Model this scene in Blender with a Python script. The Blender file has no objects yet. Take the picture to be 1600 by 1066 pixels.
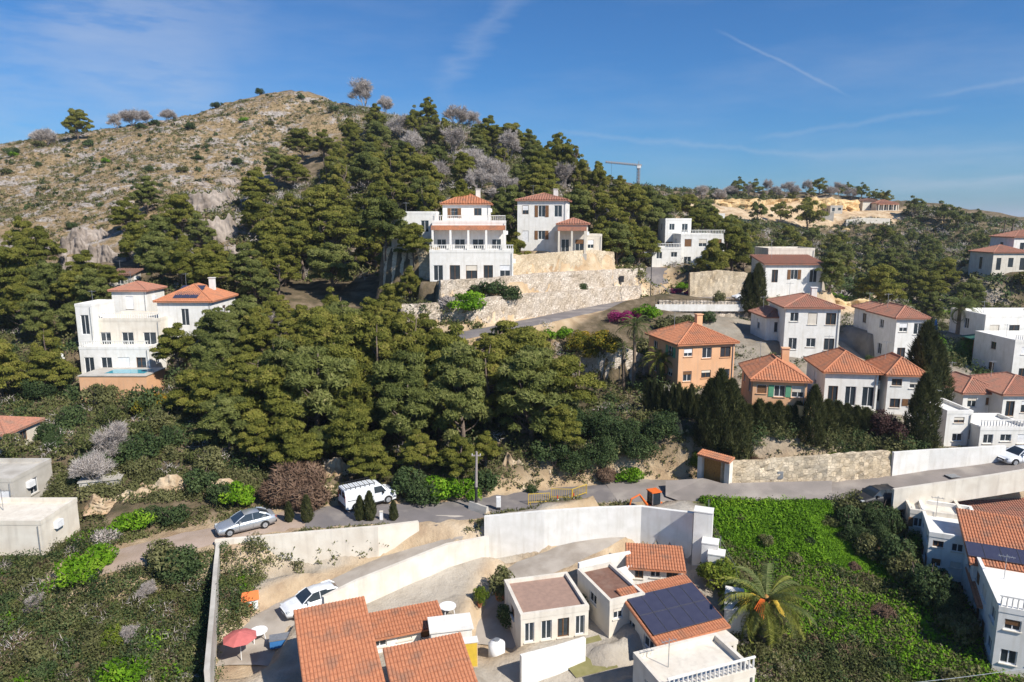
import bpy, bmesh, math, random
import numpy as np
from mathutils import Vector, Matrix
R = math.radians
C = bpy.context.scene
col = C.collection

# ------------------------------------------------------------------ camera, world, sun, exposure
CAMZ, PITCH, FPX = 25.0, R(9.87), 1081.0
cam = bpy.data.cameras.new('camera'); camo = bpy.data.objects.new('camera', cam); col.objects.link(camo)
camo.location = (0, 0, CAMZ); camo.rotation_euler = (R(90) - PITCH, 0, 0)
cam.sensor_width = 36; cam.lens = 36 * FPX / 1600; cam.clip_start = 0.5; cam.clip_end = 20000
C.camera = camo
C.view_settings.view_transform = 'Standard'; C.view_settings.look = 'None'
C.view_settings.exposure = 0.62; C.view_settings.gamma = 1; C.view_settings.use_curve_mapping = False
SUN_EL, SUN_AZ = R(43), R(48)          # azimuth measured to the right of straight behind the camera
sdir = Vector((math.sin(SUN_AZ) * math.cos(SUN_EL), -math.cos(SUN_AZ) * math.cos(SUN_EL), math.sin(SUN_EL)))
sl = bpy.data.lights.new('sun', 'SUN'); sl.energy = 4.4; sl.angle = R(0.5); sl.color = (1.0, 0.94, 0.85)
so = bpy.data.objects.new('sun', sl); col.objects.link(so); so.rotation_euler = sdir.to_track_quat('Z', 'Y').to_euler()

def pixdir(px, py):
    x = (px - 800) / FPX; u = -(py - 533) / FPX
    return Vector((x, math.cos(PITCH) + u * math.sin(PITCH), -math.sin(PITCH) + u * math.cos(PITCH)))
def P(px, py, d):
    v = pixdir(px, py); return Vector((v.x * d, v.y * d, CAMZ + v.z * d))
def PZ(px, py, z):
    v = pixdir(px, py); return P(px, py, (z - CAMZ) / v.z)

W = bpy.data.worlds.new('World'); C.world = W; W.use_nodes = True
wn, wl = W.node_tree.nodes, W.node_tree.links; wn.clear()
wo = wn.new('ShaderNodeOutputWorld'); bg = wn.new('ShaderNodeBackground'); wl.new(bg.outputs[0], wo.inputs[0])
sky = wn.new('ShaderNodeTexSky'); sky.sky_type = 'NISHITA'; sky.sun_disc = False
sky.sun_elevation = SUN_EL; sky.sun_rotation = math.pi - SUN_AZ; sky.air_density = 1.0; sky.dust_density = 0.6; sky.ozone_density = 2.6; sky.altitude = 100
bg.inputs[1].default_value = 0.108
tc = wn.new('ShaderNodeTexCoord')
def wmath(op, a, b=None, c=None, clamp=False):
    n = wn.new('ShaderNodeMath'); n.operation = op; n.use_clamp = clamp
    for i, v in enumerate((a, b, c)):
        if v is None: continue
        if isinstance(v, (int, float)): n.inputs[i].default_value = v
        else: wl.new(v, n.inputs[i])
    return n.outputs[0]
def wdot(vec):
    n = wn.new('ShaderNodeVectorMath'); n.operation = 'DOT_PRODUCT'; wl.new(tc.outputs['Generated'], n.inputs[0]); n.inputs[1].default_value = vec
    return n.outputs['Value']
def wnoise(scale, stretch, detail=6, rot=(0, 0, 0)):
    mp = wn.new('ShaderNodeMapping'); mp.inputs['Scale'].default_value = stretch; mp.inputs['Rotation'].default_value = rot
    wl.new(tc.outputs['Generated'], mp.inputs[0]); n = wn.new('ShaderNodeTexNoise'); n.inputs['Scale'].default_value = scale
    n.inputs['Detail'].default_value = detail; n.inputs['Roughness'].default_value = 0.6; wl.new(mp.outputs[0], n.inputs[0]); return n.outputs[0]
def streak(a, b, w, strength, breakup):
    """a thin trail of high cloud along the great circle between two directions"""
    da, db = pixdir(*a).normalized(), pixdir(*b).normalized()
    n = da.cross(db).normalized(); mid = (da + db).normalized(); half = da.angle(db) / 2
    wob = wmath('MULTIPLY', wmath('SUBTRACT', breakup, 0.5), w * 3.0)
    dist = wmath('ABSOLUTE', wmath('ADD', wdot(n), wob))
    f = wmath('SUBTRACT', 1.0, wmath('DIVIDE', dist, w), clamp=True)
    al = wdot(mid); ch = math.cos(half)
    g = wmath('DIVIDE', wmath('SUBTRACT', al, ch - 0.002), (1 - ch) * 0.5 + 0.002, clamp=True)
    return wmath('MULTIPLY', wmath('MULTIPLY', f, g), strength)
n1 = wnoise(2.2, (1, 1.6, 5.5), 7, (0, R(10), 0)); n2 = wnoise(9, (1, 2, 7), 8, (0, R(-14), 0)); nb = wnoise(30, (1, 1, 1), 4)
cir = wmath('MULTIPLY', wmath('SUBTRACT', n1, 0.44, clamp=True), 2.6, clamp=True)
cir = wmath('MULTIPLY', cir, wmath('MULTIPLY', n2, 1.35))
low = wmath('SUBTRACT', 1.0, wmath('MULTIPLY', wmath('SUBTRACT', wdot((0, 0, 1)), 0.0), 1.4), clamp=True)
cir = wmath('MULTIPLY', wmath('MULTIPLY', cir, low), 0.42)
for s in (((1138, 56), (1308, 140), 0.0026, 0.20, nb), ((690, 130), (815, -20), 0.022, 0.16, n2), ((860, 205), (1290, 246), 0.005, 0.16, nb),
          ((1190, 216), (1480, 170), 0.005, 0.14, nb), ((1380, 292), (1640, 280), 0.010, 0.22, n2), ((1480, 146), (1640, 116), 0.004, 0.15, nb),
          ((60, 60), (420, 10), 0.09, 0.16, n2), ((1240, 245), (1640, 228), 0.010, 0.14, n2), ((-140, 170), (360, 110), 0.10, 0.22, n2)):
    cir = wmath('ADD', cir, streak(*s))
cir = wmath('MULTIPLY', cir, 1.0, clamp=True)
mx = wn.new('ShaderNodeMix'); mx.data_type = 'RGBA'; wl.new(cir, mx.inputs[0])
tint = wn.new('ShaderNodeMix'); tint.data_type = 'RGBA'; tint.blend_type = 'MULTIPLY'; tint.inputs[0].default_value = 1.0
wl.new(sky.outputs[0], tint.inputs[6]); tint.inputs[7].default_value = (0.20, .445, .70, 1)
wl.new(tint.outputs[2], mx.inputs[6]); mx.inputs[7].default_value = (3.4, 3.8, 4.6, 1)
wl.new(mx.outputs[2], bg.inputs[0])

# ------------------------------------------------------------------ materials
MATS = {}
def mat(name, c1, c2=None, scale=3.0, rough=0.85, bump=0.0, bscale=None, detail=6, spec=0.3, metal=0.0, c3=None, c3amt=0.5, c3scale=0.6, coord='Object', streak=False):
    if name in MATS: return MATS[name]
    m = bpy.data.materials.new(name); m.use_nodes = True; nt = m.node_tree; N, L = nt.nodes, nt.links
    b = N['Principled BSDF']; b.inputs['Roughness'].default_value = rough; b.inputs['Metallic'].default_value = metal
    b.inputs['Specular IOR Level'].default_value = spec
    t = N.new('ShaderNodeTexCoord')
    n = N.new('ShaderNodeTexNoise'); n.inputs['Scale'].default_value = scale; n.inputs['Detail'].default_value = detail; L.new(t.outputs[coord], n.inputs[0])
    rp = N.new('ShaderNodeValToRGB'); rp.color_ramp.elements[0].position = 0.36; rp.color_ramp.elements[1].position = 0.64
    rp.color_ramp.elements[0].color = (*c1, 1); rp.color_ramp.elements[1].color = (*(c2 or tuple(v * 0.86 for v in c1)), 1)
    L.new(n.outputs[0], rp.inputs[0]); out = rp.outputs[0]
    if c3:
        n3 = N.new('ShaderNodeTexNoise'); n3.inputs['Scale'].default_value = c3scale; n3.inputs['Detail'].default_value = 8
        if streak: mp3 = N.new('ShaderNodeMapping'); mp3.inputs['Scale'].default_value = (2.6, 2.6, .28); L.new(t.outputs[coord], mp3.inputs[0]); L.new(mp3.outputs[0], n3.inputs[0])
        else: L.new(t.outputs[coord], n3.inputs[0])
        r3 = N.new('ShaderNodeValToRGB'); r3.color_ramp.elements[0].position = 0.5; r3.color_ramp.elements[1].position = 0.68
        r3.color_ramp.elements[1].color = (c3amt, c3amt, c3amt, 1); L.new(n3.outputs[0], r3.inputs[0])
        mm = N.new('ShaderNodeMix'); mm.data_type = 'RGBA'; L.new(r3.outputs[0], mm.inputs[0]); L.new(out, mm.inputs[6]); mm.inputs[7].default_value = (*c3, 1); out = mm.outputs[2]
    L.new(out, b.inputs['Base Color'])
    if bump:
        nb = N.new('ShaderNodeTexNoise'); nb.inputs['Scale'].default_value = bscale or scale * 4; nb.inputs['Detail'].default_value = 5; L.new(t.outputs[coord], nb.inputs[0])
        bp = N.new('ShaderNodeBump'); bp.inputs['Strength'].default_value = 0.8; bp.inputs['Distance'].default_value = bump
        L.new(nb.outputs[0], bp.inputs['Height']); L.new(bp.outputs[0], b.inputs['Normal'])
    MATS[name] = m; return m

def leafmat(name, stops, trans=0.25, rough=0.7, rnd=0.25):
    """foliage colour comes from a per-leaf tone and a per-plant random value"""
    m = bpy.data.materials.new(name); m.use_nodes = True; nt = m.node_tree; N, L = nt.nodes, nt.links
    b = N['Principled BSDF']; b.inputs['Roughness'].default_value = rough; b.inputs['Specular IOR Level'].default_value = 0.15
    a = N.new('ShaderNodeAttribute'); a.attribute_name = 'tone'
    oi = N.new('ShaderNodeObjectInfo')
    mr = N.new('ShaderNodeMath'); mr.operation = 'MULTIPLY_ADD'; L.new(oi.outputs['Random'], mr.inputs[0]); mr.inputs[1].default_value = rnd; mr.inputs[2].default_value = -rnd / 2
    ad = N.new('ShaderNodeMath'); ad.operation = 'ADD'; L.new(a.outputs['Fac'], ad.inputs[0]); L.new(mr.outputs[0], ad.inputs[1])
    rp = N.new('ShaderNodeValToRGB'); e = rp.color_ramp.elements
    while len(e) < len(stops): e.new(0.5)
    for i, (p, c) in enumerate(stops): e[i].position = p; e[i].color = (*c, 1)
    L.new(ad.outputs[0], rp.inputs[0]); L.new(rp.outputs[0], b.inputs['Base Color'])
    if trans:
        t = N.new('ShaderNodeBsdfTranslucent'); L.new(rp.outputs[0], t.inputs[0]); ms = N.new('ShaderNodeMixShader'); ms.inputs[0].default_value = trans
        L.new(b.outputs[0], ms.inputs[1]); L.new(t.outputs[0], ms.inputs[2]); L.new(ms.outputs[0], N['Material Output'].inputs[0])
    return m

def stonemat(name, ca, cb, joint, scale=3.0, bump=0.06):
    m = bpy.data.materials.new(name); m.use_nodes = True; nt = m.node_tree; N, L = nt.nodes, nt.links
    b = N['Principled BSDF']; b.inputs['Roughness'].default_value = 0.9; b.inputs['Specular IOR Level'].default_value = 0.15
    t = N.new('ShaderNodeTexCoord'); mp = N.new('ShaderNodeMapping'); mp.inputs['Scale'].default_value = (1, 1, 1.5); L.new(t.outputs['Object'], mp.inputs[0])
    v = N.new('ShaderNodeTexVoronoi'); v.feature = 'F1'; v.inputs['Scale'].default_value = scale; L.new(mp.outputs[0], v.inputs[0])
    ve = N.new('ShaderNodeTexVoronoi'); ve.feature = 'DISTANCE_TO_EDGE'; ve.inputs['Scale'].default_value = scale; L.new(mp.outputs[0], ve.inputs[0])
    sp = N.new('ShaderNodeSeparateColor'); L.new(v.outputs['Color'], sp.inputs[0])
    m1 = N.new('ShaderNodeMix'); m1.data_type = 'RGBA'; L.new(sp.outputs[0], m1.inputs[0]); m1.inputs[6].default_value = (*ca, 1); m1.inputs[7].default_value = (*cb, 1)
    rp = N.new('ShaderNodeValToRGB'); rp.color_ramp.elements[0].position = 0.0; rp.color_ramp.elements[1].position = 0.06; L.new(ve.outputs['Distance'], rp.inputs[0])
    m2 = N.new('ShaderNodeMix'); m2.data_type = 'RGBA'; L.new(rp.outputs[0], m2.inputs[0]); m2.inputs[6].default_value = (*joint, 1); L.new(m1.outputs[2], m2.inputs[7])
    n = N.new('ShaderNodeTexNoise'); n.inputs['Scale'].default_value = 0.35; n.inputs['Detail'].default_value = 7; L.new(t.outputs['Object'], n.inputs[0])
    r2 = N.new('ShaderNodeValToRGB'); r2.color_ramp.elements[0].position = 0.35; r2.color_ramp.elements[0].color = (0.80, 0.76, 0.70, 1); r2.color_ramp.elements[1].position = 0.62; r2.color_ramp.elements[1].color = (1, 1, 1, 1); L.new(n.outputs[0], r2.inputs[0])
    m3 = N.new('ShaderNodeMix'); m3.data_type = 'RGBA'; m3.blend_type = 'MULTIPLY'; m3.inputs[0].default_value = 1; L.new(m2.outputs[2], m3.inputs[6]); L.new(r2.outputs[0], m3.inputs[7])
    L.new(m3.outputs[2], b.inputs['Base Color'])
    bp = N.new('ShaderNodeBump'); bp.inputs['Strength'].default_value = 1; bp.inputs['Distance'].default_value = bump; L.new(rp.outputs[0], bp.inputs['Height']); L.new(bp.outputs[0], b.inputs['Normal'])
    MATS[name] = m; return m

M = dict(
  white=mat('white_render', (.78, .76, .72), (.70, .68, .63), 1.3, .9, .004, 14, c3=(.56, .52, .45), c3amt=.38, c3scale=1.0, streak=True),
  cream=mat('cream_render', (.70, .65, .56), (.62, .56, .47), 1.0, .9, .004, 14, c3=(.48, .43, .36), c3amt=.42, c3scale=1.0, streak=True),
  apricot=mat('apricot_render', (.72, .42, .24), (.66, .37, .20), .8, .9, .004, 14, c3=(.54, .35, .23), c3amt=.45, c3scale=1.0, streak=True),
  ochre=mat('ochre_render', (.62, .45, .22), (.55, .38, .18), .8, .9, .004, 14),
  terracotta=mat('terracotta_tile', (.52, .215, .11), (.42, .165, .085), 5, .85, .01, 20, c3=(.27, .15, .10), c3amt=.75, c3scale=.9),
  oldtile=mat('weathered_tile', (.44, .20, .13), (.34, .16, .11), 5, .9, .01, 20, c3=(.22, .16, .12), c3amt=.6, c3scale=1.2),
  browntile=mat('brown_tile', (.22, .12, .085), (.17, .09, .065), 4, .9, .01, 20, c3=(.25, .17, .13), c3amt=.5, c3scale=.8),
  pinktile=mat('pinkish_paving', (.36, .235, .18), (.30, .20, .155), 3, .9, .01, 20),
  glass=mat('window_glass', (.025, .035, .045), (.04, .05, .06), 1, .08, spec=.6),
  frame=mat('white_frame', (.75, .75, .74), rough=.5), wood=mat('brown_wood', (.20, .10, .045), (.14, .07, .03), 8, .7),
  gatewood=mat('honey_wood', (.36, .19, .05), (.27, .13, .035), 7, .6), dark=mat('dark_metal', (.03, .03, .032), rough=.5),
  metal=mat('galvanised_metal', (.42, .43, .44), (.34, .35, .36), 6, .45, metal=.6), iron=mat('white_painted_rail', (.7, .7, .7), rough=.5),
  asphalt=mat('old_asphalt', (.27, .235, .21), (.215, .19, .17), .5, .95, .01, 30, c3=(.35, .31, .27), c3amt=.9, c3scale=.35),
  asphalt2=mat('grey_asphalt', (.19, .17, .165), (.16, .145, .14), .5, .95, .01, 30, c3=(.27, .24, .215), c3amt=.9, c3scale=.45),
  track=mat('dusty_track', (.40, .31, .25), (.34, .26, .20), .7, .95, .03, 8, c3=(.28, .2, .14), c3amt=.5, c3scale=.5),
  concrete=mat('concrete', (.50, .47, .42), (.43, .40, .35), 1.2, .92, .01, 12, c3=(.27, .24, .2), c3amt=.5, c3scale=.5),
  lane=mat('lane_concrete', (.40, .355, .305), (.34, .30, .255), .8, .95, .01, 12, c3=(.22, .18, .14), c3amt=.5, c3scale=.4),
  solar=mat('solar_glass', (.040, .042, .072), (.048, .050, .082), 2, .25, spec=.5), alu=mat('aluminium', (.13, .13, .16), rough=.4, metal=.5),
  bark=mat('pine_bark', (.20, .15, .12), (.12, .09, .07), 6, .95, .03, 12), greybark=mat('dead_grey_wood', (.36, .315, .295), (.27, .235, .22), 5, .95),
  palmbark=mat('palm_trunk', (.24, .18, .13), (.15, .11, .08), 8, .95, .05, 14),
  stone=stonemat('dry_stone', (.68, .60, .51), (.53, .455, .37), (.34, .275, .21), 3.0),
  stone2=stonemat('garden_stone', (.66, .56, .42), (.55, .46, .33), (.42, .34, .25), 2.6, .03),
  pool=mat('pool_water', (.05, .30, .38), (.07, .36, .44), 2, .08, spec=.5),
  silver=mat('silver_paint', (.50, .52, .54), (.48, .50, .52), 1, .28, metal=.55), vanwhite=mat('white_paint', (.78, .80, .82), rough=.35, spec=.5),
  tyre=mat('tyre_rubber', (.018, .018, .018), rough=.8), rim=mat('alloy_rim', (.55, .56, .58), rough=.35, metal=.6), lens=mat('headlight_lens', (.55, .58, .6), rough=.1, spec=.6),
  taillens=mat('tail_lens', (.35, .02, .02), rough=.25), blackp=mat('black_plastic', (.02, .02, .022), rough=.6),
  orangep=mat('orange_plastic', (.75, .16, .03), rough=.5), redp=mat('red_plastic', (.62, .05, .03), rough=.5), yellowp=mat('yellow_barrier_paint', (.62, .42, .05), rough=.6), whitep=mat('white_plastic', (.8, .8, .8), rough=.5),
  greenpaint=mat('green_painted_panel', (.12, .33, .19), rough=.6), bluefab=mat('blue_fabric', (.04, .17, .42), rough=.8), greenfab=mat('green_fabric', (.04, .14, .11), rough=.8),
  brick=mat('red_cobble', (.30, .17, .13), (.24, .13, .10), 4, .9, .02, 12), pinkfab=mat('faded_red_fabric', (.5, .14, .13), rough=.9),
)
def rockmat(name, a, b, c, warm):
    m = bpy.data.materials.new(name); m.use_nodes = True; nt = m.node_tree; N, L = nt.nodes, nt.links
    bs = N['Principled BSDF']; bs.inputs['Roughness'].default_value = .95; bs.inputs['Specular IOR Level'].default_value = .1
    t = N.new('ShaderNodeTexCoord'); mp = N.new('ShaderNodeMapping'); mp.inputs['Scale'].default_value = (1, 1, .45); L.new(t.outputs['Object'], mp.inputs[0])
    n = N.new('ShaderNodeTexNoise'); n.inputs['Scale'].default_value = 1.6; n.inputs['Detail'].default_value = 9; n.inputs['Roughness'].default_value = .65; L.new(mp.outputs[0], n.inputs[0])
    rp = N.new('ShaderNodeValToRGB'); e = rp.color_ramp.elements; e.new(.5); e[0].position = .36; e[1].position = .5; e[2].position = .66
    e[0].color = (*a, 1); e[1].color = (*b, 1); e[2].color = (*c, 1); L.new(n.outputs[0], rp.inputs[0])
    n2 = N.new('ShaderNodeTexNoise'); n2.inputs['Scale'].default_value = .5; L.new(t.outputs['Object'], n2.inputs[0])
    r2 = N.new('ShaderNodeValToRGB'); r2.color_ramp.elements[0].position = .54; r2.color_ramp.elements[1].position = .66; L.new(n2.outputs[0], r2.inputs[0])
    mx = N.new('ShaderNodeMix'); mx.data_type = 'RGBA'; L.new(r2.outputs[0], mx.inputs[0]); L.new(rp.outputs[0], mx.inputs[6]); mx.inputs[7].default_value = (*warm, 1)
    L.new(mx.outputs[2], bs.inputs['Base Color'])
    bp = N.new('ShaderNodeBump'); bp.inputs['Distance'].default_value = .25; L.new(n.outputs[0], bp.inputs['Height']); L.new(bp.outputs[0], bs.inputs['Normal'])
    return m
M['rock'] = rockmat('grey_limestone', (.10, .085, .07), (.23, .19, .16), (.36, .31, .27), (.27, .20, .15))
M['cutrock'] = rockmat('cream_cut_rock', (.22, .14, .08), (.42, .31, .20), (.54, .44, .31), (.38, .21, .11))
M['quarry'] = rockmat('yellow_quarry_face', (.42, .28, .14), (.60, .43, .22), (.68, .52, .31), (.56, .34, .15))
L_PINE = leafmat('pine_needles', [(0, (.075, .09, .019)), (.35, (.185, .195, .036)), (.7, (.30, .285, .06)), (1, (.42, .34, .11))], .45)
L_PINE2 = leafmat('grey_green_needles', [(0, (.07, .09, .024)), (.4, (.175, .198, .052)), (.75, (.265, .28, .09)), (1, (.37, .35, .14))], .45)
L_DARK = leafmat('dark_leaves', [(0, (.022, .04, .014)), (.5, (.06, .095, .032)), (1, (.12, .16, .06))], .3)
L_OLIVE = leafmat('olive_leaves', [(0, (.06, .065, .024)), (.5, (.14, .145, .055)), (1, (.23, .22, .10))], .3)
L_BRIGHT = leafmat('bright_leaves', [(0, (.045, .105, .006)), (.35, (.11, .235, .010)), (.7, (.18, .34, .016)), (1, (.29, .42, .04))], .35)
L_YELLOW = leafmat('yellow_flowering_leaves', [(0, (.07, .09, .012)), (.45, (.16, .16, .02)), (.75, (.34, .24, .02)), (1, (.48, .28, .02))], .3)
L_LIME = leafmat('lime_leaves', [(0, (.05, .085, .01)), (.5, (.15, .20, .02)), (1, (.30, .33, .05))], .3)
L_TWIG = leafmat('grey_twigs', [(0, (.24, .205, .185)), (.5, (.39, .345, .315)), (1, (.52, .475, .44))], 0, .9, .35)
L_DRY = leafmat('dry_grass', [(0, (.10, .088, .036)), (.4, (.205, .16, .078)), (.75, (.30, .235, .13)), (1, (.42, .36, .26))], .15, .9)
L_BROWN = leafmat('brown_twigs', [(0, (.10, .06, .04)), (.5, (.17, .11, .075)), (1, (.26, .18, .12))], 0, .9)
L_MAG = leafmat('magenta_bracts', [(0, (.06, .10, .03)), (.2, (.22, .02, .10)), (.6, (.36, .03, .17)), (1, (.48, .08, .26))], .3)
L_PURPLE = leafmat('plum_leaves', [(0, (.035, .018, .016)), (.5, (.07, .035, .032)), (1, (.12, .07, .06))])
L_SCRUB = leafmat('mixed_scrub_leaves', [(0, (.035, .042, .016)), (.25, (.075, .092, .03)), (.5, (.13, .15, .045)), (.7, (.17, .175, .06)), (.85, (.20, .17, .09)), (1, (.30, .26, .19))], .3)
L_FROND = leafmat('palm_leaflets', [(0, (.05, .07, .02)), (.5, (.10, .13, .04)), (1, (.20, .21, .08))], .25)
L_FRONDY = leafmat('yellow_green_leaflets', [(0, (.10, .12, .02)), (.5, (.20, .21, .04)), (1, (.32, .31, .08))], .25)
L_DRYFROND = leafmat('dry_palm_leaflets', [(0, (.20, .13, .07)), (.5, (.34, .25, .16)), (1, (.46, .38, .28))], .1)

# ------------------------------------------------------------------ mesh helpers
def link(o, parent=None):
    col.objects.link(o)
    if parent: o.parent = parent
    return o
def tag(o, label=None, cat=None, group=None, kind=None):
    if label: o['label'] = label
    if cat: o['category'] = cat
    if group: o['group'] = group
    if kind: o['kind'] = kind
    return o
def thing(name, label, cat, loc=(0, 0, 0), rz=0.0, group=None):
    o = bpy.data.objects.new(name, None); o.empty_display_size = .3; link(o); o.location = loc; o.rotation_euler = (0, 0, rz)
    return tag(o, label, cat, group)
def npmesh(name, V, F, m, tone=None, smooth=False):
    V = np.asarray(V, np.float32).reshape(-1, 3); F = np.asarray(F, np.int32); k = F.shape[1]
    me = bpy.data.meshes.new(name); me.vertices.add(len(V)); me.vertices.foreach_set('co', V.ravel())
    me.loops.add(F.size); me.loops.foreach_set('vertex_index', F.ravel())
    me.polygons.add(len(F)); me.polygons.foreach_set('loop_start', np.arange(0, F.size, k, dtype=np.int32)); me.polygons.foreach_set('loop_total', np.full(len(F), k, np.int32))
    if smooth: me.polygons.foreach_set('use_smooth', np.ones(len(F), bool))
    if tone is not None:
        a = me.attributes.new('tone', 'FLOAT', 'FACE'); a.data.foreach_set('value', np.asarray(tone, np.float32))
    me.update(calc_edges=True); me.materials.append(m); return me
class MB:
    def __init__(s): s.v = []; s.f = []
    def add(s, V, F):
        n = len(s.v); s.v += [tuple(p) for p in V]; s.f += [tuple(i + n for i in f) for f in F]; return s
    def box(s, x0, x1, y0, y1, z0, z1, M4=None):
        V = [Vector((x, y, z)) for z in (z0, z1) for y in (y0, y1) for x in (x0, x1)]
        if M4 is not None: V = [M4 @ v for v in V]
        return s.add(V, [(0, 2, 3, 1), (4, 5, 7, 6), (0, 1, 5, 4), (2, 6, 7, 3), (0, 4, 6, 2), (1, 3, 7, 5)])
    def tube(s, pts, rad, n=6, cap=True):
        pts = [Vector(p) for p in pts]; rings = []
        if not hasattr(rad, '__len__'): rad = [rad] * len(pts)
        for i, p in enumerate(pts):
            t = (pts[min(i + 1, len(pts) - 1)] - pts[max(i - 1, 0)]).normalized()
            a = t.orthogonal().normalized(); b = t.cross(a)
            rings.append([p + (a * math.cos(k * 2 * math.pi / n) + b * math.sin(k * 2 * math.pi / n)) * rad[i] for k in range(n)])
        # keep rings aligned
        V = [q for r in rings for q in r]; F = []
        for i in range(len(pts) - 1):
            # best rotational match
            best = min(range(n), key=lambda o: (rings[i][0] - pts[i] - (rings[i + 1][o] - pts[i + 1])).length)
            if best:
                r = rings[i + 1]; r = r[best:] + r[:best]; rings[i + 1] = r; V[(i + 1) * n:(i + 2) * n] = r
            F += [(i * n + k, i * n + (k + 1) % n, (i + 1) * n + (k + 1) % n, (i + 1) * n + k) for k in range(n)]
        if cap: F += [tuple(range(n))[::-1], tuple((len(pts) - 1) * n + k for k in range(n))]
        return s.add(V, F)
    def cyl(s, c, r, h, n=12, axis='z', r2=None):
        c = Vector(c); d = {'x': Vector((1, 0, 0)), 'y': Vector((0, 1, 0)), 'z': Vector((0, 0, 1))}[axis] * h
        return s.tube([c, c + d], [r, r if r2 is None else r2], n)
    def mesh(s, name, m, smooth=False):
        me = bpy.data.meshes.new(name); me.from_pydata(s.v, [], s.f); me.materials.append(m)
        if smooth: me.polygons.foreach_set('use_smooth', [True] * len(me.polygons))
        me.update(); return me
    def build(s, name, m, parent=None, smooth=False):
        return link(bpy.data.objects.new(name, s.mesh(name, m, smooth)), parent)
def inst(name, me, parent=None, loc=(0, 0, 0), rot=(0, 0, 0), sc=1):
    o = bpy.data.objects.new(name, me); link(o, parent); o.location = loc; o.rotation_euler = rot
    o.scale = (sc, sc, sc) if isinstance(sc, (int, float)) else sc; return o
def copy_tree(root, loc, rz=0, sc=None, label=None, group=None):
    r = root.copy(); col.objects.link(r); r.location = loc; r.rotation_euler = (0, 0, rz)
    if sc is not None: r.scale = (sc, sc, sc) if isinstance(sc, (int, float)) else sc
    if label: r['label'] = label
    if group: r['group'] = group
    for ch in list(root.children):
        c = ch.copy(); col.objects.link(c); c.parent = r
        for g in list(ch.children):
            d = g.copy(); col.objects.link(d); d.parent = c
    return r

# ------------------------------------------------------------------ terrain
def vnoise(x, y, seed=0):
    xi = np.floor(x).astype(np.int64); yi = np.floor(y).astype(np.int64); fx = x - xi; fy = y - yi
    def h(a, b):
        n = (a * 374761393 + b * 668265263 + seed * 982451653) & 0x7fffffff; n = ((n ^ (n >> 13)) * 1274126177) & 0x7fffffff
        return ((n ^ (n >> 16)) & 0xffff) / 65535.0
    sx = fx * fx * (3 - 2 * fx); sy = fy * fy * (3 - 2 * fy)
    return (h(xi, yi) * (1 - sx) + h(xi + 1, yi) * sx) * (1 - sy) + (h(xi, yi + 1) * (1 - sx) + h(xi + 1, yi + 1) * sx) * sy
def fbm(x, y, o=4, seed=0):
    s = 0; a = .5
    for i in range(o): s = s + a * (vnoise(x * 2 ** i, y * 2 ** i, seed + i) - .5) * 2; a *= .5
    return s
CP = [  # ground points as seen: pixel x, pixel y, distance along the view axis
 (340,300,150),(200,260,190),(100,320,160),(20,330,165),(140,395,130),(20,420,120),(50,225,245),(120,212,245),(0,232,240),(200,200,248),(300,182,255),(430,143,262),(360,160,260),(500,158,250),(560,176,236),
 (640,195,222),(700,210,210),(780,235,196),(850,258,186),(930,290,176),(1000,318,166),(430,230,215),(300,240,200),(430,310,165),(520,300,165),(600,280,170),(680,300,150),(500,400,128),(430,440,118),(560,440,116),
 (700,330,140),(850,340,140),(940,370,136),(960,400,130),(990,415,124),
 (250,430,112),(330,440,105),(100,480,104),(0,520,98),(340,500,92),(180,620,82),(60,620,84),(0,640,78),(250,640,78),
 (100,740,62),(300,740,64),(450,720,67),(600,690,71),(450,600,82),(600,580,84),(750,600,82),(450,520,97),(330,680,70),
 (700,520,93),(800,510,95),(900,520,90),(900,620,78),(800,660,74),(700,700,70),(1000,640,73),(1000,700,67),
 (1090,355,215),(1150,350,215),(1050,338,230),(1250,330,268),(1340,345,262),(1200,300,290),(1100,298,285),(1300,303,290),(1400,318,280),(1480,335,262),(1540,352,250),(1590,372,245),(1330,400,222),(1450,400,215),(1250,400,200),
 (1400,450,170),(1500,440,180),(1560,450,170),(1370,480,138),(1300,470,140),(1590,480,150),(1500,530,122),(1590,540,118),(1540,560,108),
 (1260,455,128),(1330,520,105),(1430,520,105),(1260,540,92),(1400,600,84),(1500,620,86),(1590,640,80),(1060,610,76),(1150,600,78),(990,606,81),(930,600,84),(1210,690,66),(1350,690,68),(1450,680,70),
 (1200,870,56),(1350,860,56),(1250,1040,45),(1450,1000,47),(1590,1000,46),(1150,960,49),(1120,1050,43),(1550,850,56),(1400,800,61),(1590,760,64),
 (100,1000,46),(100,900,52),(250,960,49),(300,1050,43),(50,1060,42),(10,960,47),(20,800,57),(180,900,53),
 (700,900,53),(560,890,53),(900,880,54),(450,950,50),(620,1000,46),(850,1000,46),(1000,1000,46),(500,1060,42.5),(900,1066,42.5),
]
pts = [tuple(P(*c)) for c in CP]
pts += [(-60,20,-6),(0,20,-9),(60,20,-8),(0,-30,-14),(120,10,-4),(-120,10,-3),(-200,100,20),(-250,200,38),(-300,320,40),(-100,330,50),(0,300,42),(100,330,30),(260,340,22),(330,250,5),(260,140,0),(200,80,0),
        (-180,280,52),(50,240,32),(150,400,20),(300,450,0),(-50,450,20),(-300,500,10),(400,150,-10),(150,-80,-15),(-150,-80,-10)]
pts = np.array(pts, float)
def tps_u(r2): return np.where(r2 > 1e-9, r2 * np.log(np.maximum(r2, 1e-9)), 0)
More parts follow.
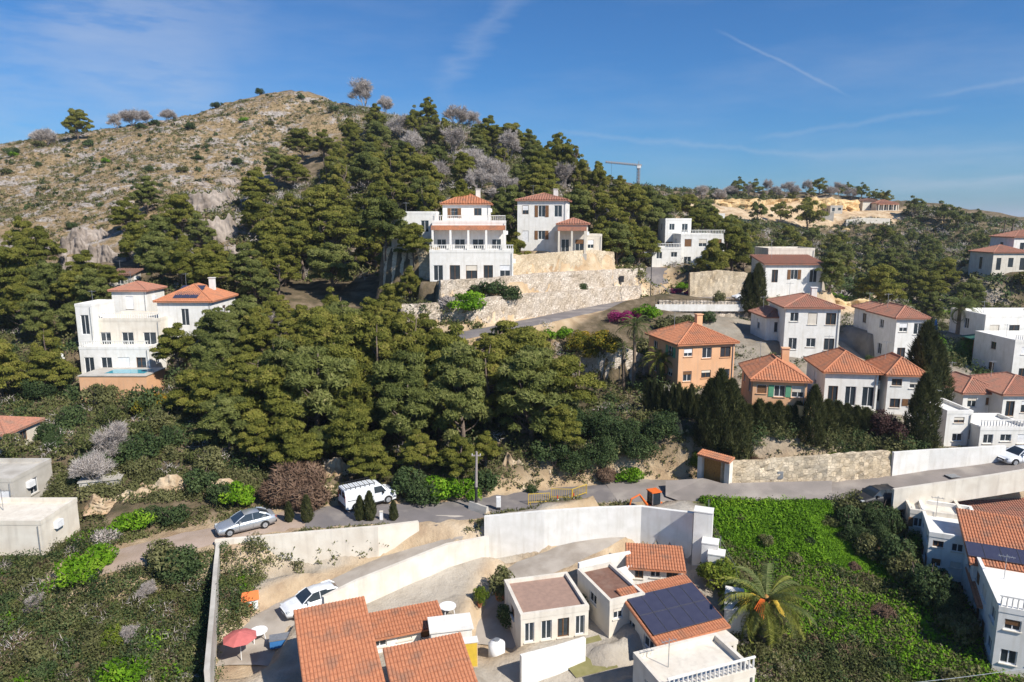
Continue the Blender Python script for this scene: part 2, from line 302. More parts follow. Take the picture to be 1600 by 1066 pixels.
def tps_fit(p, reg=8.0):
    n = len(p); d2 = ((p[:, None, :2] - p[None, :, :2]) ** 2).sum(-1); K = tps_u(d2) + np.eye(n) * reg * 10
    Pm = np.c_[np.ones(n), p[:, :2]]; A = np.zeros((n + 3, n + 3)); A[:n, :n] = K; A[:n, n:] = Pm; A[n:, :n] = Pm.T
    return np.linalg.solve(A, np.r_[p[:, 2], 0, 0, 0])
TW = tps_fit(pts)
def base_h(x, y):
    sh = x.shape; x = x.ravel(); y = y.ravel(); out = np.empty(len(x))
    for i in range(0, len(x), 20000):
        xs, ys = x[i:i + 20000], y[i:i + 20000]; d2 = (xs[:, None] - pts[None, :, 0]) ** 2 + (ys[:, None] - pts[None, :, 1]) ** 2
        out[i:i + 20000] = tps_u(d2) @ TW[:-3] + TW[-3] + TW[-2] * xs + TW[-1] * ys
    return out.reshape(sh)
# roads: centre lines as (x, y, z)
def line(ps, z): return [tuple(PZ(a, b, zz)) for (a, b), zz in zip(ps, z)]
ROAD = line([(140,886),(210,866),(290,845),(372,829),(450,812),(560,803),(680,798),(760,791),(850,779),(940,770),(1030,764),(1120,765),(1220,764),(1330,752),(1430,741),(1520,729),(1600,716),(1720,700)],
            [-.6,-.35,-.1,0,0,0,0,0,0,.1,.3,.5,.9,1.4,2.0,2.7,3.4,4.2])
UPROAD = line([(700,528),(770,515),(835,502),(900,488),(960,476),(1010,469),(1060,465),(1110,464),(1170,465),(1240,468)], [11.6,11.8,12,12,12,12,12,12,12,11.6])
DRIVE = line([(1075,464),(1050,455),(1032,446),(1022,432),(1024,418)], [12,12.6,13.6,15,16.5])
def resample(pl, step=1.0):
    pl = [Vector(p) for p in pl]; out = []
    for i in range(len(pl) - 1):
        p0 = pl[max(i - 1, 0)]; p1 = pl[i]; p2 = pl[i + 1]; p3 = pl[min(i + 2, len(pl) - 1)]
        n = max(1, int((p2 - p1).length / step))
        for k in range(n):
            t = k / n; out.append(.5 * ((2 * p1) + (p2 - p0) * t + (2 * p0 - 5 * p1 + 4 * p2 - p3) * t * t + (3 * p1 - p0 - 3 * p2 + p3) * t ** 3))
    out.append(pl[-1]); return out
# ------------------------------------------------------------------ where the buildings and walls stand (pixel left, right, base, top; distance; depth)
def B(l, r, b, t, d, dep, roof='flat', rh=1.4, wall='white', tile='terracotta', rot=0, win=(2, 1, 1), st=1, door=False, porch=0, rail=False, solar=0, wt='rect', chim=False, base=2.5):
    return dict(l=l, r=r, b=b, t=t, d=d, dep=dep, roof=roof, rh=rh, wall=wall, tile=tile, rot=rot, win=win, st=st, door=door, porch=porch, rail=rail, solar=solar, wt=wt, chim=chim, base=base)
VILLAS = [
 ('villa', 'large white villa on the left slope with roof solar panels and a pool below', 'house', [
   B(250,334,528,472,92,8,'hip',1.9,chim=True,win=(1,1,2),solar=6), B(150,253,546,502,90,7,'flat',wall='cream',win=(3,1,1),wt='tall',rail=True), B(178,232,497,455,97,5,'hip',1.0,tile='oldtile',win=(1,0,1)),
   B(124,150,545,480,89,5,'flat',win=(1,0,1)), B(128,236,586,546,87,4,'flat',win=(4,1,1),wt='tall',rail=True), B(128,232,632,588,83,4.6,'pool',wall='apricot',win=(0,0,0),base=1)]),
 ('villa', 'white villa above the stone terraces with a small orange hipped tower roof', 'house', [
   B(692,765,352,320,106,7,'hip',1.6,win=(2,1,1),chim=True), B(676,790,398,350,101,8,'flat',win=(0,1,1),porch=4,rail=True), B(612,682,386,336,103,7,'flat',win=(2,1,2)),
   B(672,802,440,396,96,5,'flat',win=(5,1,1),wt='tall',rail=True)]),
 ('villa', 'tall white villa standing right of the one with the orange tower roof', 'house', [
   B(808,884,392,316,114,9,'hip',1.2,tile='oldtile',win=(3,2,2),st=2,rot=-8,chim=True), B(872,916,396,352,111,6,'hip',.9,wall='cream',tile='oldtile',win=(0,2,0),porch=2,rot=-8),
   B(905,940,398,370,115,4,'flat',wall='cream',win=(1,1,0))]),
 ('villa', 'white flat roofed villa behind the curve of the driveway', 'house', [
   B(1062,1130,420,370,131,8,'flat',win=(3,1,1),st=2,wt='tall',rail=True), B(1038,1078,400,346,137,7,'flat',win=(2,1,1),st=2), B(1018,1064,412,390,129,6,'flat',win=(2,0,1),rail=True)]),
 ('villa', 'cream villa with a white end wall under the far hillside', 'house', [
   B(1198,1270,434,392,124,7,'flat',wall='cream',win=(3,1,1)), B(1194,1284,456,414,117,7,'shed',1.2,wall='white',tile='oldtile',win=(3,0,1),door=True)]),
 ('house', 'apricot house with an orange hipped roof beside the palms', 'house', [
   B(1054,1150,606,537,76,7.5,'hip',1.7,wall='apricot',rot=14,win=(3,2,2),st=2,chim=True)]),
 ('house', 'apricot two storey house half hidden behind tall cypresses', 'house', [
   B(1174,1254,672,594,68,7,'hip',1.6,wall='apricot',rot=-10,win=(3,2,2),st=2,chim=True), B(1246,1268,680,640,67,3,'flat',wall='ochre',win=(1,1,0))]),
 ('house', 'white house with two bright orange hipped roofs in the middle of the estate', 'house', [
   B(1288,1366,636,582,74,7,'hip',1.8,rot=-8,win=(3,1,1),st=1,wt='tall'), B(1384,1438,648,586,73,6,'hip',1.5,rot=-8,win=(2,2,1),st=2), B(1362,1388,640,600,75,4,'flat',win=(1,0,0))]),
 ('house', 'tall white house under the earth bank with a faded red roof', 'house', [
   B(1224,1306,560,482,89,8,'hip',1.3,tile='oldtile',rot=-6,win=(3,2,1),st=2,chim=True), B(1196,1232,532,496,92,6,'hip',.9,tile='oldtile',win=(1,0,1))]),
 ('house', 'white house with a balcony just left of the cypress column', 'house', [
   B(1394,1440,574,498,90,7,'hip',1.3,tile='oldtile',win=(2,2,1),st=2,rail=True), B(1366,1402,520,488,96,6,'hip',.9,tile='oldtile',win=(1,1,1))]),
 ('house', 'long white flat house at the right edge above the lawn', 'house', [B(1536,1660,532,496,100,8,'flat',win=(4,1,1),wt='tall'), B(1578,1680,602,536,92,8,'flat',win=(3,1,1),st=2,rail=True)]),
 ('house', 'white house with pink red roofs at the right edge of the estate', 'house', [
   B(1502,1560,648,614,79,7,'hip',1.3,tile='oldtile',win=(2,1,1)), B(1562,1660,668,616,77,8,'hip',1.4,tile='oldtile',win=(4,1,1),porch=0)]),
 ('house', 'small white cube house above the white roadside wall', 'house', [B(1474,1514,698,646,70,5,'flat',win=(1,1,1),st=2), B(1528,1610,704,672,68.5,5,'flat',win=(3,0,1),rail=True)]),
 ('villa', 'pink villa at the far right below the two distant palms', 'house', [B(1548,1604,436,396,155,8,'hip',1.5,wall='cream',tile='oldtile',win=(3,1,1)), B(1580,1660,414,372,160,8,'hip',1.5,tile='oldtile',win=(3,1,1))]),
 ('villa', 'small villa with rusty red roofs and an arcade on the ridge above the quarry', 'house', [
   B(1347,1374,331,315,276,8,'hip',1.2,wall='cream',tile='browntile',win=(1,1,1)), B(1369,1401,329,318,272,7,'hip',1.3,wall='cream',tile='oldtile',win=(0,1,0),porch=4)]),
 ('outbuilding', 'low white building left of the quarry among the trees', 'building', [B(1086,1132,347,336,200,8,'flat',win=(4,1,1))]),
 ('house_shell', 'unfinished concrete house shell in the quarry', 'building', [B(1297,1316,334,323,262,5,'flat',wall='concrete',win=(2,1,1))]),
 ('terraced_house', 'white terraced house at lower right with a red orange roof carrying solar panels', 'house', [
   B(1524,1602,930,884,49,6,'shed',1.5,rot=-24,win=(3,1,2),solar=4,base=4), B(1452,1530,900,842,53,7,'flat',rot=-24,win=(3,1,3),st=2,base=5)]),
 ('terraced_house', 'nearest white terraced house at the lower right corner', 'house', [
   B(1560,1680,1064,962,43,8,'flat',rot=-24,win=(3,1,3),st=2,rail=True,base=4), B(1536,1600,985,950,47,4,'shed',.6,wall='cream',rot=-24,win=(1,0,1),base=4)]),
 ('terraced_house', 'white flat roofed house beside the road above the terraced row', 'house', [
   B(1376,1414,812,782,61,5,'flat',rot=-14,win=(2,1,1),base=3), B(1424,1500,838,806,57,6,'flat',wall='cream',rot=-20,win=(3,1,1),base=3)]),
 ('terraced_house', 'long house with a pink tiled terrace roof at the right edge', 'house', [B(1508,1640,850,812,58,5,'shed',.7,tile='oldtile',rot=-16,win=(5,1,1),base=4), B(1555,1600,800,765,63,4,'flat',wall='ochre',rot=-10,win=(2,1,1),base=3)]),
 ('cottage', 'pale flat roofed building with a big bare terrace at the left edge', 'house', [B(-60,70,868,818,54,4.5,'flat',wall='cream',win=(0,0,0)), B(-90,26,806,752,59,5,'flat',wall='concrete',win=(3,1,0),wt='tall')]),
 ('cottage', 'small cream house with an old tiled roof cut by the left edge', 'house', [B(-70,12,712,678,68,5,'hip',1.0,wall='cream',tile='oldtile',win=(3,1,0))]),
 ('shed', 'small grey shed under the cliff above the left villa', 'shed', [B(172,206,452,430,108,3,'shed',.7,wall='concrete',tile='browntile',win=(1,0,0))]),
 # foreground, below the road
 ('house', 'nearest house with the big plain orange tiled roof slope', 'house', [B(498,604,1180,1120,36,7.2,'shed',2.4,wall='white',rot=22,win=(3,2,2),base=4)]),
 ('house', 'house with the smaller orange tiled roof next to the yellow cabinet', 'house', [B(634,750,1160,1108,36.5,4.2,'shed',1.3,wall='cream',rot=20,win=(3,1,1),base=4)]),
 ('house', 'low white house with a narrow orange lean-to roof behind the brown yard', 'house', [B(575,690,1012,984,45,1.8,'shed',.4,wall='white',rot=20,win=(3,1,1),base=3)]),
 ('house', 'cream house with a blue black solar roof and a columned porch', 'house', [
   B(1018,1138,1036,986,44.5,4.3,'shed',1.15,wall='cream',rot=22,win=(3,2,2),solar=10,base=3,porch=4), B(1030,1190,1130,1066,38,3.6,'flat',wall='cream',rot=20,win=(4,1,1),wt='tall',rail=True,base=3)]),
 ('house', 'flat dark brown roofed house left of the solar roof', 'house', [B(948,1010,975,938,46.5,4.6,'flatbrown',wall='cream',rot=22,win=(2,1,1),base=3)]),
 ('house', 'low house with a wide pinkish brown roof above the green garden', 'house', [B(812,922,1000,958,46,4.6,'flatpink',wall='cream',rot=14,win=(4,1,1),wt='tall',base=3)]),
 ('house', 'white house with a red roof strip tucked under the white retaining wall', 'house', [B(985,1062,915,886,51.5,2.6,'shed',.4,wall='white',tile='terracotta',rot=-8,win=(3,1,1),base=3)]),
]
def blockgeo(b):
    a = P((b['l'] + b['r']) / 2, b['b'], b['d']); w = (b['r'] - b['l']) * b['d'] / FPX; top = P((b['l'] + b['r']) / 2, b['t'], b['d'])
    h = (b['b'] - b['t']) * b['d'] / FPX * 1.02
    return a, w, h, R(b['rot'])
# walls: (material, thickness, name, label, category, [(px, py_base, py_top, d) ...])
WALLS = [
 ('stone', .9, 'stone_retaining_wall', 'long dry stone wall rising straight from the upper road', 'wall', [(628,510,478,86),(700,506,474,88),(770,503,466,89.5),(835,495,460,94.5),(900,482,456,103),(965,470,449,113),(1004,464,447,119)]),
 ('stone', .9, 'stone_retaining_wall', 'upper dry stone wall with the small dark niche below the villas', 'wall', [(690,470,440,90.5),(770,462,436,93),(850,456,428,98.5),(925,450,424,108.5),(985,444,421,118),(1008,438,420,122)]),
 ('stone2', .8, 'stone_retaining_wall', 'highest stone terrace wall under the tall white villa', 'wall', [(796,432,402,100.5),(870,430,396,104.5),(930,424,392,111.5),(962,421,395,116)]),
 ('stone2', .8, 'stone_retaining_wall', 'pale stone wall below the flat roofed villa at the driveway', 'wall', [(1078,462,428,119),(1125,464,424,119),(1168,464,428,119)]),
 ('stone', .8, 'stone_retaining_wall', 'stone wall that carries the upper road and its white parapet', 'wall', [(1030,496,471,103),(1080,498,472,103),(1130,500,472,103),(1185,502,474,103)]),
 ('stone', .9, 'stone_retaining_wall', 'curved stone wall behind the two slim palms', 'wall', [(905,580,560,83),(935,598,550,81),(960,606,548,80),(992,606,549,80.5),(1020,604,560,83)]),
 ('white', .35, 'retaining_wall', 'tall white retaining wall holding up the road in the foreground', 'wall', [(757,872,806,57.5),(850,880,797,57.2),(930,870,792,57.3),(1000,860,790,57.2),(1045,862,796,56),(1080,868,800,55)]),
 ('cream', .35, 'retaining_wall', 'off-white retaining wall below the silver car', 'wall', [(340,905,843,54.6),(420,897,836,55.4),(500,886,829,56),(592,872,822,56.3),(592,872,822,56.31),(655,838,815,57.5)]),
 ('cream', .3, 'garden_wall', 'white wall running diagonally down the lower side of the lane', 'wall', [(508,968,932,47),(560,940,906,49),(640,908,874,51.5),(700,880,850,53.5),(764,866,838,55)]),
 ('stone2', .45, 'stone_garden_wall', 'cream stone wall between the wooden gate and the white wall', 'wall', [(1128,752,722,61),(1180,752,722,62),(1240,751,717,63),(1300,749,713,64),(1350,745,709,65),(1392,740,707,66)]),
 ('white', .3, 'roadside_wall', 'long white roadside wall on the right', 'wall', [(1394,740,707,66),(1450,732,703,67.5),(1510,725,700,68.8),(1570,716,697,70)]),
 ('concrete', .3, 'boundary_wall', 'greyish boundary wall at the left side of the foreground houses', 'wall', [(322,1090,1045,40),(330,980,950,46),(336,910,880,52),(340,880,846,54.4)]),
 ('white', .25, 'garden_wall', 'low white wall in front of the green garden', 'wall', [(815,1052,1024,42),(870,1040,1010,43),(915,1024,996,44)]),
 ('white', .25, 'garden_wall', 'white parapet below the ramp with a grey coping', 'wall', [(905,905,880,51.5),(950,893,868,52.5),(985,884,862,53)]),
 ('white', .25, 'garden_wall', 'second white parapet beneath the first one', 'wall', [(915,925,902,50),(970,912,889,51),(1000,900,880,52)]),
 ('concrete', .5, 'quarry_wall', 'pale concrete wall with ribs left of the unfinished house', 'wall', [(1270,350,341,258),(1285,351,338,256),(1302,348,331,255)]),
 ('stone2', .8, 'stone_retaining_wall', 'cream stone wall carrying the left wing of the orange towered villa', 'wall', [(598,446,388,101),(640,450,388,99.5),(682,452,390,98.5)]),
 ('cream', .3, 'kerb_wall', 'low pale wall between the right hand road and the terraced row', 'wall', [(1396,781,765,60),(1480,769,753,60),(1560,757,741,60),(1640,744,728,60)]),
 ('quarry', 2.5, 'quarry_face', 'long yellow earth cliff of the quarry under the ridge trees', 'cliff', [(1040,336,316,262),(1090,338,314,262),(1150,338,313,263),(1210,341,313,264),(1270,340,311,266),(1320,334,313,270),(1344,330,315,276)]),
 ('cream', 1.0, 'terrace_wall', 'long cream terrace wall in front of the ridge villa', 'wall', [(1322,352,344,250),(1350,354,341,250),(1390,353,342,250)]),
]
def dz(px, py, z): return (z - CAMZ) / pixdir(px, py).z
for w in WALLS:
    zs = {'stone_garden_wall': [1.25, 1.2, 1.3, 1.6, 1.8, 2.05], 'roadside_wall': [2.05, 2.4, 2.9, 3.45], 'kerb_wall': [1.5, 2.2, 2.9, 3.5]}.get(w[2])
    if zs: w[5][:] = [(px, pb, pt, dz(px, pb, z)) for (px, pb, pt, d_), z in zip(w[5], zs)]
def wallpath(w):
    out = []
    for (px, pb, pt, d) in w[5]:
        a = P(px, pb, d); h = (pb - pt) * d / FPX * 1.03; out.append((a.x, a.y, a.z, a.z + h))
    return out

PADS = []   # (kind, polygon XY array, z or per-vertex zs, blend)
def polypad(poly, z, blend=1.5): PADS.append((np.array([(p[0], p[1]) for p in poly]), z, blend))
for w in WALLS:
    if w[2] in ('garden_wall', 'quarry_wall', 'stone_garden_wall', 'roadside_wall', 'boundary_wall', 'kerb_wall'): continue
    wp = wallpath(w)
    for i in range(len(wp) - 1):
        a, b = wp[i], wp[i + 1]; L = math.hypot(b[0] - a[0], b[1] - a[1])
        if L < .1: continue
        nx, ny = -(b[1] - a[1]) / L, (b[0] - a[0]) / L
        if ny < 0: nx, ny = -nx, -ny
        zt = (a[3] + b[3]) / 2 - .25; zb = (a[2] + b[2]) / 2
        o = .45; bk = 3.2
        polypad([(a[0] + nx * o, a[1] + ny * o), (b[0] + nx * o, b[1] + ny * o), (b[0] + nx * bk, b[1] + ny * bk), (a[0] + nx * bk, a[1] + ny * bk)], zt, .5)
for w in WALLS:
    if w[2] in ('garden_wall', 'quarry_wall', 'stone_garden_wall', 'roadside_wall', 'boundary_wall', 'kerb_wall'): continue
    wp = wallpath(w)
    for i in range(len(wp) - 1):
        a, b = wp[i], wp[i + 1]; L = math.hypot(b[0] - a[0], b[1] - a[1])
        if L < .1: continue
        nx, ny = -(b[1] - a[1]) / L, (b[0] - a[0]) / L
        if ny < 0: nx, ny = -nx, -ny
        zb = (a[2] + b[2]) / 2
        polypad([(a[0] - nx * .1, a[1] - ny * .1), (b[0] - nx * .1, b[1] - ny * .1), (b[0] - nx * 1.6, b[1] - ny * 1.6), (a[0] - nx * 1.6, a[1] - ny * 1.6)], zb, .7)
polypad([PZ(px, py, 11.8) for px, py in ((905, 494), (960, 484), (1020, 476), (1100, 474), (1190, 475), (1190, 463), (1090, 461), (1050, 463), (1000, 467), (940, 477))], 11.85, 2.0)
for v in VILLAS:
    for b in v[3]:
        a, w, h, r = blockgeo(b); ca, sa = math.cos(r), math.sin(r); q = []
        m = 1.2 if b['d'] < 140 else 3
        for (x, y) in ((-w / 2 - m, -m), (w / 2 + m, -m), (w / 2 + m, b['dep'] + m), (-w / 2 - m, b['dep'] + m)): q.append((a.x + x * ca - y * sa, a.y + x * sa + y * ca))
        polypad(q, a.z, 1.2 if b['d'] < 140 else 6)
# lane and yards between the foreground houses
def pxpoly(l, z): return [PZ(a, b, z) for a, b in l]
LANE = [(672,808,-.2),(735,815,-.6),(700,850,-1.2),(640,882,-1.9),(560,925,-2.6),(480,965,-3.2),(400,1000,-3.6),(350,1066,-3.8)]
SEG1 = [(resample(UPROAD), 2.3, 1.5), (resample(DRIVE), 2.0, 2.0), (resample(ROAD), 2.6, 1.6)]
LANEP = resample([tuple(PZ(a, b, z)) for a, b, z in [(700,806,0),(690,836,-.8),(640,868,-1.6),(570,902,-2.2),(490,938,-2.8),(420,975,-3.3),(380,1040,-3.7)]])
RAMP = resample([tuple(PZ(a, b, z)) for a, b, z in [(1030,790,.2),(985,812,-.3),(930,842,-.9),(870,872,-1.5),(810,900,-2.0),(790,950,-2.8),(770,1010,-3.4)]])
SEGROADS = [(LANEP, 1.9, .6), (RAMP, 1.7, .6)] + SEG1

def axis(fine0, fine1, step, far, grow, lo):
    a = list(np.arange(fine0, fine1, step)); s = step; x = a[-1]
    while x < far: s *= grow; x += s; a.append(x)
    s = step; x = a[0]; pre = []
    while x > lo: s *= grow; x -= s; pre.append(x)
    return np.array(pre[::-1] + a)
GX = axis(-70, 80, .5, 6000, 1.045, -6000); GY = axis(34, 108, .5, 7000, 1.028, -600)
gx, gy = np.meshgrid(GX, GY)
def seg_dist(x, y, pl):
    """distance to a polyline and its height there"""
    best = np.full(x.shape, 1e9); z = np.zeros(x.shape)
    for i in range(len(pl) - 1):
        ax, ay, az = pl[i]; bx, by, bz = pl[i + 1]; dx, dy = bx - ax, by - ay; L2 = dx * dx + dy * dy + 1e-9
        t = np.clip(((x - ax) * dx + (y - ay) * dy) / L2, 0, 1); d = np.hypot(x - ax - t * dx, y - ay - t * dy)
        m = d < best; best = np.where(m, d, best); z = np.where(m, az + t * (bz - az), z)
    return best, z
def poly_dist(x, y, poly):
    n = len(poly); ins = np.zeros(x.shape, bool); dist = np.full(x.shape, 1e9)
    for i in range(n):
        x1, y1 = poly[i]; x2, y2 = poly[(i + 1) % n]
        c = ((y1 > y) != (y2 > y)) & (x < (x2 - x1) * (y - y1) / (y2 - y1 + 1e-12) + x1); ins ^= c
        dx, dy = x2 - x1, y2 - y1; t = np.clip(((x - x1) * dx + (y - y1) * dy) / (dx * dx + dy * dy + 1e-9), 0, 1)
        dist = np.minimum(dist, np.hypot(x - x1 - t * dx, y - y1 - t * dy))
    return np.where(ins, 0, dist)
def sstep(t): t = np.clip(t, 0, 1); return t * t * (3 - 2 * t)
far = np.hypot(gx, gy - 150)
cx, cy = np.clip(gx, -420, 420), np.clip(gy, -60, 560)
gz = base_h(cx, cy)
# beyond the modelled hills the land runs on as low rolling country with one bluish range far away
roll = -6 + 10 * fbm(gx / 500, gy / 500, 4, 7) + 58 * np.exp(-((gy - 4300) / 900) ** 2) * (0.45 + .55 * vnoise(gx / 900, gy * 0, 9)) * sstep((gx - 1200) / 1200)
wf = sstep((np.maximum(np.abs(gx) - 260, np.maximum(gy - 400, -gy - 20)) - 0) / 260)
gz = gz * (1 - wf) + roll * wf
hill = sstep((gy - 105) / 30) * (1 - wf)
gz = gz + hill * (fbm(gx / 16, gy / 16, 4, 3) * 2.3 + fbm(gx / 4, gy / 4, 3, 5) * .9) + (1 - hill) * (1 - wf) * (fbm(gx / 6, gy / 6, 3, 6) * .35)
gdep = gy * math.cos(PITCH) - (gz - CAMZ) * math.sin(PITCH)
for poly, z, bl in PADS:
    x0, y0 = poly.min(0) - bl - 1; x1, y1 = poly.max(0) + bl + 1
    ix = np.where((GX > x0) & (GX < x1))[0]; iy = np.where((GY > y0) & (GY < y1))[0]
    if not len(ix) or not len(iy): continue
    s = np.s_[iy[0]:iy[-1] + 1, ix[0]:ix[-1] + 1]; w = 1 - sstep(poly_dist(gx[s], gy[s], poly) / bl); gz[s] = gz[s] * (1 - w) + z * w
rdist = np.full(gx.shape, 99.0)
for pl, hw, bl in SEGROADS:
    arr = np.array([tuple(p) for p in pl]); x0, y0 = arr[:, :2].min(0) - 8; x1, y1 = arr[:, :2].max(0) + 8
    ix = np.where((GX > x0) & (GX < x1))[0]; iy = np.where((GY > y0) & (GY < y1))[0]; s = np.s_[iy[0]:iy[-1] + 1, ix[0]:ix[-1] + 1]
    d, z = seg_dist(gx[s], gy[s], arr); w = 1 - sstep((d - hw) / bl); gz[s] = gz[s] * (1 - w) + (z - .06) * w; rdist[s] = np.minimum(rdist[s], d - hw)
def H(x, y):
    x = np.asarray(x, float); y = np.asarray(y, float)
    i = np.clip(np.searchsorted(GX, x) - 1, 0, len(GX) - 2); j = np.clip(np.searchsorted(GY, y) - 1, 0, len(GY) - 2)
    u = np.clip((x - GX[i]) / (GX[i + 1] - GX[i]), 0, 1); v = np.clip((y - GY[j]) / (GY[j + 1] - GY[j]), 0, 1)
    return (gz[j, i] * (1 - u) + gz[j, i + 1] * u) * (1 - v) + (gz[j + 1, i] * (1 - u) + gz[j + 1, i + 1] * u) * v
DS = 22 * 1.008 ** np.arange(0, 560)
def G(px, py, h=0.0, dmin=22):
    """where the ray through a pixel first comes down to h above the ground"""
    v = pixdir(px, py); ds = DS[DS >= dmin]; z = CAMZ + v.z * ds; g = H(v.x * ds, v.y * ds) + h; k = np.where(z < g)[0]
    if not len(k):
        i = int(np.argmin(z - g)); d = ds[i]
    else:
        i = k[0]
        if i == 0: d = ds[0]
        else:
            a, b = ds[i - 1], ds[i]
            for _ in range(14):
                m = (a + b) / 2
                if CAMZ + v.z * m < float(H(v.x * m, v.y * m)) + h: b = m
                else: a = m
            d = b
    x, y = v.x * d, v.y * d; return Vector((x, y, float(H(x, y))))
def gpoly(l): return np.array([tuple(G(a, b))[:2] for a, b in l])

# ground zones: what grows or lies on each patch of ground
HILL = gpoly([(-60,150),(60,215),(430,141),(545,160),(540,200),(420,250),(360,300),(380,360),(330,380),(180,360),(110,395),(-60,345)])
HILL = np.vstack([HILL, [(-220, 200), (-260, 300), (-60, 330)]])
dry = 1 - sstep(poly_dist(gx, gy, HILL) / 12)
EARTH = [gpoly([(1040,310),(1340,312),(1420,325),(1400,348),(1280,353),(1180,344),(1040,334)]), gpoly([(1290,462),(1380,462),(1400,492),(1300,486)])]

earth = np.zeros(gx.shape)
for e in EARTH: earth = np.maximum(earth, 1 - sstep(poly_dist(gx, gy, e) / 3))
earth = np.maximum(earth, (1 - sstep((rdist - .3) / 1.6)) * .8)
TERR = gpoly([(640,505),(700,440),(800,395),(960,395),(1010,450),(930,485),(760,510)]); earth = np.maximum(earth, 1 - sstep(poly_dist(gx, gy, TERR) / 2))
EST = gpoly([(1060,500),(1440,450),(1700,520),(1700,700),(1420,690),(1180,690),(1060,610)])
yard = 1 - sstep(poly_dist(gx, gy, EST) / 3)
FG = np.array([tuple(PZ(a, b, z))[:2] for a, b, z in [(342,870,-2),(600,850,-2),(760,850,-2),(1070,850,-2),(1085,900,-3),(1190,1066,-4),(1190,1200,-5),(330,1200,-5)]])
fgm = 1 - sstep(poly_dist(gx, gy, FG) / 1.0); yard = np.maximum(yard * .6, fgm)
GREENP = np.array([tuple(PZ(a, b, z))[:2] for a, b, z in [(1110,800,0),(1290,790,.5),(1345,850,-1),(1400,920,-2.5),(1330,905,-2.5),(1230,885,-2.2),(1125,850,-1.2)]])
green = 1 - sstep(poly_dist(gx, gy, GREENP) / 2.5); LAWN = gpoly([(1490,548),(1600,548),(1600,560),(1490,562)]); green = np.maximum(green, 1 - sstep(poly_dist(gx, gy, LAWN) / 3)); green = np.maximum(green, wf * .3)
nv = len(GX) * len(GY); nX = len(GX)
I, J = np.meshgrid(np.arange(nX - 1), np.arange(len(GY) - 1)); a0 = (J * nX + I).ravel()
F = np.c_[a0, a0 + 1, a0 + nX + 1, a0 + nX]
def terrain_material():
    m = bpy.data.materials.new('hill_ground'); m.use_nodes = True; nt = m.node_tree; N, L = nt.nodes, nt.links
    b = N['Principled BSDF']; b.inputs['Roughness'].default_value = .95; b.inputs['Specular IOR Level'].default_value = .1
    geo = N.new('ShaderNodeNewGeometry')
    def noise(s, d=8, r=.6, st=None):
        n = N.new('ShaderNodeTexNoise'); n.inputs['Scale'].default_value = s; n.inputs['Detail'].default_value = d; n.inputs['Roughness'].default_value = r
        if st: mp = N.new('ShaderNodeMapping'); mp.inputs['Scale'].default_value = st; L.new(geo.outputs['Position'], mp.inputs[0]); L.new(mp.outputs[0], n.inputs[0])
        else: L.new(geo.outputs['Position'], n.inputs[0])
        return n.outputs[0]
    def ramp(f, *st):
        r = N.new('ShaderNodeValToRGB'); e = r.color_ramp.elements
        while len(e) < len(st): e.new(.5)
        for i, (p, c) in enumerate(st): e[i].position = p; e[i].color = (*c, 1) if len(c) == 3 else c
        L.new(f, r.inputs[0]); return r.outputs[0]
    def mix(f, a, c):
        x = N.new('ShaderNodeMix'); x.data_type = 'RGBA'; L.new(f, x.inputs[0]); L.new(a, x.inputs[6]); L.new(c, x.inputs[7]); return x.outputs[2]
    def att(n): a = N.new('ShaderNodeAttribute'); a.attribute_name = n; return a.outputs['Fac']
    bw = lambda f, lo, hi: ramp(f, (lo, (0, 0, 0)), (hi, (1, 1, 1)))
    forest = ramp(noise(.45), (.3, (.06, .055, .03)), (.5, (.13, .10, .062)), (.7, (.24, .185, .125)))
    dryc = ramp(noise(.9, 10, .7), (.30, (.08, .075, .032)), (.43, (.185, .14, .072)), (.55, (.29, .205, .115)), (.72, (.36, .275, .175)))
    rockc = ramp(noise(1.6, 9, .7), (.35, (.13, .115, .10)), (.5, (.32, .28, .25)), (.66, (.48, .44, .40)))
    dryc = mix(bw(noise(.16, 12, .72), .50, .56), dryc, rockc)
    dryc = mix(bw(noise(.5, 8, .65, (1, 1, 1)), .60, .66), dryc, ramp(noise(3), (.4, (.05, .06, .025)), (.6, (.09, .10, .04))))
    ear = ramp(noise(.35, 9), (.32, (.33, .22, .13)), (.5, (.50, .37, .23)), (.68, (.62, .50, .35)))
    yar = ramp(noise(.25, 9), (.35, (.28, .24, .19)), (.5, (.39, .345, .285)), (.65, (.47, .425, .36)))
    gr = ramp(noise(1.5), (.35, (.035, .075, .012)), (.6, (.07, .15, .02)))
    c = mix(att('dry'), forest, dryc); c = mix(att('yard'), c, yar); c = mix(att('earth'), c, ear); c = mix(att('green'), c, gr)
    L.new(c, b.inputs['Base Color'])
    bp = N.new('ShaderNodeBump'); bp.inputs['Distance'].default_value = .35; bp.inputs['Strength'].default_value = .8; L.new(noise(1.3, 8, .7), bp.inputs['Height']); L.new(bp.outputs[0], b.inputs['Normal'])
    return m
me = npmesh('ground', np.c_[gx.ravel(), gy.ravel(), gz.ravel()], F, terrain_material(), smooth=True)
for nm, arr in (('dry', dry), ('earth', earth), ('yard', yard), ('green', green)):
    a = me.attributes.new(nm, 'FLOAT', 'POINT'); a.data.foreach_set('value', arr.astype(np.float32).ravel())
ground = link(bpy.data.objects.new('ground', me)); tag(ground, kind='structure')
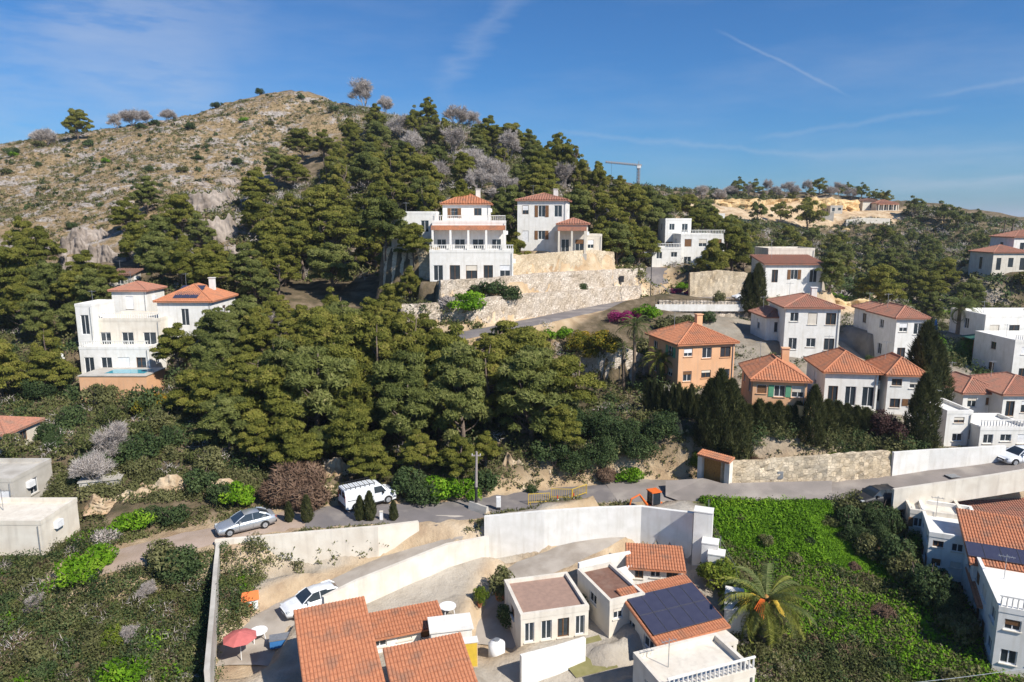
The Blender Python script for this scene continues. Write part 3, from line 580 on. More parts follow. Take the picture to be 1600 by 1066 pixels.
# ------------------------------------------------------------------ plants
rng = np.random.default_rng(4)
rnd = random.Random(11)
def unit(v): return v / (np.linalg.norm(v, axis=1, keepdims=True) + 1e-9)
def leafdir(nd, g, up=.5, tang=.9):
    return unit(unit(np.cross(nd, g.normal(size=nd.shape))) * tang + nd * .28 + np.array([0, 0, up * .35]) + g.normal(size=nd.shape) * .15)
def blades(cn, dr, ln, wd, g=rng, nrm=None):
    """one slim triangle per centre, pointing along dr"""
    n = len(cn); a = unit(np.cross(dr, g.normal(size=(n, 3)) if nrm is None else nrm + g.normal(size=(n, 3)) * .38)); ln = np.broadcast_to(ln, n)[:, None]; wd = np.broadcast_to(wd, n)[:, None]
    V = np.empty((n, 3, 3)); V[:, 0] = cn - a * wd / 2; V[:, 1] = cn + a * wd / 2; V[:, 2] = cn + dr * ln
    return V.reshape(-1, 3), np.arange(n * 3).reshape(-1, 3)
def pad_points(n, c, rx, rz, g, low=-.35):
    d = unit(g.normal(size=(n, 3))); d[:, 2] = np.where(d[:, 2] < low, -d[:, 2], d[:, 2]); r = g.uniform(.72, 1.0, n)[:, None]
    return c + d * r * np.array([rx, rx, rz]), d
def pine_proto(name, h, r, seed, npad=40, per=230, lm=L_PINE, lean=.06, tuft=.34, base=.12, flat=.62, crown_c=.54, rz=.46):
    g = np.random.default_rng(seed); q = random.Random(seed)
    Vs, Ts = [], []; pads = []
    for i in range(npad):
        while True:
            d = unit(g.normal(size=(1, 3)))[0]
            if d[2] > -.75: break
        k = g.uniform(.55, .95) if i > npad * .2 else g.uniform(.1, .5)
        c = np.array([d[0] * r * k, d[1] * r * k, h * (crown_c + d[2] * rz * k)]); taper = 1.15 - .62 * max(0.0, d[2]) * (.6 + .8 * g.random()); c[0] *= taper; c[1] *= taper; c[2] += g.normal(0, .035) * h; pr = g.uniform(.13, .27) * r * 1.15; pads.append((c, pr))
        n = int(per * (pr / (.23 * r)) ** 1.7); p, nd = pad_points(n, c, pr, pr * flat * g.uniform(.8, 1.2), g)
        dr = leafdir(nd, g); V, _ = blades(p, dr, g.uniform(.7, 1.3, n) * tuft, tuft * .55, g, nd + np.array([0, 0, .3])); Vs.append(V)
        Ts.append(np.clip(g.normal(.42, .13) + g.normal(0, .13, n), 0, 1))
    V = np.concatenate(Vs); T = np.concatenate(Ts)
    crown = npmesh('crown', V, np.arange(len(V)).reshape(-1, 3), lm, T)
    mb = MB(); lx, ly = g.normal(size=2) * lean * h; tr = h * .022
    tp = [(0, 0, -.6), (lx * .1, ly * .1, h * .2), (lx * .5, ly * .5, h * .45), (lx, ly, h * .72), (lx * 1.1, ly * 1.1, h * .9)]
    mb.tube(tp, [tr * 1.3, tr, tr * .8, tr * .5, tr * .2], 6)
    for c, pr in pads[::2]:
        zt = max(h * base, c[2] - h * q.uniform(.12, .25)); t = zt / (h * .9); s = Vector((lx * t, ly * t, zt)); e = Vector(c)
        m = s.lerp(e, .5) + Vector((0, 0, -.03 * h)); mb.tube([s, m, e], [tr * .42, tr * .28, tr * .1], 4, False)
    return crown, mb.mesh('trunk', M['bark'], True)
PINES = [pine_proto('pine', 10, 3.3, 1, 84, flat=.5), pine_proto('pine', 11, 3.1, 2, 88, crown_c=.56, rz=.5, flat=.75), pine_proto('pine', 9, 3.8, 3, 80, flat=.45), pine_proto('pine', 10, 2.8, 4, 70, lean=.12, rz=.5, flat=.8),
         pine_proto('pine', 8, 3.0, 5, 68, lm=L_PINE2, flat=.7), pine_proto('pine', 10, 3.2, 6, 78, lm=L_PINE2, rz=.49), pine_proto('pine', 9, 3.4, 7, 52, 200, lean=.15, crown_c=.66, rz=.32, flat=.42)]
FARP = [pine_proto('pine', 8, 3.3, 21, 34, 100, lm=L_PINE2, tuft=.5), pine_proto('pine', 8, 2.9, 22, 32, 100, lm=L_PINE2, tuft=.5), pine_proto('pine', 7, 3.4, 23, 32, 100, tuft=.5)]
def shrub_proto(h, r, seed, lm, ncl=16, per=110, leaf=.16, twigs=True, upright=.3, elong=1.0):
    g = np.random.default_rng(seed); Vs, Ts = [], []
    for i in range(ncl):
        d = unit(g.normal(size=(1, 3)))[0]; d[2] = abs(d[2]); k = g.uniform(.3, .8); c = np.array([d[0] * r * k, d[1] * r * k, h * (.12 + .62 * d[2] * k + .15)])
        pr = g.uniform(.25, .42) * r; p, nd = pad_points(per, c, pr, pr * .8 * h / (r * 1.4), g, -.8)
        dr = leafdir(nd, g, upright * 1.2); V, _ = blades(p, dr, g.uniform(.7, 1.3, per) * leaf * elong, leaf * .75, g, nd + np.array([0, 0, .3])); Vs.append(V)
        Ts.append(np.clip(g.normal(.45, .14) + g.normal(0, .16, per), 0, 1))
    V = np.concatenate(Vs); me = npmesh('foliage', V, np.arange(len(V)).reshape(-1, 3), lm, np.concatenate(Ts))
    mb = MB()
    for i in range(6):
        a = g.uniform(0, 6.28); mb.tube([(0, 0, -.3), (math.cos(a) * r * .25, math.sin(a) * r * .25, h * .35), (math.cos(a) * r * .6, math.sin(a) * r * .6, h * .75)], [.05, .035, .012], 4, False)
    return me, mb.mesh('stem', M['bark'])
SH = dict(dark=[shrub_proto(1.7, 1.3, 31, L_DARK), shrub_proto(2.0, 1.3, 32, L_DARK, 18)], olive=[shrub_proto(1.5, 1.2, 33, L_OLIVE), shrub_proto(1.3, 1.3, 34, L_OLIVE)],
          bright=[shrub_proto(1.5, 1.2, 35, L_BRIGHT), shrub_proto(1.3, 1.4, 36, L_BRIGHT)], scrub=[shrub_proto(1.6, 1.3, 37, L_SCRUB, 14, 120), shrub_proto(1.4, 1.5, 38, L_SCRUB, 16, 110), shrub_proto(1.9, 1.2, 39, L_SCRUB, 14, 120)],
          brown=[shrub_proto(1.8, 1.3, 40, L_BROWN, 20, 260, .10, elong=3.0, upright=.8)], lime=[shrub_proto(2.2, 1.3, 41, L_LIME, 22, 130, .16)], yellow=[shrub_proto(3.2, 2.3, 42, L_YELLOW, 26, 160, .2)],
          magenta=[shrub_proto(2.2, 2.0, 43, L_MAG, 20, 130, .18)], plum=[shrub_proto(3.6, 1.7, 44, L_PURPLE, 24, 140, .2)], big=[shrub_proto(4.6, 2.6, 45, L_DARK, 34, 210, .2), shrub_proto(4.2, 2.8, 46, L_DARK, 34, 200, .2)],
          twig=[shrub_proto(1.6, 1.3, 47, L_TWIG, 14, 110, .3, elong=2.2, upright=.8)], farb=[shrub_proto(1.3, 1.3, 48, L_DARK, 9, 45, .32), shrub_proto(1.2, 1.4, 49, L_OLIVE, 9, 45, .32)])
def dead_proto(h, r, seed, fine=6500):
    """a bare grey crown: a real branching skeleton ending in sprays of twigs"""
    g = random.Random(seed); mb = MB(); tips = []
    def grow(p, d, ln, rad, lvl):
        e = p + d * ln; m = p.lerp(e, .5) + Vector((g.uniform(-1, 1), g.uniform(-1, 1), g.uniform(-.3, .6))) * ln * .08
        mb.tube([p, m, e], [rad, rad * .8, rad * .6], 5 if lvl < 2 else 3, False); tips.append((e, d, lvl))
        if lvl < 4:
            for _ in range(4 if lvl < 2 else 3 if lvl < 3 else 2):
                nd = (d + Vector((g.uniform(-1, 1), g.uniform(-1, 1), g.uniform(-.35, .55))) * .85).normalized(); grow(p.lerp(e, g.uniform(.55, 1)), nd, ln * g.uniform(.55, .8), rad * .58, lvl + 1)
    for k_ in range(3):
        a_ = k_ * 2.1 + g.uniform(0, 1); grow(Vector((0, 0, -.4)), Vector((math.cos(a_) * .45, math.sin(a_) * .45, 1)).normalized(), h * .26, h * .014, 0)
    sc = h / max(t[0].z for t in tips) * .95; sxy = r / max(.1, max(math.hypot(t[0].x, t[0].y) for t in tips)) * .9
    mb.v = [(v[0] * sxy, v[1] * sxy, v[2] * sc if v[2] > 0 else v[2]) for v in mb.v]
    T = np.array([(t[0].x * sxy, t[0].y * sxy, t[0].z * sc) for t in tips if t[2] >= 1]); D = np.array([tuple(t[1]) for t in tips if t[2] >= 1])
    n2 = np.random.default_rng(seed); D = D[T[:, 2] > h * .12]; T = T[T[:, 2] > h * .12]; i = n2.integers(0, len(T), fine); p = T[i] + n2.normal(size=(fine, 3)) * r * .07
    dr = unit(D[i] + n2.normal(size=(fine, 3)) * .6 + np.array([0, 0, .35])); V, F_ = blades(p, dr, n2.uniform(.5, 1.2, fine) * r * .22, .06, n2)
    return npmesh('twigs', V, F_, L_TWIG, np.clip(n2.normal(.5, .2, fine), 0, 1)), mb.mesh('trunk', M['greybark'])
DEAD = [dead_proto(6.5, 3.2, 51), dead_proto(6, 2.8, 52), dead_proto(7, 2.4, 53), dead_proto(5, 3.2, 54)]
def cypress_proto(h, r, seed, lm):
    g = np.random.default_rng(seed); n = int(4200 * h / 5); z = g.uniform(0.02, 1, n); a = g.uniform(0, 6.283, n); lob = 1 + .16 * np.sin(a * 3 + z * 9) + .1 * np.sin(a * 7 - z * 21)
    pr = r * (1 - z ** 2.6) ** .8 * np.minimum(1, .6 + z * 3) * lob * g.uniform(.75, 1, n)
    p = np.c_[np.cos(a) * pr, np.sin(a) * pr, z * h * .96]; dr = unit(np.c_[np.cos(a) * .35, np.sin(a) * .35, np.ones(n)] + g.normal(size=(n, 3)) * .22)
    V, F_ = blades(p, dr, g.uniform(.2, .5, n), .09, g, np.c_[np.cos(a), np.sin(a), np.full(n, .3)]); mb = MB(); mb.tube([(0, 0, -.4), (0, 0, h * .5), (0, 0, h * .9)], [.12, .08, .03], 6)
    return npmesh('foliage', V, F_, lm, np.clip(.4 + .2 * np.sin(a * 5 + z * 14) + g.normal(0, .14, n), 0, 1)), mb.mesh('trunk', M['bark'])
L_CYP = leafmat('cypress_leaves', [(0, (.03, .04, .016)), (.5, (.085, .095, .035)), (1, (.17, .165, .06))])
CYP = [cypress_proto(4.2, .75, 61, L_CYP), cypress_proto(4.6, .7, 62, L_CYP), cypress_proto(8, 1.0, 63, L_CYP)]

def place(name, label, cat, proto, loc, h_sc, group=None, pn=('crown', 'trunk'), rz=None, sxy=None):
    s = h_sc; t = thing(name, label, cat, loc, rnd.uniform(0, 6.28) if rz is None else rz, group)
    t.scale = (s * (sxy or rnd.uniform(.9, 1.15)), s * (sxy or rnd.uniform(.9, 1.15)), s)
    for me_, n_ in zip(proto, pn): inst(n_, me_, t)
    return t
def top_at(px, py, h, dmin=22):      # foot of a plant of height h whose top shows at this pixel
    return G(px, py, h, dmin)

# --- fronds and palms
def frond_mesh(L, droop, seed, lm, w=.5, n=34, up=.55):
    g = np.random.default_rng(seed); t = np.linspace(.06, 1, n); ang0 = up; x = np.zeros(n); z = np.zeros(n); a = ang0; X = Z = 0; ds = L / n
    for i in range(n): a -= droop / n * (1 + t[i]); X += math.cos(a) * ds; Z += math.sin(a) * ds; x[i] = X; z[i] = Z
    V, T = [], []
    for sgn in (-1, 1):
        for i in range(n):
            ll = w * math.sin(math.pi * min(1, t[i] * .92 + .06)) ** .6 * g.uniform(.85, 1.1); b = np.array([x[i], 0, z[i]]); tip = b + np.array([ll * .45, sgn * ll * .8, -ll * .35 + g.normal(0, .03)])
            V += [b, b + np.array([.085, 0, 0]), tip]; T.append(np.clip(g.normal(.5, .18), 0, 1))
    nf = len(V) // 3; V += [np.array([0, 0, 0])] ; ra = []
    for i in range(0, n, 4): ra += [np.array([x[i], -.03, z[i] - .01]), np.array([x[i], .03, z[i] - .01]), np.array([x[min(i + 4, n - 1)], 0, z[min(i + 4, n - 1)]])]
    V = np.array(V[:-1] + ra); return npmesh('frond', V, np.arange(len(V)).reshape(-1, 3), lm, np.r_[T, np.full(len(ra) // 3, .9)])
FR = {}
for key, lm in (('green', L_FROND), ('yellow', L_FRONDY), ('dry', L_DRYFROND)):
    FR[key] = [frond_mesh(3.0, 1.1, 71, lm), frond_mesh(3.0, 1.5, 72, lm, up=.9), frond_mesh(2.9, 1.9, 73, lm, up=.2)]
def palm(name, label, loc, h, cr, n=34, key='green', tr=.2, lean=(0, 0), dry=5, group=None, tag_dates=False):
    t = thing(name, label, 'palm tree', loc, rnd.uniform(0, 6), group); mb = MB(); pts_ = []; rad = []
    for i in range(9): k = i / 8; pts_.append((lean[0] * k * k, lean[1] * k * k, -.5 + (h + .5) * k)); rad.append(tr * (1.25 - .3 * k) * (1 + .06 * (i % 2)) * (1.25 if i == 8 else 1))
    mb.tube(pts_, rad, 9); mb.build('trunk', M['palmbark'], t, True)
    top = Vector((lean[0], lean[1], h)); s = cr / 2.9
    b = MB(); b.tube([top - Vector((0, 0, .55 * s)), top + Vector((0, 0, .05)), top + Vector((0, 0, .5 * s))], [tr * 1.1, tr * 1.5, .05], 8); b.build('heart', M['gatewood'] if tag_dates else M['palmbark'], t, True)
    for i in range(n):
        el = 1 - (i / n); a = i * 2.39996; me_ = FR[key][1 if el > .6 else (0 if el > .25 else 2)]; tilt = -(el - .45) * 1.15
        inst('frond', (FR['yellow'][i % 3] if tag_dates and i % 3 != 1 else me_), t, top, (rnd.uniform(-.2, .2), tilt, a), s * rnd.uniform(.85, 1.1))
    for i in range(dry): inst('dry_frond', FR['dry'][2], t, top - Vector((0, 0, .2)), (0, .75 + rnd.uniform(0, .4), i * 2.4 + 1), s * .75)
    if tag_dates:
        for k in range(3):
            m2 = MB(); a = k * .8 - 1.9
            for j in range(6): m2.tube([top + Vector((0, 0, .2)), top + Vector((math.cos(a + j * .05), math.sin(a + j * .05), .75)) * 1.0, top + Vector((math.cos(a + j * .06) * 2.0, math.sin(a + j * .06) * 2.0, .45 - j * .10))], [.035, .028, .02], 4)
            m2.build('fruit_stalk', M['orangep'] if k % 2 else M['yellowp'], t)
    return t

# ------------------------------------------------------------------ ground cover that nobody could count
def scatter(poly, n, seed, avoid_road=True):
    g = np.random.default_rng(seed); lo, hi = poly.min(0), poly.max(0); out = np.zeros((0, 2))
    while len(out) < n:
        p = g.uniform(lo, hi, (n * 2, 2)); p = p[poly_dist(p[:, 0], p[:, 1], poly) == 0]; out = np.vstack([out, p])
    p = out[:n]
    if avoid_road:
        for pl, hw, bl in SEGROADS:
            if len(p): d, _ = seg_dist(p[:, 0], p[:, 1], np.array([tuple(v) for v in pl])); p = p[d > hw + .1]
        for b_ in FOOT:
            if len(p): p = p[poly_dist(p[:, 0], p[:, 1], b_) > 0]
    return p
FOOT = []
for v in VILLAS:
    for b in v[3]:
        a, w, h, r = blockgeo(b); ca, sa = math.cos(r), math.sin(r)
        FOOT.append(np.array([(a.x + x * ca - y * sa, a.y + x * sa + y * ca) for x, y in ((-w / 2 - .3, -.6), (w / 2 + .3, -.6), (w / 2 + .3, b['dep'] + .3), (-w / 2 - .3, b['dep'] + .3))]))
def clumps(name, label, poly, n, seed, lm, per=14, r=.5, leaf=.2, wd=.12, hgt=.45, up=.9, thr=None, notin=None):
    g = np.random.default_rng(seed); p = scatter(poly, n, seed)
    if notin is not None: p = p[poly_dist(p[:, 0], p[:, 1], notin) > .3]
    if thr is not None: p = p[vnoise(p[:, 0] / thr[0], p[:, 1] / thr[0], seed) > thr[1]]
    n = len(p); s = g.uniform(.5, 1.3, n); zz = H(p[:, 0], p[:, 1])
    d = unit(g.normal(size=(n, per, 3)).reshape(-1, 3)).reshape(n, per, 3); d[..., 2] = np.abs(d[..., 2])
    c = np.c_[p, zz][:, None, :] + d * (s * r)[:, None, None] * np.array([1, 1, hgt / r]) * g.uniform(.5, 1, (n, per, 1)); c = c.reshape(-1, 3)
    d_ = d.reshape(-1, 3); dr = leafdir(d_, g, up * .7); V, F_ = blades(c, dr, g.uniform(.6, 1.4, n * per) * leaf, wd, g, d_ + np.array([0, 0, .5]))
    big = vnoise(p[:, 0] / 2.5, p[:, 1] / 2.5, seed + 5)
    T = np.clip(np.repeat(np.clip(g.normal(.45, .15, n) + (big - .5) * .5, 0, 1), per) + g.normal(0, .10, n * per), 0, 1)
    o = link(bpy.data.objects.new(name, npmesh(name, V, F_, lm, T))); tag(o, label, 'vegetation', kind='stuff'); return o
clumps('dry_grass', 'dry grass and low tufts covering the bare hilltop on the left', HILL, 12000, 101, L_DRY, 9, .45, .42, .16, .3)
clumps('hill_scrub', 'low green scrub dotted over the bare hilltop', HILL, 8000, 102, L_OLIVE, 16, .6, .4, .3, .5, thr=(7, .46))
SLOPE = np.array([(-85, 56), (-40, 60), (10, 65), (24, 68), (24, 84), (8, 88), (-16, 88), (-30, 100), (-90, 125), (-110, 90)])
clumps('undergrowth', 'tangled undergrowth beneath the pines on the slope', SLOPE, 11000, 103, L_SCRUB, 16, .6, .3, .17, .6)
LOWL = np.array([(-66, 30), (-17.5, 30), (-19.5, 51.5), (-30, 53), (-46, 55), (-70, 60)])
clumps('thicket', 'dense tangled thicket on the slope at lower left', LOWL, 9000, 104, L_SCRUB, 24, .55, .17, .12, .6)
LOWR = np.array([(13.5, 36), (50, 36), (45, 46), (33, 60), (17, 60.5), (16, 50)])
clumps('thicket', 'low mixed green thicket on the slope at lower right', LOWR, 7500, 105, L_SCRUB, 22, .5, .17, .12, .5, notin=GREENP)
clumps('clover', 'bright green clover carpeting the slope below the junction', GREENP, 12000, 106, L_BRIGHT, 22, .35, .13, .13, .15)
clumps('clover', 'patches of bright green clover spilling down between the lower right bushes', LOWR, 8500, 107, L_BRIGHT, 24, .45, .17, .14, .6, thr=(4.5, .55))
FARR = np.array([(40, 150), (160, 140), (230, 200), (190, 275), (60, 290), (30, 225)])
clumps('hillside_scrub', 'low scrub covering the far right hillside', FARR, 7000, 108, L_SCRUB, 12, 1.1, .7, .45, .9, notin=EARTH[0])
FORE = np.array([(-60, 118), (30, 118), (60, 165), (20, 230), (-70, 262), (-40, 200), (-75, 150)])
clumps('hillside_scrub', 'scrub between the pines on the flank of the main hill', FORE, 8000, 109, L_SCRUB, 12, .9, .5, .35, .8)
BANK = np.array([(p.x - .2, p.y + 2.6) for p in resample(ROAD, 3)[:26]] + [(p.x, p.y + 6) for p in resample(ROAD, 3)[:26][::-1]])
clumps('roadside_scrub', 'green weeds along the uphill edge of the lower road', BANK, 1500, 110, L_OLIVE, 18, .4, .2, .13, .4)
EST2 = np.vstack([EST])
clumps('garden_plants', 'mixed garden planting between the houses on the right', EST2, 2600, 111, L_SCRUB, 18, .6, .25, .16, .7, thr=(6, .45))
VERGE = np.array([(p.x - .2, p.y - 2.5) for p in resample(ROAD, 3)[:12]] + [(p.x, p.y - 4.2) for p in resample(ROAD, 3)[:12][::-1]])
clumps('roadside_scrub', 'weeds on the downhill verge by the dusty track', VERGE, 700, 112, L_OLIVE, 18, .4, .2, .13, .4)

# thickets: crowded little bushes whose edges nobody could follow
for nm, lab, poly, n_, mt, r_, hg, per_, lf, wd_, sd in (
  ('thicket', 'crowded olive green bushes of the lower left thicket', LOWL, 520, L_OLIVE, .9, 1.0, 170, .14, .10, 201), ('thicket', 'crowded dark bushes of the lower left thicket', LOWL, 640, L_DARK, .9, 1.1, 170, .15, .10, 202),
  ('thicket', 'taller dark bushes standing up out of the lower left thicket', LOWL, 75, L_DARK, 1.5, 2.0, 420, .16, .11, 231), ('thicket', 'taller olive bushes standing up out of the lower left thicket', LOWL, 60, L_OLIVE, 1.4, 1.9, 420, .16, .11, 232), ('thicket', 'reddish brown brush in the lower left thicket', LOWL, 90, L_BROWN, 1.1, 1.2, 260, .22, .035, 233),
  ('thicket', 'crowded grey and brown twiggy bushes of the lower left thicket', LOWL, 170, L_TWIG, .9, 1.0, 70, .4, .045, 203), ('thicket', 'fresh green tufts of the lower left thicket', LOWL, 120, L_BRIGHT, .8, .8, 110, .2, .14, 204),
  ('thicket', 'low olive bushes crowding the lower right slope', LOWR, 420, L_OLIVE, .75, .6, 110, .18, .13, 205), ('thicket', 'dark low bushes crowding the lower right slope', LOWR, 200, L_DARK, .8, .7, 110, .18, .13, 206), ('thicket', 'brown dead brush on the lower right slope', LOWR, 170, L_BROWN, .8, .6, 70, .35, .05, 207),
  ('undergrowth', 'dark bushes crowding the ground under the pines', SLOPE, 620, L_DARK, 1.3, 1.4, 90, .28, .2, 208), ('undergrowth', 'olive bushes crowding the ground under the pines', SLOPE, 520, L_OLIVE, 1.2, 1.2, 90, .28, .2, 209), ('undergrowth', 'dry grey brush on the pine slope', SLOPE, 260, L_TWIG, 1.0, 1.0, 70, .45, .06, 210),
  ('hillside_scrub', 'dark bushes crowding the far right hillside', FARR, 620, L_DARK, 2.0, 1.6, 60, .7, .5, 211), ('hillside_scrub', 'olive bushes crowding the far right hillside', FARR, 900, L_OLIVE, 1.7, 1.3, 60, .7, .5, 212), ('hillside_scrub', 'pinkish grey brush on the far right hillside', FARR, 700, L_TWIG, 1.8, 1.4, 60, .8, .14, 216),
  ('hillside_scrub', 'olive bushes between the pines of the main hill', FORE, 900, L_OLIVE, 1.5, 1.5, 60, .5, .35, 213), ('hillside_scrub', 'grey brush between the pines of the main hill', FORE, 700, L_TWIG, 1.5, 1.6, 60, .7, .10, 214)):
    clumps(nm, lab, poly, n_, sd, mt, per_, r_, lf, wd_, hg, notin=GREENP if poly is LOWR else (EARTH[0] if poly is FARR else None))
clumps('hill_scrub', 'small dark bushes dotted over the dry hillside', HILL, 240, 215, L_DARK, 50, .9, .5, .35, .9)

ROWT = np.array([tuple(PZ(a_, b_, z_))[:2] for a_, b_, z_ in [(1370,775,1.5),(1480,758,2.4),(1620,735,3.8),(1640,800,2),(1540,815,1),(1420,830,-.5),(1370,810,0)]])
clumps('garden_plants', 'mixed garden planting between the road and the terraced row', ROWT, 700, 221, L_OLIVE, 60, .6, .2, .14, .6)
clumps('garden_plants', 'dark garden bushes between the road and the terraced row', ROWT, 200, 222, L_DARK, 90, .8, .2, .14, .9)
clumps('hill_scrub', 'grey brush tufts over the dry hillside', HILL, 1500, 223, L_TWIG, 22, .7, .5, .06, .5)
TOPB = np.array([(-40, 55.5), (-29, 57.5), (-20, 60.2), (-20, 62.5), (-30, 61), (-42, 59)])
clumps('roadside_scrub', 'scrub hanging over the cut bank above the track', TOPB, 420, 224, L_OLIVE, 70, .7, .2, .14, .7)

clumps('clover', 'browned weeds among the bright clover', GREENP, 900, 225, L_BROWN, 16, .5, .22, .04, .3, thr=(3, .66))
clumps('hill_scrub', 'grey green cushions on the dry hillside', HILL, 1500, 226, L_OLIVE, 26, .8, .4, .3, .6, thr=(11, .5))

EASTL = np.array([(60, 30), (150, 30), (170, 150), (80, 140), (58, 100), (70, 75)])
clumps('hillside_scrub', 'olive scrub on the slope east of the estate', EASTL, 1500, 241, L_OLIVE, 60, 1.3, .4, .28, 1.2)
clumps('hillside_scrub', 'dark scrub on the slope east of the estate', EASTL, 1200, 242, L_DARK, 60, 1.5, .4, .28, 1.5)

HB = np.vstack([[tuple(PZ(px, 740, 1.5) + Vector((0, 1.6, 0)))[:2] for px in (1150, 1230, 1310, 1395, 1440)], [tuple(PZ(px, 740, 1.5) + Vector((0, 6.0, 0)))[:2] for px in (1440, 1395, 1310, 1230, 1150)]])
clumps('hedge_planting', 'dense green hedge planting on the bank above the stone roadside wall', HB, 330, 251, L_OLIVE, 150, .9, .18, .12, 1.3)
clumps('hedge_planting', 'darker shrubs in the hedge planting above the stone roadside wall', HB, 200, 252, L_DARK, 150, .9, .18, .12, 1.4)
# ------------------------------------------------------------------ buildings
def holes_wall(mb, o, ux, uz, W_, H_, ops, nrm, rec=.16):
    """a wall face from o along ux (width) and uz (height) with rectangular openings and their reveals"""
    xs = sorted({0, W_, *[a for q in ops for a in (q[0], q[1])]}); zs = sorted({0, H_, *[a for q in ops for a in (q[2], q[3])]})
    def pt(x, z, d=0): return tuple(o + ux * x + uz * z - nrm * d)
    for i in range(len(xs) - 1):
        for j in range(len(zs) - 1):
            cx_, cz_ = (xs[i] + xs[i + 1]) / 2, (zs[j] + zs[j + 1]) / 2
            if any(q[0] < cx_ < q[1] and q[2] < cz_ < q[3] for q in ops): continue
            mb.add([pt(xs[i], zs[j]), pt(xs[i + 1], zs[j]), pt(xs[i + 1], zs[j + 1]), pt(xs[i], zs[j + 1])], [(0, 1, 2, 3)])
    for a, b, c, d in ops:
        for p, q in (((a, c), (b, c)), ((b, c), (b, d)), ((b, d), (a, d)), ((a, d), (a, c))):
            mb.add([pt(*p), pt(*q), pt(*q, rec), pt(*p, rec)], [(0, 1, 2, 3)])
def tile_face(mb, e0, e1, up, S, a, b, pitch=.26, row=.40):
    """barrel tiles on a roof face: eave e0-e1, slope direction up, slope length S, hips inset a and b"""
    L_ = (e1 - e0).length; u = (e1 - e0) / L_; n = u.cross(up).normalized()
    if n.z < 0: n = -n
    k = max(2, int(L_ / pitch)); pt_ = L_ / k
    for i in range(k):
        c = (i + .5) * pt_; vm = S
        if a > 0: vm = min(vm, S * c / a)
        if b > 0: vm = min(vm, S * (L_ - c) / b)
        if vm < .12: continue
        rows = max(1, int(round(vm / row)))
        for r_ in range(rows):
            v0, v1 = vm * r_ / rows, vm * (r_ + 1) / rows; V = []
            for v_, lift in ((v0, .022), (v1, .0)):
                for s, hh in ((-.5, 0), (-.22, .24 * pitch), (.22, .24 * pitch), (.5, 0)):
                    V.append(e0 + u * (c + s * pt_ * .98) + up * v_ + n * (hh + lift + .012))
            mb.add(V, [(0, 1, 5, 4), (1, 2, 6, 5), (2, 3, 7, 6)])
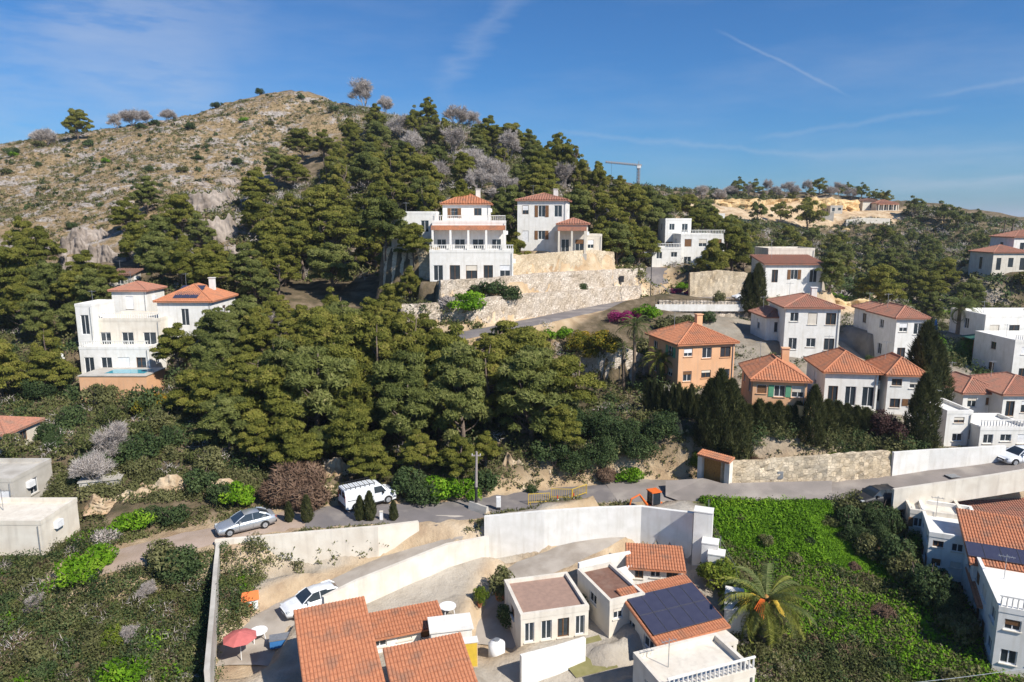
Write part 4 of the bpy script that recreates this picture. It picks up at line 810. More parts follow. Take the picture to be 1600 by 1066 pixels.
def make_roof(root, x0, x1, y0, y1, z, kind, rh, tile, oh=.4, pitch=.26):
    x0 -= oh; x1 += oh; y0 -= oh; y1 += oh; w, d = x1 - x0, y1 - y0; mb = MB(); tl = MB(); Vz = lambda x, y, h: Vector((x, y, z + h)); t = .12
    if kind == 'hip':
        if w >= d:
            i = d / 2 * .95; A, B_ = Vz(x0 + i, (y0 + y1) / 2, rh), Vz(x1 - i, (y0 + y1) / 2, rh)
            faces = [(Vz(x0, y0, 0), Vz(x1, y0, 0), A, i, i), (Vz(x1, y1, 0), Vz(x0, y1, 0), B_, i, i), (Vz(x0, y1, 0), Vz(x0, y0, 0), A, d / 2, d / 2), (Vz(x1, y0, 0), Vz(x1, y1, 0), B_, d / 2, d / 2)]
            poly = [(0, 1, 5, 4), (2, 3, 4, 5), (3, 0, 4), (1, 2, 5)]
        else:
            i = w / 2 * .95; A, B_ = Vz((x0 + x1) / 2, y0 + i, rh), Vz((x0 + x1) / 2, y1 - i, rh)
            faces = [(Vz(x0, y0, 0), Vz(x1, y0, 0), A, w / 2, w / 2), (Vz(x1, y1, 0), Vz(x0, y1, 0), B_, w / 2, w / 2), (Vz(x0, y1, 0), Vz(x0, y0, 0), A, i, i), (Vz(x1, y0, 0), Vz(x1, y1, 0), A, i, i)]
            poly = [(0, 1, 4), (2, 3, 5), (3, 0, 4, 5), (1, 2, 5, 4)]
        V = [Vz(x0, y0, 0), Vz(x1, y0, 0), Vz(x1, y1, 0), Vz(x0, y1, 0), A, B_]
        V += [v - Vector((0, 0, t)) for v in V[:4]]; mb.add(V, poly + [(6, 7, 1, 0), (7, 8, 2, 1), (8, 9, 3, 2), (9, 6, 0, 3), (9, 8, 7, 6)])
        for e0, e1, ap, a, b in faces:
            u = (e1 - e0).normalized(); h_ = ap - e0; h_ = h_ - u * h_.dot(u); S = h_.length; tile_face(tl, e0, e1, h_ / S, S, a, b, pitch)
        for p, q in ((V[0], A), (V[3], A if w >= d else B_), (V[1], B_ if w >= d else A), (V[2], B_), (A, B_)): tl.tube([p + Vector((0, 0, .05)), q + Vector((0, 0, .07))], .10, 6)
    elif kind == 'gable':    # ridge along y (towards the back), slopes fall left and right
        xm = (x0 + x1) / 2; A, B_ = Vz(xm, y0, rh), Vz(xm, y1, rh)
        V = [Vz(x0, y0, 0), Vz(x1, y0, 0), Vz(x1, y1, 0), Vz(x0, y1, 0), A, B_]; V2 = [v - Vector((0, 0, t)) for v in V]
        mb.add(V + V2, [(0, 4, 5, 3), (4, 1, 2, 5), (6, 9, 11, 10), (10, 11, 8, 7), (0, 6, 10, 4), (4, 10, 7, 1), (3, 5, 11, 9), (5, 2, 8, 11), (0, 3, 9, 6), (1, 7, 8, 2)])
        for e0, e1 in ((V[3], V[0]), (V[1], V[2])):
            u = (e1 - e0).normalized(); h_ = A - e0; h_ = h_ - u * h_.dot(u); S = h_.length; tile_face(tl, e0, e1, h_ / S, S, 0, 0, pitch)
        tl.tube([A + Vector((0, 0, .06)), B_ + Vector((0, 0, .06))], .11, 6)
    else:                    # shed: low at the front
        V = [Vz(x0, y0, 0), Vz(x1, y0, 0), Vz(x1, y1, rh), Vz(x0, y1, rh)]; mb.add(V + [v - Vector((0, 0, t)) for v in V], [(0, 1, 2, 3), (7, 6, 5, 4), (4, 5, 1, 0), (5, 6, 2, 1), (6, 7, 3, 2), (7, 4, 0, 3)])
        h_ = V[3] - V[0]; S = h_.length; tile_face(tl, V[0], V[1], h_ / S, S, 0, 0, pitch)
    rf = mb.build('roof', M[tile], root); o = tl.build('roof_tiles', M[tile], rf); tag(o, kind='stuff'); return rf, h_ / S
PANEL = MB().box(-.5, .5, -.82, .82, 0, .035).mesh('solar_panel', M['solar']); PFRAME = MB().box(-.52, .52, .82, .85, -.01, .05).box(-.52, .52, -.85, -.82, -.01, .05).box(-.52, -.50, -.82, .82, -.01, .05).box(.50, .52, -.82, .82, -.01, .05).mesh('panel_frame', M['alu'])
def block(root, b, o0, rz0):
    a, w, h, r = blockgeo(b); d = b['dep']
    blk = MB(); rel = Matrix.Rotation(-rz0, 4, 'Z') @ (a - o0); Mx = Matrix.Translation(rel) @ Matrix.Rotation(r - rz0, 4, 'Z')
    kind = b['roof']; X0, X1 = -w / 2, w / 2; n = b['win']; st = b['st']; sh = h / st
    def ops(width, k, tall=False):
        out = []
        if k <= 0 or width < 1.2: return out
        for s in range(st):
            for i in range(k):
                c = width * (i + .5) / k; ww = min(1.15 if not tall else 1.5, width / k * .62) * (.9 + .2 * ((i * 7 + s * 3) % 3) / 2) * .5
                if tall and s == 0: z0, z1 = .12, min(sh * .82, 2.25)
                else: z0, z1 = sh * .34, sh * .80
                if (i + s) % 3 == 1 and not tall: z0 = sh * .45
                z1 = max(z1, z0 + .3); out.append((c - ww, c + ww, s * sh + z0, s * sh + z1))
        return out
    par = .35 if kind.startswith('flat') else 0; Hh = h + (par if par else 0)
    tall = b['wt'] == 'tall'; mb = MB(); parts = []
    sides = [(Vector((X0, 0, 0)), Vector((1, 0, 0)), w, ops(w, n[0], tall) if not b['porch'] else ops(w, b['porch'], True), Vector((0, -1, 0))),
             (Vector((X1, 0, 0)), Vector((0, 1, 0)), d, ops(d, n[1]), Vector((1, 0, 0))), (Vector((X1, d, 0)), Vector((-1, 0, 0)), w, [], Vector((0, 1, 0))), (Vector((X0, d, 0)), Vector((0, -1, 0)), d, ops(d, n[2]), Vector((-1, 0, 0)))]
    Z = Vector((0, 0, 1)); hw = h
    for o, ux, L_, op, nr in sides:
        holes_wall(mb, o, ux, Z, L_, hw, op, nr)
        mb.add([tuple(o), tuple(o + ux * L_), tuple(o + ux * L_ - Z * b['base']), tuple(o - Z * b['base'])], [(0, 3, 2, 1)])
        for q in op: parts.append((o + ux * q[0] + Z * q[2], ux, q[1] - q[0], q[3] - q[2], nr))
    top = kind[4:] if kind.startswith('flat') and len(kind) > 4 else None
    if kind.startswith('flat'):
        mb.add([(X0 + .15, .15, h), (X1 - .15, .15, h), (X1 - .15, d - .15, h), (X0 + .15, d - .15, h)], [(0, 1, 2, 3)])
        for x0, x1, y0, y1 in ((X0 - .03, X1 + .03, -.03, .2), (X0 - .03, X1 + .03, d - .2, d + .03), (X0 - .03, X0 + .2, .2, d - .2), (X1 - .2, X1 + .03, .2, d - .2)): mb.box(x0, x1, y0, y1, h - .02, h + par)
    elif kind == 'gable':
        for y in (0, d): mb.add([(X0, y, h), (X1, y, h), (0, y, h + b['rh'] * .86)], [(0, 1, 2)])
    elif kind == 'shed':
        mb.add([(X0, 0, h), (X0, d, h), (X0, d, h + b['rh'] * .88)], [(0, 1, 2)]); mb.add([(X1, 0, h), (X1, d, h), (X1, d, h + b['rh'] * .88)], [(0, 1, 2)]); mb.add([(X0, d, h), (X1, d, h), (X1, d, h + b['rh'] * .88), (X0, d, h + b['rh'] * .88)], [(0, 1, 2, 3)])
    elif kind == 'pool':
        mb.add([(X0, 0, h), (X1, 0, h), (X1, d, h), (X0, d, h)], [(0, 1, 2, 3)])
    wo_ = mb.build('wall', M[b['wall']], root); wo_.matrix_local = Mx
    if kind == 'pool':
        deck = MB().box(X0 - .1, X1 + .1, -.1, d, h + .01, h + .10).build('terrace', M['concrete'], root); deck.matrix_local = Mx
        pl = MB().box(X0 + w * .30, X1 - w * .1, d * .25, d * .72, h + .11, h + .13).build('pool', M['pool'], root); pl.matrix_local = Mx
        return
    if top:
        rf = MB().box(X0 + .22, X1 - .22, .22, d - .22, h + .01, h + .12).build('roof', M['browntile'] if top == 'brown' else M['pinktile'], root); rf.matrix_local = Mx
    far_ = b['d'] > 140
    for o, ux, ww, hh, nr in parts:
        fm = MB(); f = .06; y = Vector(nr) * -.10
        def bx(u0, u1, z0, z1, dd, m_):
            V = []
            for z_ in (z0, z1):
                for k_ in (0, dd):
                    for u_ in (u0, u1): V.append(o + ux * u_ + Z * z_ - nr * k_)
            m_.add(V, [(0, 1, 5, 4), (0, 2, 3, 1), (4, 5, 7, 6), (0, 4, 6, 2), (1, 3, 7, 5), (2, 6, 7, 3)])
        if far_:
            m_ = MB(); bx(0, ww, 0, hh, .1, m_); q = m_.build('window', M['glass'], root); q.matrix_local = Mx @ Matrix.Translation(-nr * .06); continue
        fr = MB()
        for u0, u1, z0, z1 in ((.003, f, .003, hh - .003), (ww - f, ww - .003, .003, hh - .003), (f, ww - f, .003, f), (f, ww - f, hh - f, hh - .003), (ww / 2 - .03, ww / 2 + .03, f, hh - f)): bx(u0, u1, z0, z1, .06, fr)
        q = fr.build('window', M['frame' if rnd.random() < .7 else 'wood'], root); q.matrix_local = Mx @ Matrix.Translation(-nr * .08)
        pm = MB(); bx(f, ww - f, f, hh - f, .02, pm); p_ = pm.build('pane', M['glass'], q); p_.matrix_local = Matrix.Translation(-nr * .03)
        k_ = rnd.random()
        if k_ < .30:
            m_ = MB(); dn = rnd.choice((.35, .55, 1.0)); bx(f, ww - f, hh * (1 - dn) + .01, hh - f, .025, m_); q2 = m_.build('roller_blind', M[rnd.choice(('whitep', 'cream', 'wood'))], root); q2.matrix_local = Mx @ Matrix.Translation(-nr * .055)
        elif k_ < .45 and hh < 1.9:
            for u0, u1 in ((-.02 - ww * .48, -.02), (ww + .02, ww + .02 + ww * .48)):
                m_ = MB(); bx(u0, u1, 0, hh, .04, m_); q2 = m_.build('shutter', M['wood' if b['wall'] != 'apricot' else 'greenpaint'], root); q2.matrix_local = Mx @ Matrix.Translation(nr * .045)
        if hh < 1.9 and b['d'] < 100:
            sm = MB(); V = []
            for z_ in (-.06, 0):
                for k_ in (-.08, .0):
                    for u_ in (-.06, ww + .06): V.append(o + ux * u_ + Z * z_ - nr * k_)
            sm.add(V, [(0, 1, 5, 4), (0, 2, 3, 1), (4, 5, 7, 6), (0, 4, 6, 2), (1, 3, 7, 5), (2, 6, 7, 3)]); s_ = sm.build('window_sill', M[b['wall']] if b['wall'] != 'white' else M['cream'], root); s_.matrix_local = Mx
    if kind in ('hip', 'gable', 'shed'):
        rf, up = make_roof(root, X0, X1, 0, d, h, kind, b['rh'], b['tile'], oh=.35, pitch=.2 if b['d'] < 60 else (.26 if b['d'] < 100 else .4)); rf.matrix_local = Mx
        if b['solar']:
            k = b['solar']; rows = 2 if k > 4 else 1; per = k // rows
            if kind == 'gable':   # on the slope that falls to the right
                ang = math.atan2(b['rh'], w / 2 + .35)
                for i in range(k):
                    rr, cc = i % rows, i // rows; s_ = .95 + rr * 1.72; yy = .35 + .55 + cc * 1.08
                    T = Matrix.Translation(Vector((math.cos(ang) * s_ - .0, yy, h + b['rh'] - math.sin(ang) * s_ + .17))) @ Matrix.Rotation(ang, 4, 'Y') @ Matrix.Rotation(R(90), 4, 'Z')
                    p = inst('solar_panel', PANEL, root); p.matrix_local = Mx @ T; f_ = inst('panel_frame', PFRAME, p)
            else:
                ang = math.atan2(up.z, up.y) if kind == 'shed' else math.atan2(b['rh'], (d / 2 + .35))
                for i in range(k):
                    rr, cc = i // per, i % per; xx = (cc - (per - 1) / 2) * 1.06; s_ = 1.5 + rr * 1.72
                    T = Matrix.Translation(Vector((xx, -.35 + math.cos(ang) * s_, h + math.sin(ang) * s_ + .15))) @ Matrix.Rotation(ang, 4, 'X')
                    p = inst('solar_panel', PANEL, root); p.matrix_local = Mx @ T; f_ = inst('panel_frame', PFRAME, p)
    if b['porch']:
        pm = MB(); k = b['porch']; pd = 1.5
        pm.box(X0, X1, -pd, -.01, h * .78, h * .92); ps = pm.build('porch_roof', M[b['tile'] if b['d'] > 60 else b['wall']], root); ps.matrix_local = Mx
        for i in range(k + 1):
            x = X0 + .2 + (w - .4) * i / k; c_ = MB().box(x - .14, x + .14, -pd + .03, -pd + .31, -b['base'], h * .78 - .004).build('column', M[b['wall']], root); c_.matrix_local = Mx
        fl = MB().box(X0 - .1, X1 + .1, -pd - .1, -.01, -b['base'], .02).build('porch_floor', M['concrete'], root); fl.matrix_local = Mx
    if b['rail'] and kind.startswith('flat'):
        rm = MB(); z0 = h + par; k = int(w / .28)
        rm.box(X0, X1, .02, .12, z0 + .62, z0 + .72)
        for i in range(k): x = X0 + .1 + (w - .2) * i / max(1, k - 1); rm.tube([(x, .07, z0 + .001), (x, .07, z0 + .25), (x, .07, z0 + .62)], [.045, .06, .035], 5, False)
        q = rm.build('balustrade', M['white'], root); q.matrix_local = Mx
    if b['d'] < 125 and h > 2.2 and kind != 'pool':
        pm = MB(); pm.tube([(X1 - .25, -.07, 0), (X1 - .25, -.07, h - .1)], .045, 5); q = pm.build('downpipe', M['metal'], root); q.matrix_local = Mx
        if (int(b['l']) % 2) == 0:
            pm = MB().box(X1 + .01, X1 + .32, d * .3, d * .3 + .8, h * .62, h * .62 + .55); q = pm.build('air_conditioner', M['whitep'], root); q.matrix_local = Mx
        if (int(b['r']) % 2) == 0:
            zt_ = h + (b['rh'] if kind in ('hip', 'gable', 'shed') else .3); pm = MB(); x_, y_ = X0 + w * .25, d * .6; pm.tube([(x_, y_, h - .1), (x_, y_, zt_ + 1.5)], .025, 4); pm.tube([(x_ - .5, y_, zt_ + 1.35), (x_ + .5, y_, zt_ + 1.35)], .02, 4)
            for t_ in (-.4, -.15, .1, .35): pm.tube([(x_ + t_, y_ - .25, zt_ + 1.35), (x_ + t_, y_ + .25, zt_ + 1.35)], .015, 3)
            q = pm.build('aerial', M['metal'], root); q.matrix_local = Mx
    if b['chim']:
        cm = MB().box(w * .18, w * .18 + .7, d * .62, d * .62 + .6, h - .1, h + b['rh'] + .75).box(w * .18 - .08, w * .18 + .78, d * .62 - .08, d * .62 + .68, h + b['rh'] + .75, h + b['rh'] + .85)
        q = cm.build('chimney', M[b['wall']], root); q.matrix_local = Mx
for name, label, cat, bl in VILLAS:
    a, w, h, r = blockgeo(bl[0]); root = thing(name, label, cat, a, r)
    for b in bl: block(root, b, a, r)

# ------------------------------------------------------------------ walls
def build_wall(spec):
    mt, th, name, label, cat, _ = spec; wp = wallpath(spec); o = Vector((wp[0][0], wp[0][1], wp[0][2])); g = np.random.default_rng(len(label))
    rough = .07 if mt.startswith('stone') else (.45 if mt == 'quarry' else 0.0); step = (.4 if rough < .2 else 1.6) if rough else 1.5
    P2 = [Vector((a[0], a[1])) for a in wp]; run = []
    for i in range(len(wp) - 1):
        L_ = (P2[i + 1] - P2[i]).length; n = max(1, int(L_ / step))
        for k in range(n): t = k / n; run.append(tuple(wp[i][j] * (1 - t) + wp[i + 1][j] * t for j in range(4)))
    run.append(wp[-1]); n = len(run); mz = 2 if not rough else 9; V = []; F_ = []
    for i in range(n):
        a, b = run[max(i - 1, 0)], run[min(i + 1, n - 1)]; dx, dy = b[0] - a[0], b[1] - a[1]; L_ = math.hypot(dx, dy) or 1; nx, ny = -dy / L_, dx / L_
        if ny < 0: nx, ny = -nx, -ny
        x, y, zb, zt = run[i]
        zb -= 1.0
        for j in range(mz):       # front face, leaning back slightly
            t = j / (mz - 1); e = g.normal() * rough; lean = .10 * t * (zt - zb) if rough else 0
            V.append((x + nx * (lean + e) - o.x, y + ny * (lean + e) - o.y, zb + (zt - zb) * t + (g.normal() * rough * .6 if j else 0) - o.z))
        lt = .10 * (zt - zb) if rough else 0
        V.append((x + nx * (lt + th) - o.x, y + ny * (lt + th) - o.y, zt + (g.normal() * rough * .5) - o.z)); V.append((x + nx * (lt + th) - o.x, y + ny * (lt + th) - o.y, zb - o.z))
    k = mz + 2
    for i in range(n - 1):
        for j in range(k - 1): F_.append((i * k + j, (i + 1) * k + j, (i + 1) * k + j + 1, i * k + j + 1))
    F_.append(tuple(range(k))[::-1]); F_.append(tuple((n - 1) * k + j for j in range(k)))
    me_ = bpy.data.meshes.new(name); me_.from_pydata(V, [], F_); me_.materials.append(M[mt]); me_.update(); w_ = link(bpy.data.objects.new(name, me_)); w_.location = o; tag(w_, label, cat); return w_
WOBJ = [build_wall(w) for w in WALLS]

# ------------------------------------------------------------------ roads, laid on the ground as sheets with real edges
def ribbon(name, pl, hw, m, lift=.03, seed=1, ragged=.25):
    g = np.random.default_rng(seed); V = []; n = len(pl)
    for i, p in enumerate(pl):
        a, b = pl[max(i - 1, 0)], pl[min(i + 1, n - 1)]; d = Vector((b.x - a.x, b.y - a.y)).normalized(); s = Vector((-d.y, d.x))
        for t in (-1, -.5, 0, .5, 1):
            e = hw + (g.normal() * ragged if abs(t) == 1 else 0); q = Vector((p.x, p.y)) + s * t * e; z = p.z + lift - (.10 if abs(t) == 1 else 0) - abs(t) * .03; V.append((q.x, q.y, z))
    F_ = [(i * 5 + j, i * 5 + j + 1, (i + 1) * 5 + j + 1, (i + 1) * 5 + j) for i in range(n - 1) for j in range(4)]
    return tag(link(bpy.data.objects.new(name, npmesh(name, np.array(V), F_, m, smooth=True))), kind='structure')
rs = resample(ROAD, .8)
i0 = min(range(len(rs)), key=lambda i: abs(rs[i].x - P(470, 800, 58).x)); i1 = min(range(len(rs)), key=lambda i: abs(rs[i].x - P(960, 770, 63).x))
ribbon('track', rs[:i0 + 1], 2.1, M['track'], .03, 1, .3); ribbon('road', rs[i0:i1 + 1], 2.45, M['asphalt2'], .036, 2, .2); ribbon('road', rs[i1:], 3.0, M['asphalt'], .042, 3, .2)
ribbon('upper_road', resample(UPROAD, .8), 2.2, M['asphalt2'], .05, 4, .08); ribbon('driveway', resample(DRIVE, .8), 2.3, M['asphalt2'], .06, 5, .1)
ribbon('lane', LANEP, 1.9, M['lane'], .06, 6, .05); ribbon('ramp', RAMP, 1.6, M['lane'], .065, 7, .05)
# the widening of the road at the junction, in front of the gate
jp = [PZ(a, b, z) for a, b, z in [(1040,752,1.0),(1100,748,1.15),(1128,756,1.15),(1300,752,1.6),(1300,776,1.05),(1200,783,.7),(1100,800,.35),(1085,792,.35),(1040,776,.4)]]
me_ = bpy.data.meshes.new('junction'); me_.from_pydata([(p.x, p.y, p.z + .05) for p in jp], [], [tuple(range(len(jp)))]); me_.materials.append(M['asphalt']); tag(link(bpy.data.objects.new('road', me_)), kind='structure')

# ------------------------------------------------------------------ rock outcrops
def face_proto(seed, m, steps=.5, back=1.2):
    """a weathered rock face: ribs, ledges and cracks, a ragged crest, buried at the back and the foot"""
    nu, nvf, nb_ = 64, 26, 7; U = np.linspace(-1, 1, nu); rows = []
    crest = (1 - np.abs(U) ** 3.5) ** .8 * (.72 + .55 * fbm(U * 2.6 + seed * 9, U * 0 + seed, 4, seed)) + .05
    for j in range(nvf):
        v = j / (nvf - 1); vv = v + .06 * fbm(U * 3, U * 0 + v * 5, 3, seed + 2)
        led = np.floor(vv * 5 + fbm(U * 2, U * 0, 2, seed + 4)) / 5
        y = steps * led * .9 + .25 * v - .42 * fbm(U * 3.2 + seed, U * 0 + v * 1.1, 4, seed + 1) - .22 * np.abs(fbm(U * 9, U * 0 + v * 2.4, 3, seed + 7)) + .5 * np.abs(U) ** 2.5
        rows.append(np.c_[U + .03 * fbm(U * 6, U * 0 + v * 6, 2, seed + 9), y, -.25 + (crest + .25) * v])
    yb = rows[-1][:, 1]
    for k in range(1, nb_ + 1): t = k / nb_; rows.append(np.c_[U, yb + back * t, crest * (1 - .15 * t) - .5 * t * t + .10 * fbm(U * 5, U * 0 + t * 3, 3, seed + 11)])
    V = np.concatenate(rows); n = len(rows); I_, J_ = np.meshgrid(np.arange(nu - 1), np.arange(n - 1)); a_ = (J_ * nu + I_).ravel()
    return npmesh('rock_face', V, np.c_[a_, a_ + 1, a_ + nu + 1, a_ + nu], m)
ROCK = [face_proto(s, M['rock']) for s in (1, 2, 3)]; CUT = [face_proto(s, M['cutrock'], .4) for s in (4, 5, 6)]; QR = [face_proto(s, M['quarry'], .3) for s in (7, 8)]
NOTREE = []
for w_ in WALLS:
    if w_[2] == 'quarry_face': NOTREE += [(x * s_, y * s_, 9) for x, y, _, _ in wallpath(w_) for s_ in (1, .95, .9)]
def rock(px, py, w, dpt, h, label, protos=ROCK, dmin=22, rz=None):
    p = G(px, py, 0, dmin); an = math.atan2(-p.x, p.y) * .6 + rnd.uniform(-.2, .2) if rz is None else rz
    q = p + Vector((-math.sin(an), math.cos(an), 0)) * dpt * .3; q.z = p.z - .1
    NOTREE.extend([(q.x, q.y, w * .45), (q.x * .96, q.y * .96, w * .45), (q.x * .92, q.y * .92, w * .4)])
    o = inst('rock_outcrop', rnd.choice(protos), None, q, (0, 0, an), (w / 2, dpt / 2, h)); return tag(o, label, 'rock outcrop')
for a in [(345,388,11,8,7,'tall fluted grey cliff beside the big hillside pine clump'),(335,335,13,7,6,'pale rock shelf at the head of the grey cliff'),(350,292,10,6,3,'rock step above the pale shelf'),(365,405,7,5,3,'broken rocks at the foot of the grey cliff'),
          (150,385,11,7,4.5,'grey crag above the left pines'),(118,405,8,6,4.5,'fluted grey crag left of the shallow cave'),(158,418,8,5,4.5,'grey crag with a shallow ochre cave under it'),(105,428,6,4,4,'low grey crag behind the leftmost pines'),
          (545,178,5,4,1.6,'white rock at the summit shoulder beside the bare tree'),(300,290,9,5,1.5,'low broken ledge above the grey cliff')]: rock(*a)
for a in [(125,800,6,3,1.2,'left end of the cream cut bank above the track'),(180,800,6,3,1.5,'cream cut bank streaked with red earth'),(248,788,6,3,2.0,'tall cream cut bank left of the silver car'),(330,785,7,2.5,1.6,'cream cut bank behind the silver car'),
          (512,755,5,2.5,2.0,'cream rock behind the white van'),(500,782,3,2,1.2,'orange tinted boulders left of the white van'),(622,772,3,2,1.3,'rock bank in front of the van bonnet'),(812,762,5,2.5,2.8,'tall cream cut bank above the meter cabinet'),(852,764,5,2.5,1.4,'cream cut bank opposite the roadworks'),
          (915,760,5,2.5,1.0,'low rock under the ivy bank'),(1080,738,4.4,3,4.6,'whitish rock face left of the wooden gate')]: rock(*a, protos=CUT, rz=R(4) if a[0] > 400 else R(14))
for a in [(1340,366,18,6,2,'pale rubble slope under the long terrace wall'),(1330,482,13,5,1.6,'bank of ochre earth behind the estate'),(1520,402,6,4,2.6,'orange boulder on the right hillside'),(1530,424,6,4,2.6,'pinkish boulder lower on the right hillside'),(1478,356,6,3,2.6,'ochre rock face below the ridge trees')]: rock(*a, protos=QR, dmin=90)
# loose pale stones on the hill: too many to count
g = np.random.default_rng(77); p = scatter(HILL, 7000, 77); p = p[vnoise(p[:, 0] / 9, p[:, 1] / 9, 3) > .58]; ico = np.array([(1, 0, 0), (-.8, .3, .1), (0, 1, .1), (.1, -.9, 0), (.1, .1, .8), (0, 0, -.6)]); fi = np.array([(0, 2, 4), (2, 1, 4), (1, 3, 4), (3, 0, 4), (2, 0, 5), (1, 2, 5), (3, 1, 5), (0, 3, 5)])
n = len(p); s = g.uniform(.15, .7, n) ** 1.3 + .08; V = (ico[None] * g.uniform(.6, 1.3, (n, 6, 3)) * s[:, None, None]) + np.c_[p, H(p[:, 0], p[:, 1])][:, None, :]; F_ = (fi[None] + (np.arange(n) * 6)[:, None, None]).reshape(-1, 3)
tag(link(bpy.data.objects.new('loose_stones', npmesh('loose_stones', V.reshape(-1, 3), F_, M['rock']))), 'loose pale stones scattered in the dry grass of the hill', 'stones', kind='stuff')
# ------------------------------------------------------------------ trees one by one
TREES = list(NOTREE)
def pxx(x, y): return 800 + FPX * x / (y * math.cos(PITCH))
def pine_at(px, py, h, label, k=None, dmin=22, group=None, r=1.0, far_=False):
    p = top_at(px, py, h, dmin); pr = (FARP if far_ else PINES); j = rnd.randrange(len(pr)) if k is None else k
    hh = {0: 10, 1: 11, 2: 9, 3: 10, 4: 8, 5: 10, 6: 9}[j] if not far_ else (8, 8, 7)[j]
    t = place('pine_tree', label, 'pine tree', pr[j], p - Vector((0, 0, .2)), h / hh, group, sxy=r * rnd.uniform(.92, 1.08)); TREES.append((p.x, p.y, 3.5)); return t
# bare grey trees
for a in [(568,124,9,'large bare grey tree on the summit shoulder',0),(600,150,6,'smaller bare tree right of the large summit tree',1),(68,200,5.5,'bare pinkish tree on the skyline left of the lone pine',3),(205,170,6,'wide bare thicket tree on the left skyline',3),(180,178,5,'bare tree at the left of the skyline thicket',0),(228,172,5,'bare tree at the right of the skyline thicket',1),(262,168,4,'low bare tree further up the skyline',3),
          (625,180,7,'pale dead tree behind the great clump',0),(640,205,7,'pale dead tree in the crest gap',1),(712,165,7,'pale dead tree top on the crest',1),(735,172,6,'second pale dead tree top on the crest',0),(708,195,8,'tall pale dead tree below the crest',2),(735,230,6,'pale dead tree low on the crest slope',3),(795,202,8,'pale dead tree with an upright crown right of the crest',2),(765,245,6,'fallen looking dead tree on the flank',3),
          (790,270,6,'grey dead tree above the gap between the villas',0),(748,262,5,'grey dead tree behind the orange tower',1),(882,252,6,'slim dead tree at the right shoulder',2),(925,262,5,'small dead tree under the skyline pines',2),(680,250,5,'grey brush tree in the middle of the flank',3)]:
    p = top_at(a[0], a[1], a[2], 125); hh = (6.5, 6, 7, 5)[a[4]]; TREES.extend([(p.x, p.y, 5), (p.x * .965, p.y * .965, 5), (p.x * .93, p.y * .93, 5)]); place('bare_tree', a[3], 'bare tree', DEAD[a[4]], p - Vector((0, 0, .4)), a[2] / hh * 1.05, pn=('twigs', 'trunk'), sxy=1.35)
for i, (px, py) in enumerate([(1100,292),(1125,296),(1200,283),(1212,288),(1230,286),(1245,290),(1262,284),(1300,288),(1312,286),(1330,294),(1170,290),(1145,286)]):
    p = top_at(px, py, 5, 200); place('bare_tree', 'leafless grey tree in the thin wood along the quarry ridge', 'bare tree', DEAD[i % 4], p, .85, 'leafless trees on the quarry ridge', pn=('twigs', 'trunk'), sxy=1.3)
for a in [(140,690,4,'grey leafless bush tree on the slope below the left villa',3),(175,660,4,'tangle of bare branches left of the cut bank',0),(415,470,5,'pale dead branches beside the left villa',3)]:
    p = top_at(a[0], a[1], a[2], 60); place('bare_tree', a[3], 'bare tree', DEAD[a[4]], p, a[2] / 6.5, pn=('twigs', 'trunk'), sxy=1.0)

# named ones: skyline and edges
for a in [(117,168,10,'lone round pine standing on the left skyline',2,150),(545,185,9,'dark pine just under the bare tree at the summit',1,130),(585,160,10,'pine right of the bare summit tree',0,130),(668,152,10,'pine on the crest right of the bare summit trees',1,130),(648,168,9,'pine at the left of the crest gap',3,130),
          (765,178,10,'pine behind the grey dead tree on the crest',0,130),(800,190,9,'broad pine on the crest above the tall white villa',2,130),(828,200,8,'pine on the crest left of the tallest pair',5,130),(872,208,11,'tallest dark pine on the right shoulder of the hill',1,120),(890,222,9,'pine right behind the tallest shoulder pine',3,120),
          (845,228,9,'bushy pine beneath the shoulder pines',0,110),(935,252,9,'pine on the skyline left of the crane jib',1,110),(910,245,8,'pine stepping down the skyline towards the crane',3,110),(968,272,8,'pine under the crane jib',0,105),(1010,288,8,'pine at the foot of the crane mast',5,105),(985,285,9,'dense pine left of the crane mast',2,105),
          (1030,300,8,'last pine of the skyline before the quarry',4,100)]:
    pine_at(a[0], a[1], a[2], a[3], a[4], a[5])
for a in [(225,272,8,'pale green young pine at the head of the left hillside clump',5),(195,305,8,'pine at the left of the hillside clump beside the crag',0),(280,300,8,'rounded pine at the right of the hillside clump',2),(245,330,8,'pine in the middle of the hillside clump',4),(310,330,7,'lower right pine of the hillside clump touching the cliff',5),(210,345,8,'lower left pine of the hillside clump',2),(270,350,7,'front pine of the hillside clump above the left villa',0)]:
    pine_at(a[0], a[1], a[2], a[3], a[4], 110)
for a in [(470,198,9,'pine at the top of the great dark clump on the hill flank',2),(505,200,9,'second topmost pine of the great clump',0),(430,228,9,'pine on the left shoulder of the great clump',5),(400,258,9,'leftmost upper pine of the great clump',0),(455,240,9,'wide pine inside the great clump',2),(400,300,9,'leftmost lower pine of the great clump beside the cliff',1),
          (500,285,11,'big round pine in the middle of the great clump',2),(450,300,10,'yellowish pine low in the great clump',0),(560,300,10,'pine at the right side of the great clump',0),(420,340,10,'bottom left pine of the great clump',2),(520,330,11,'bottom middle pine of the great clump with a bare trunk',6),(470,345,10,'pine whose trunk shows above the shade',6),(585,340,9,'pine next to the white end wall of the orange towered villa',1)]:
    pine_at(a[0], a[1], a[2], a[3], a[4], 105, r=1.12)
for a in [(30,335,9,'pine at the far left edge below the hill'),(60,350,9,'pine left of the fluted crag'),(15,380,9,'dark pine on the left edge'),(70,400,8,'pine with a pale trunk below the crag'),(25,430,8,'pine in the left hollow'),(110,420,6,'small pine under the shallow cave'),(50,455,7,'low pine on the left edge above the thicket')]: pine_at(a[0], a[1], a[2], a[3], None, 85)
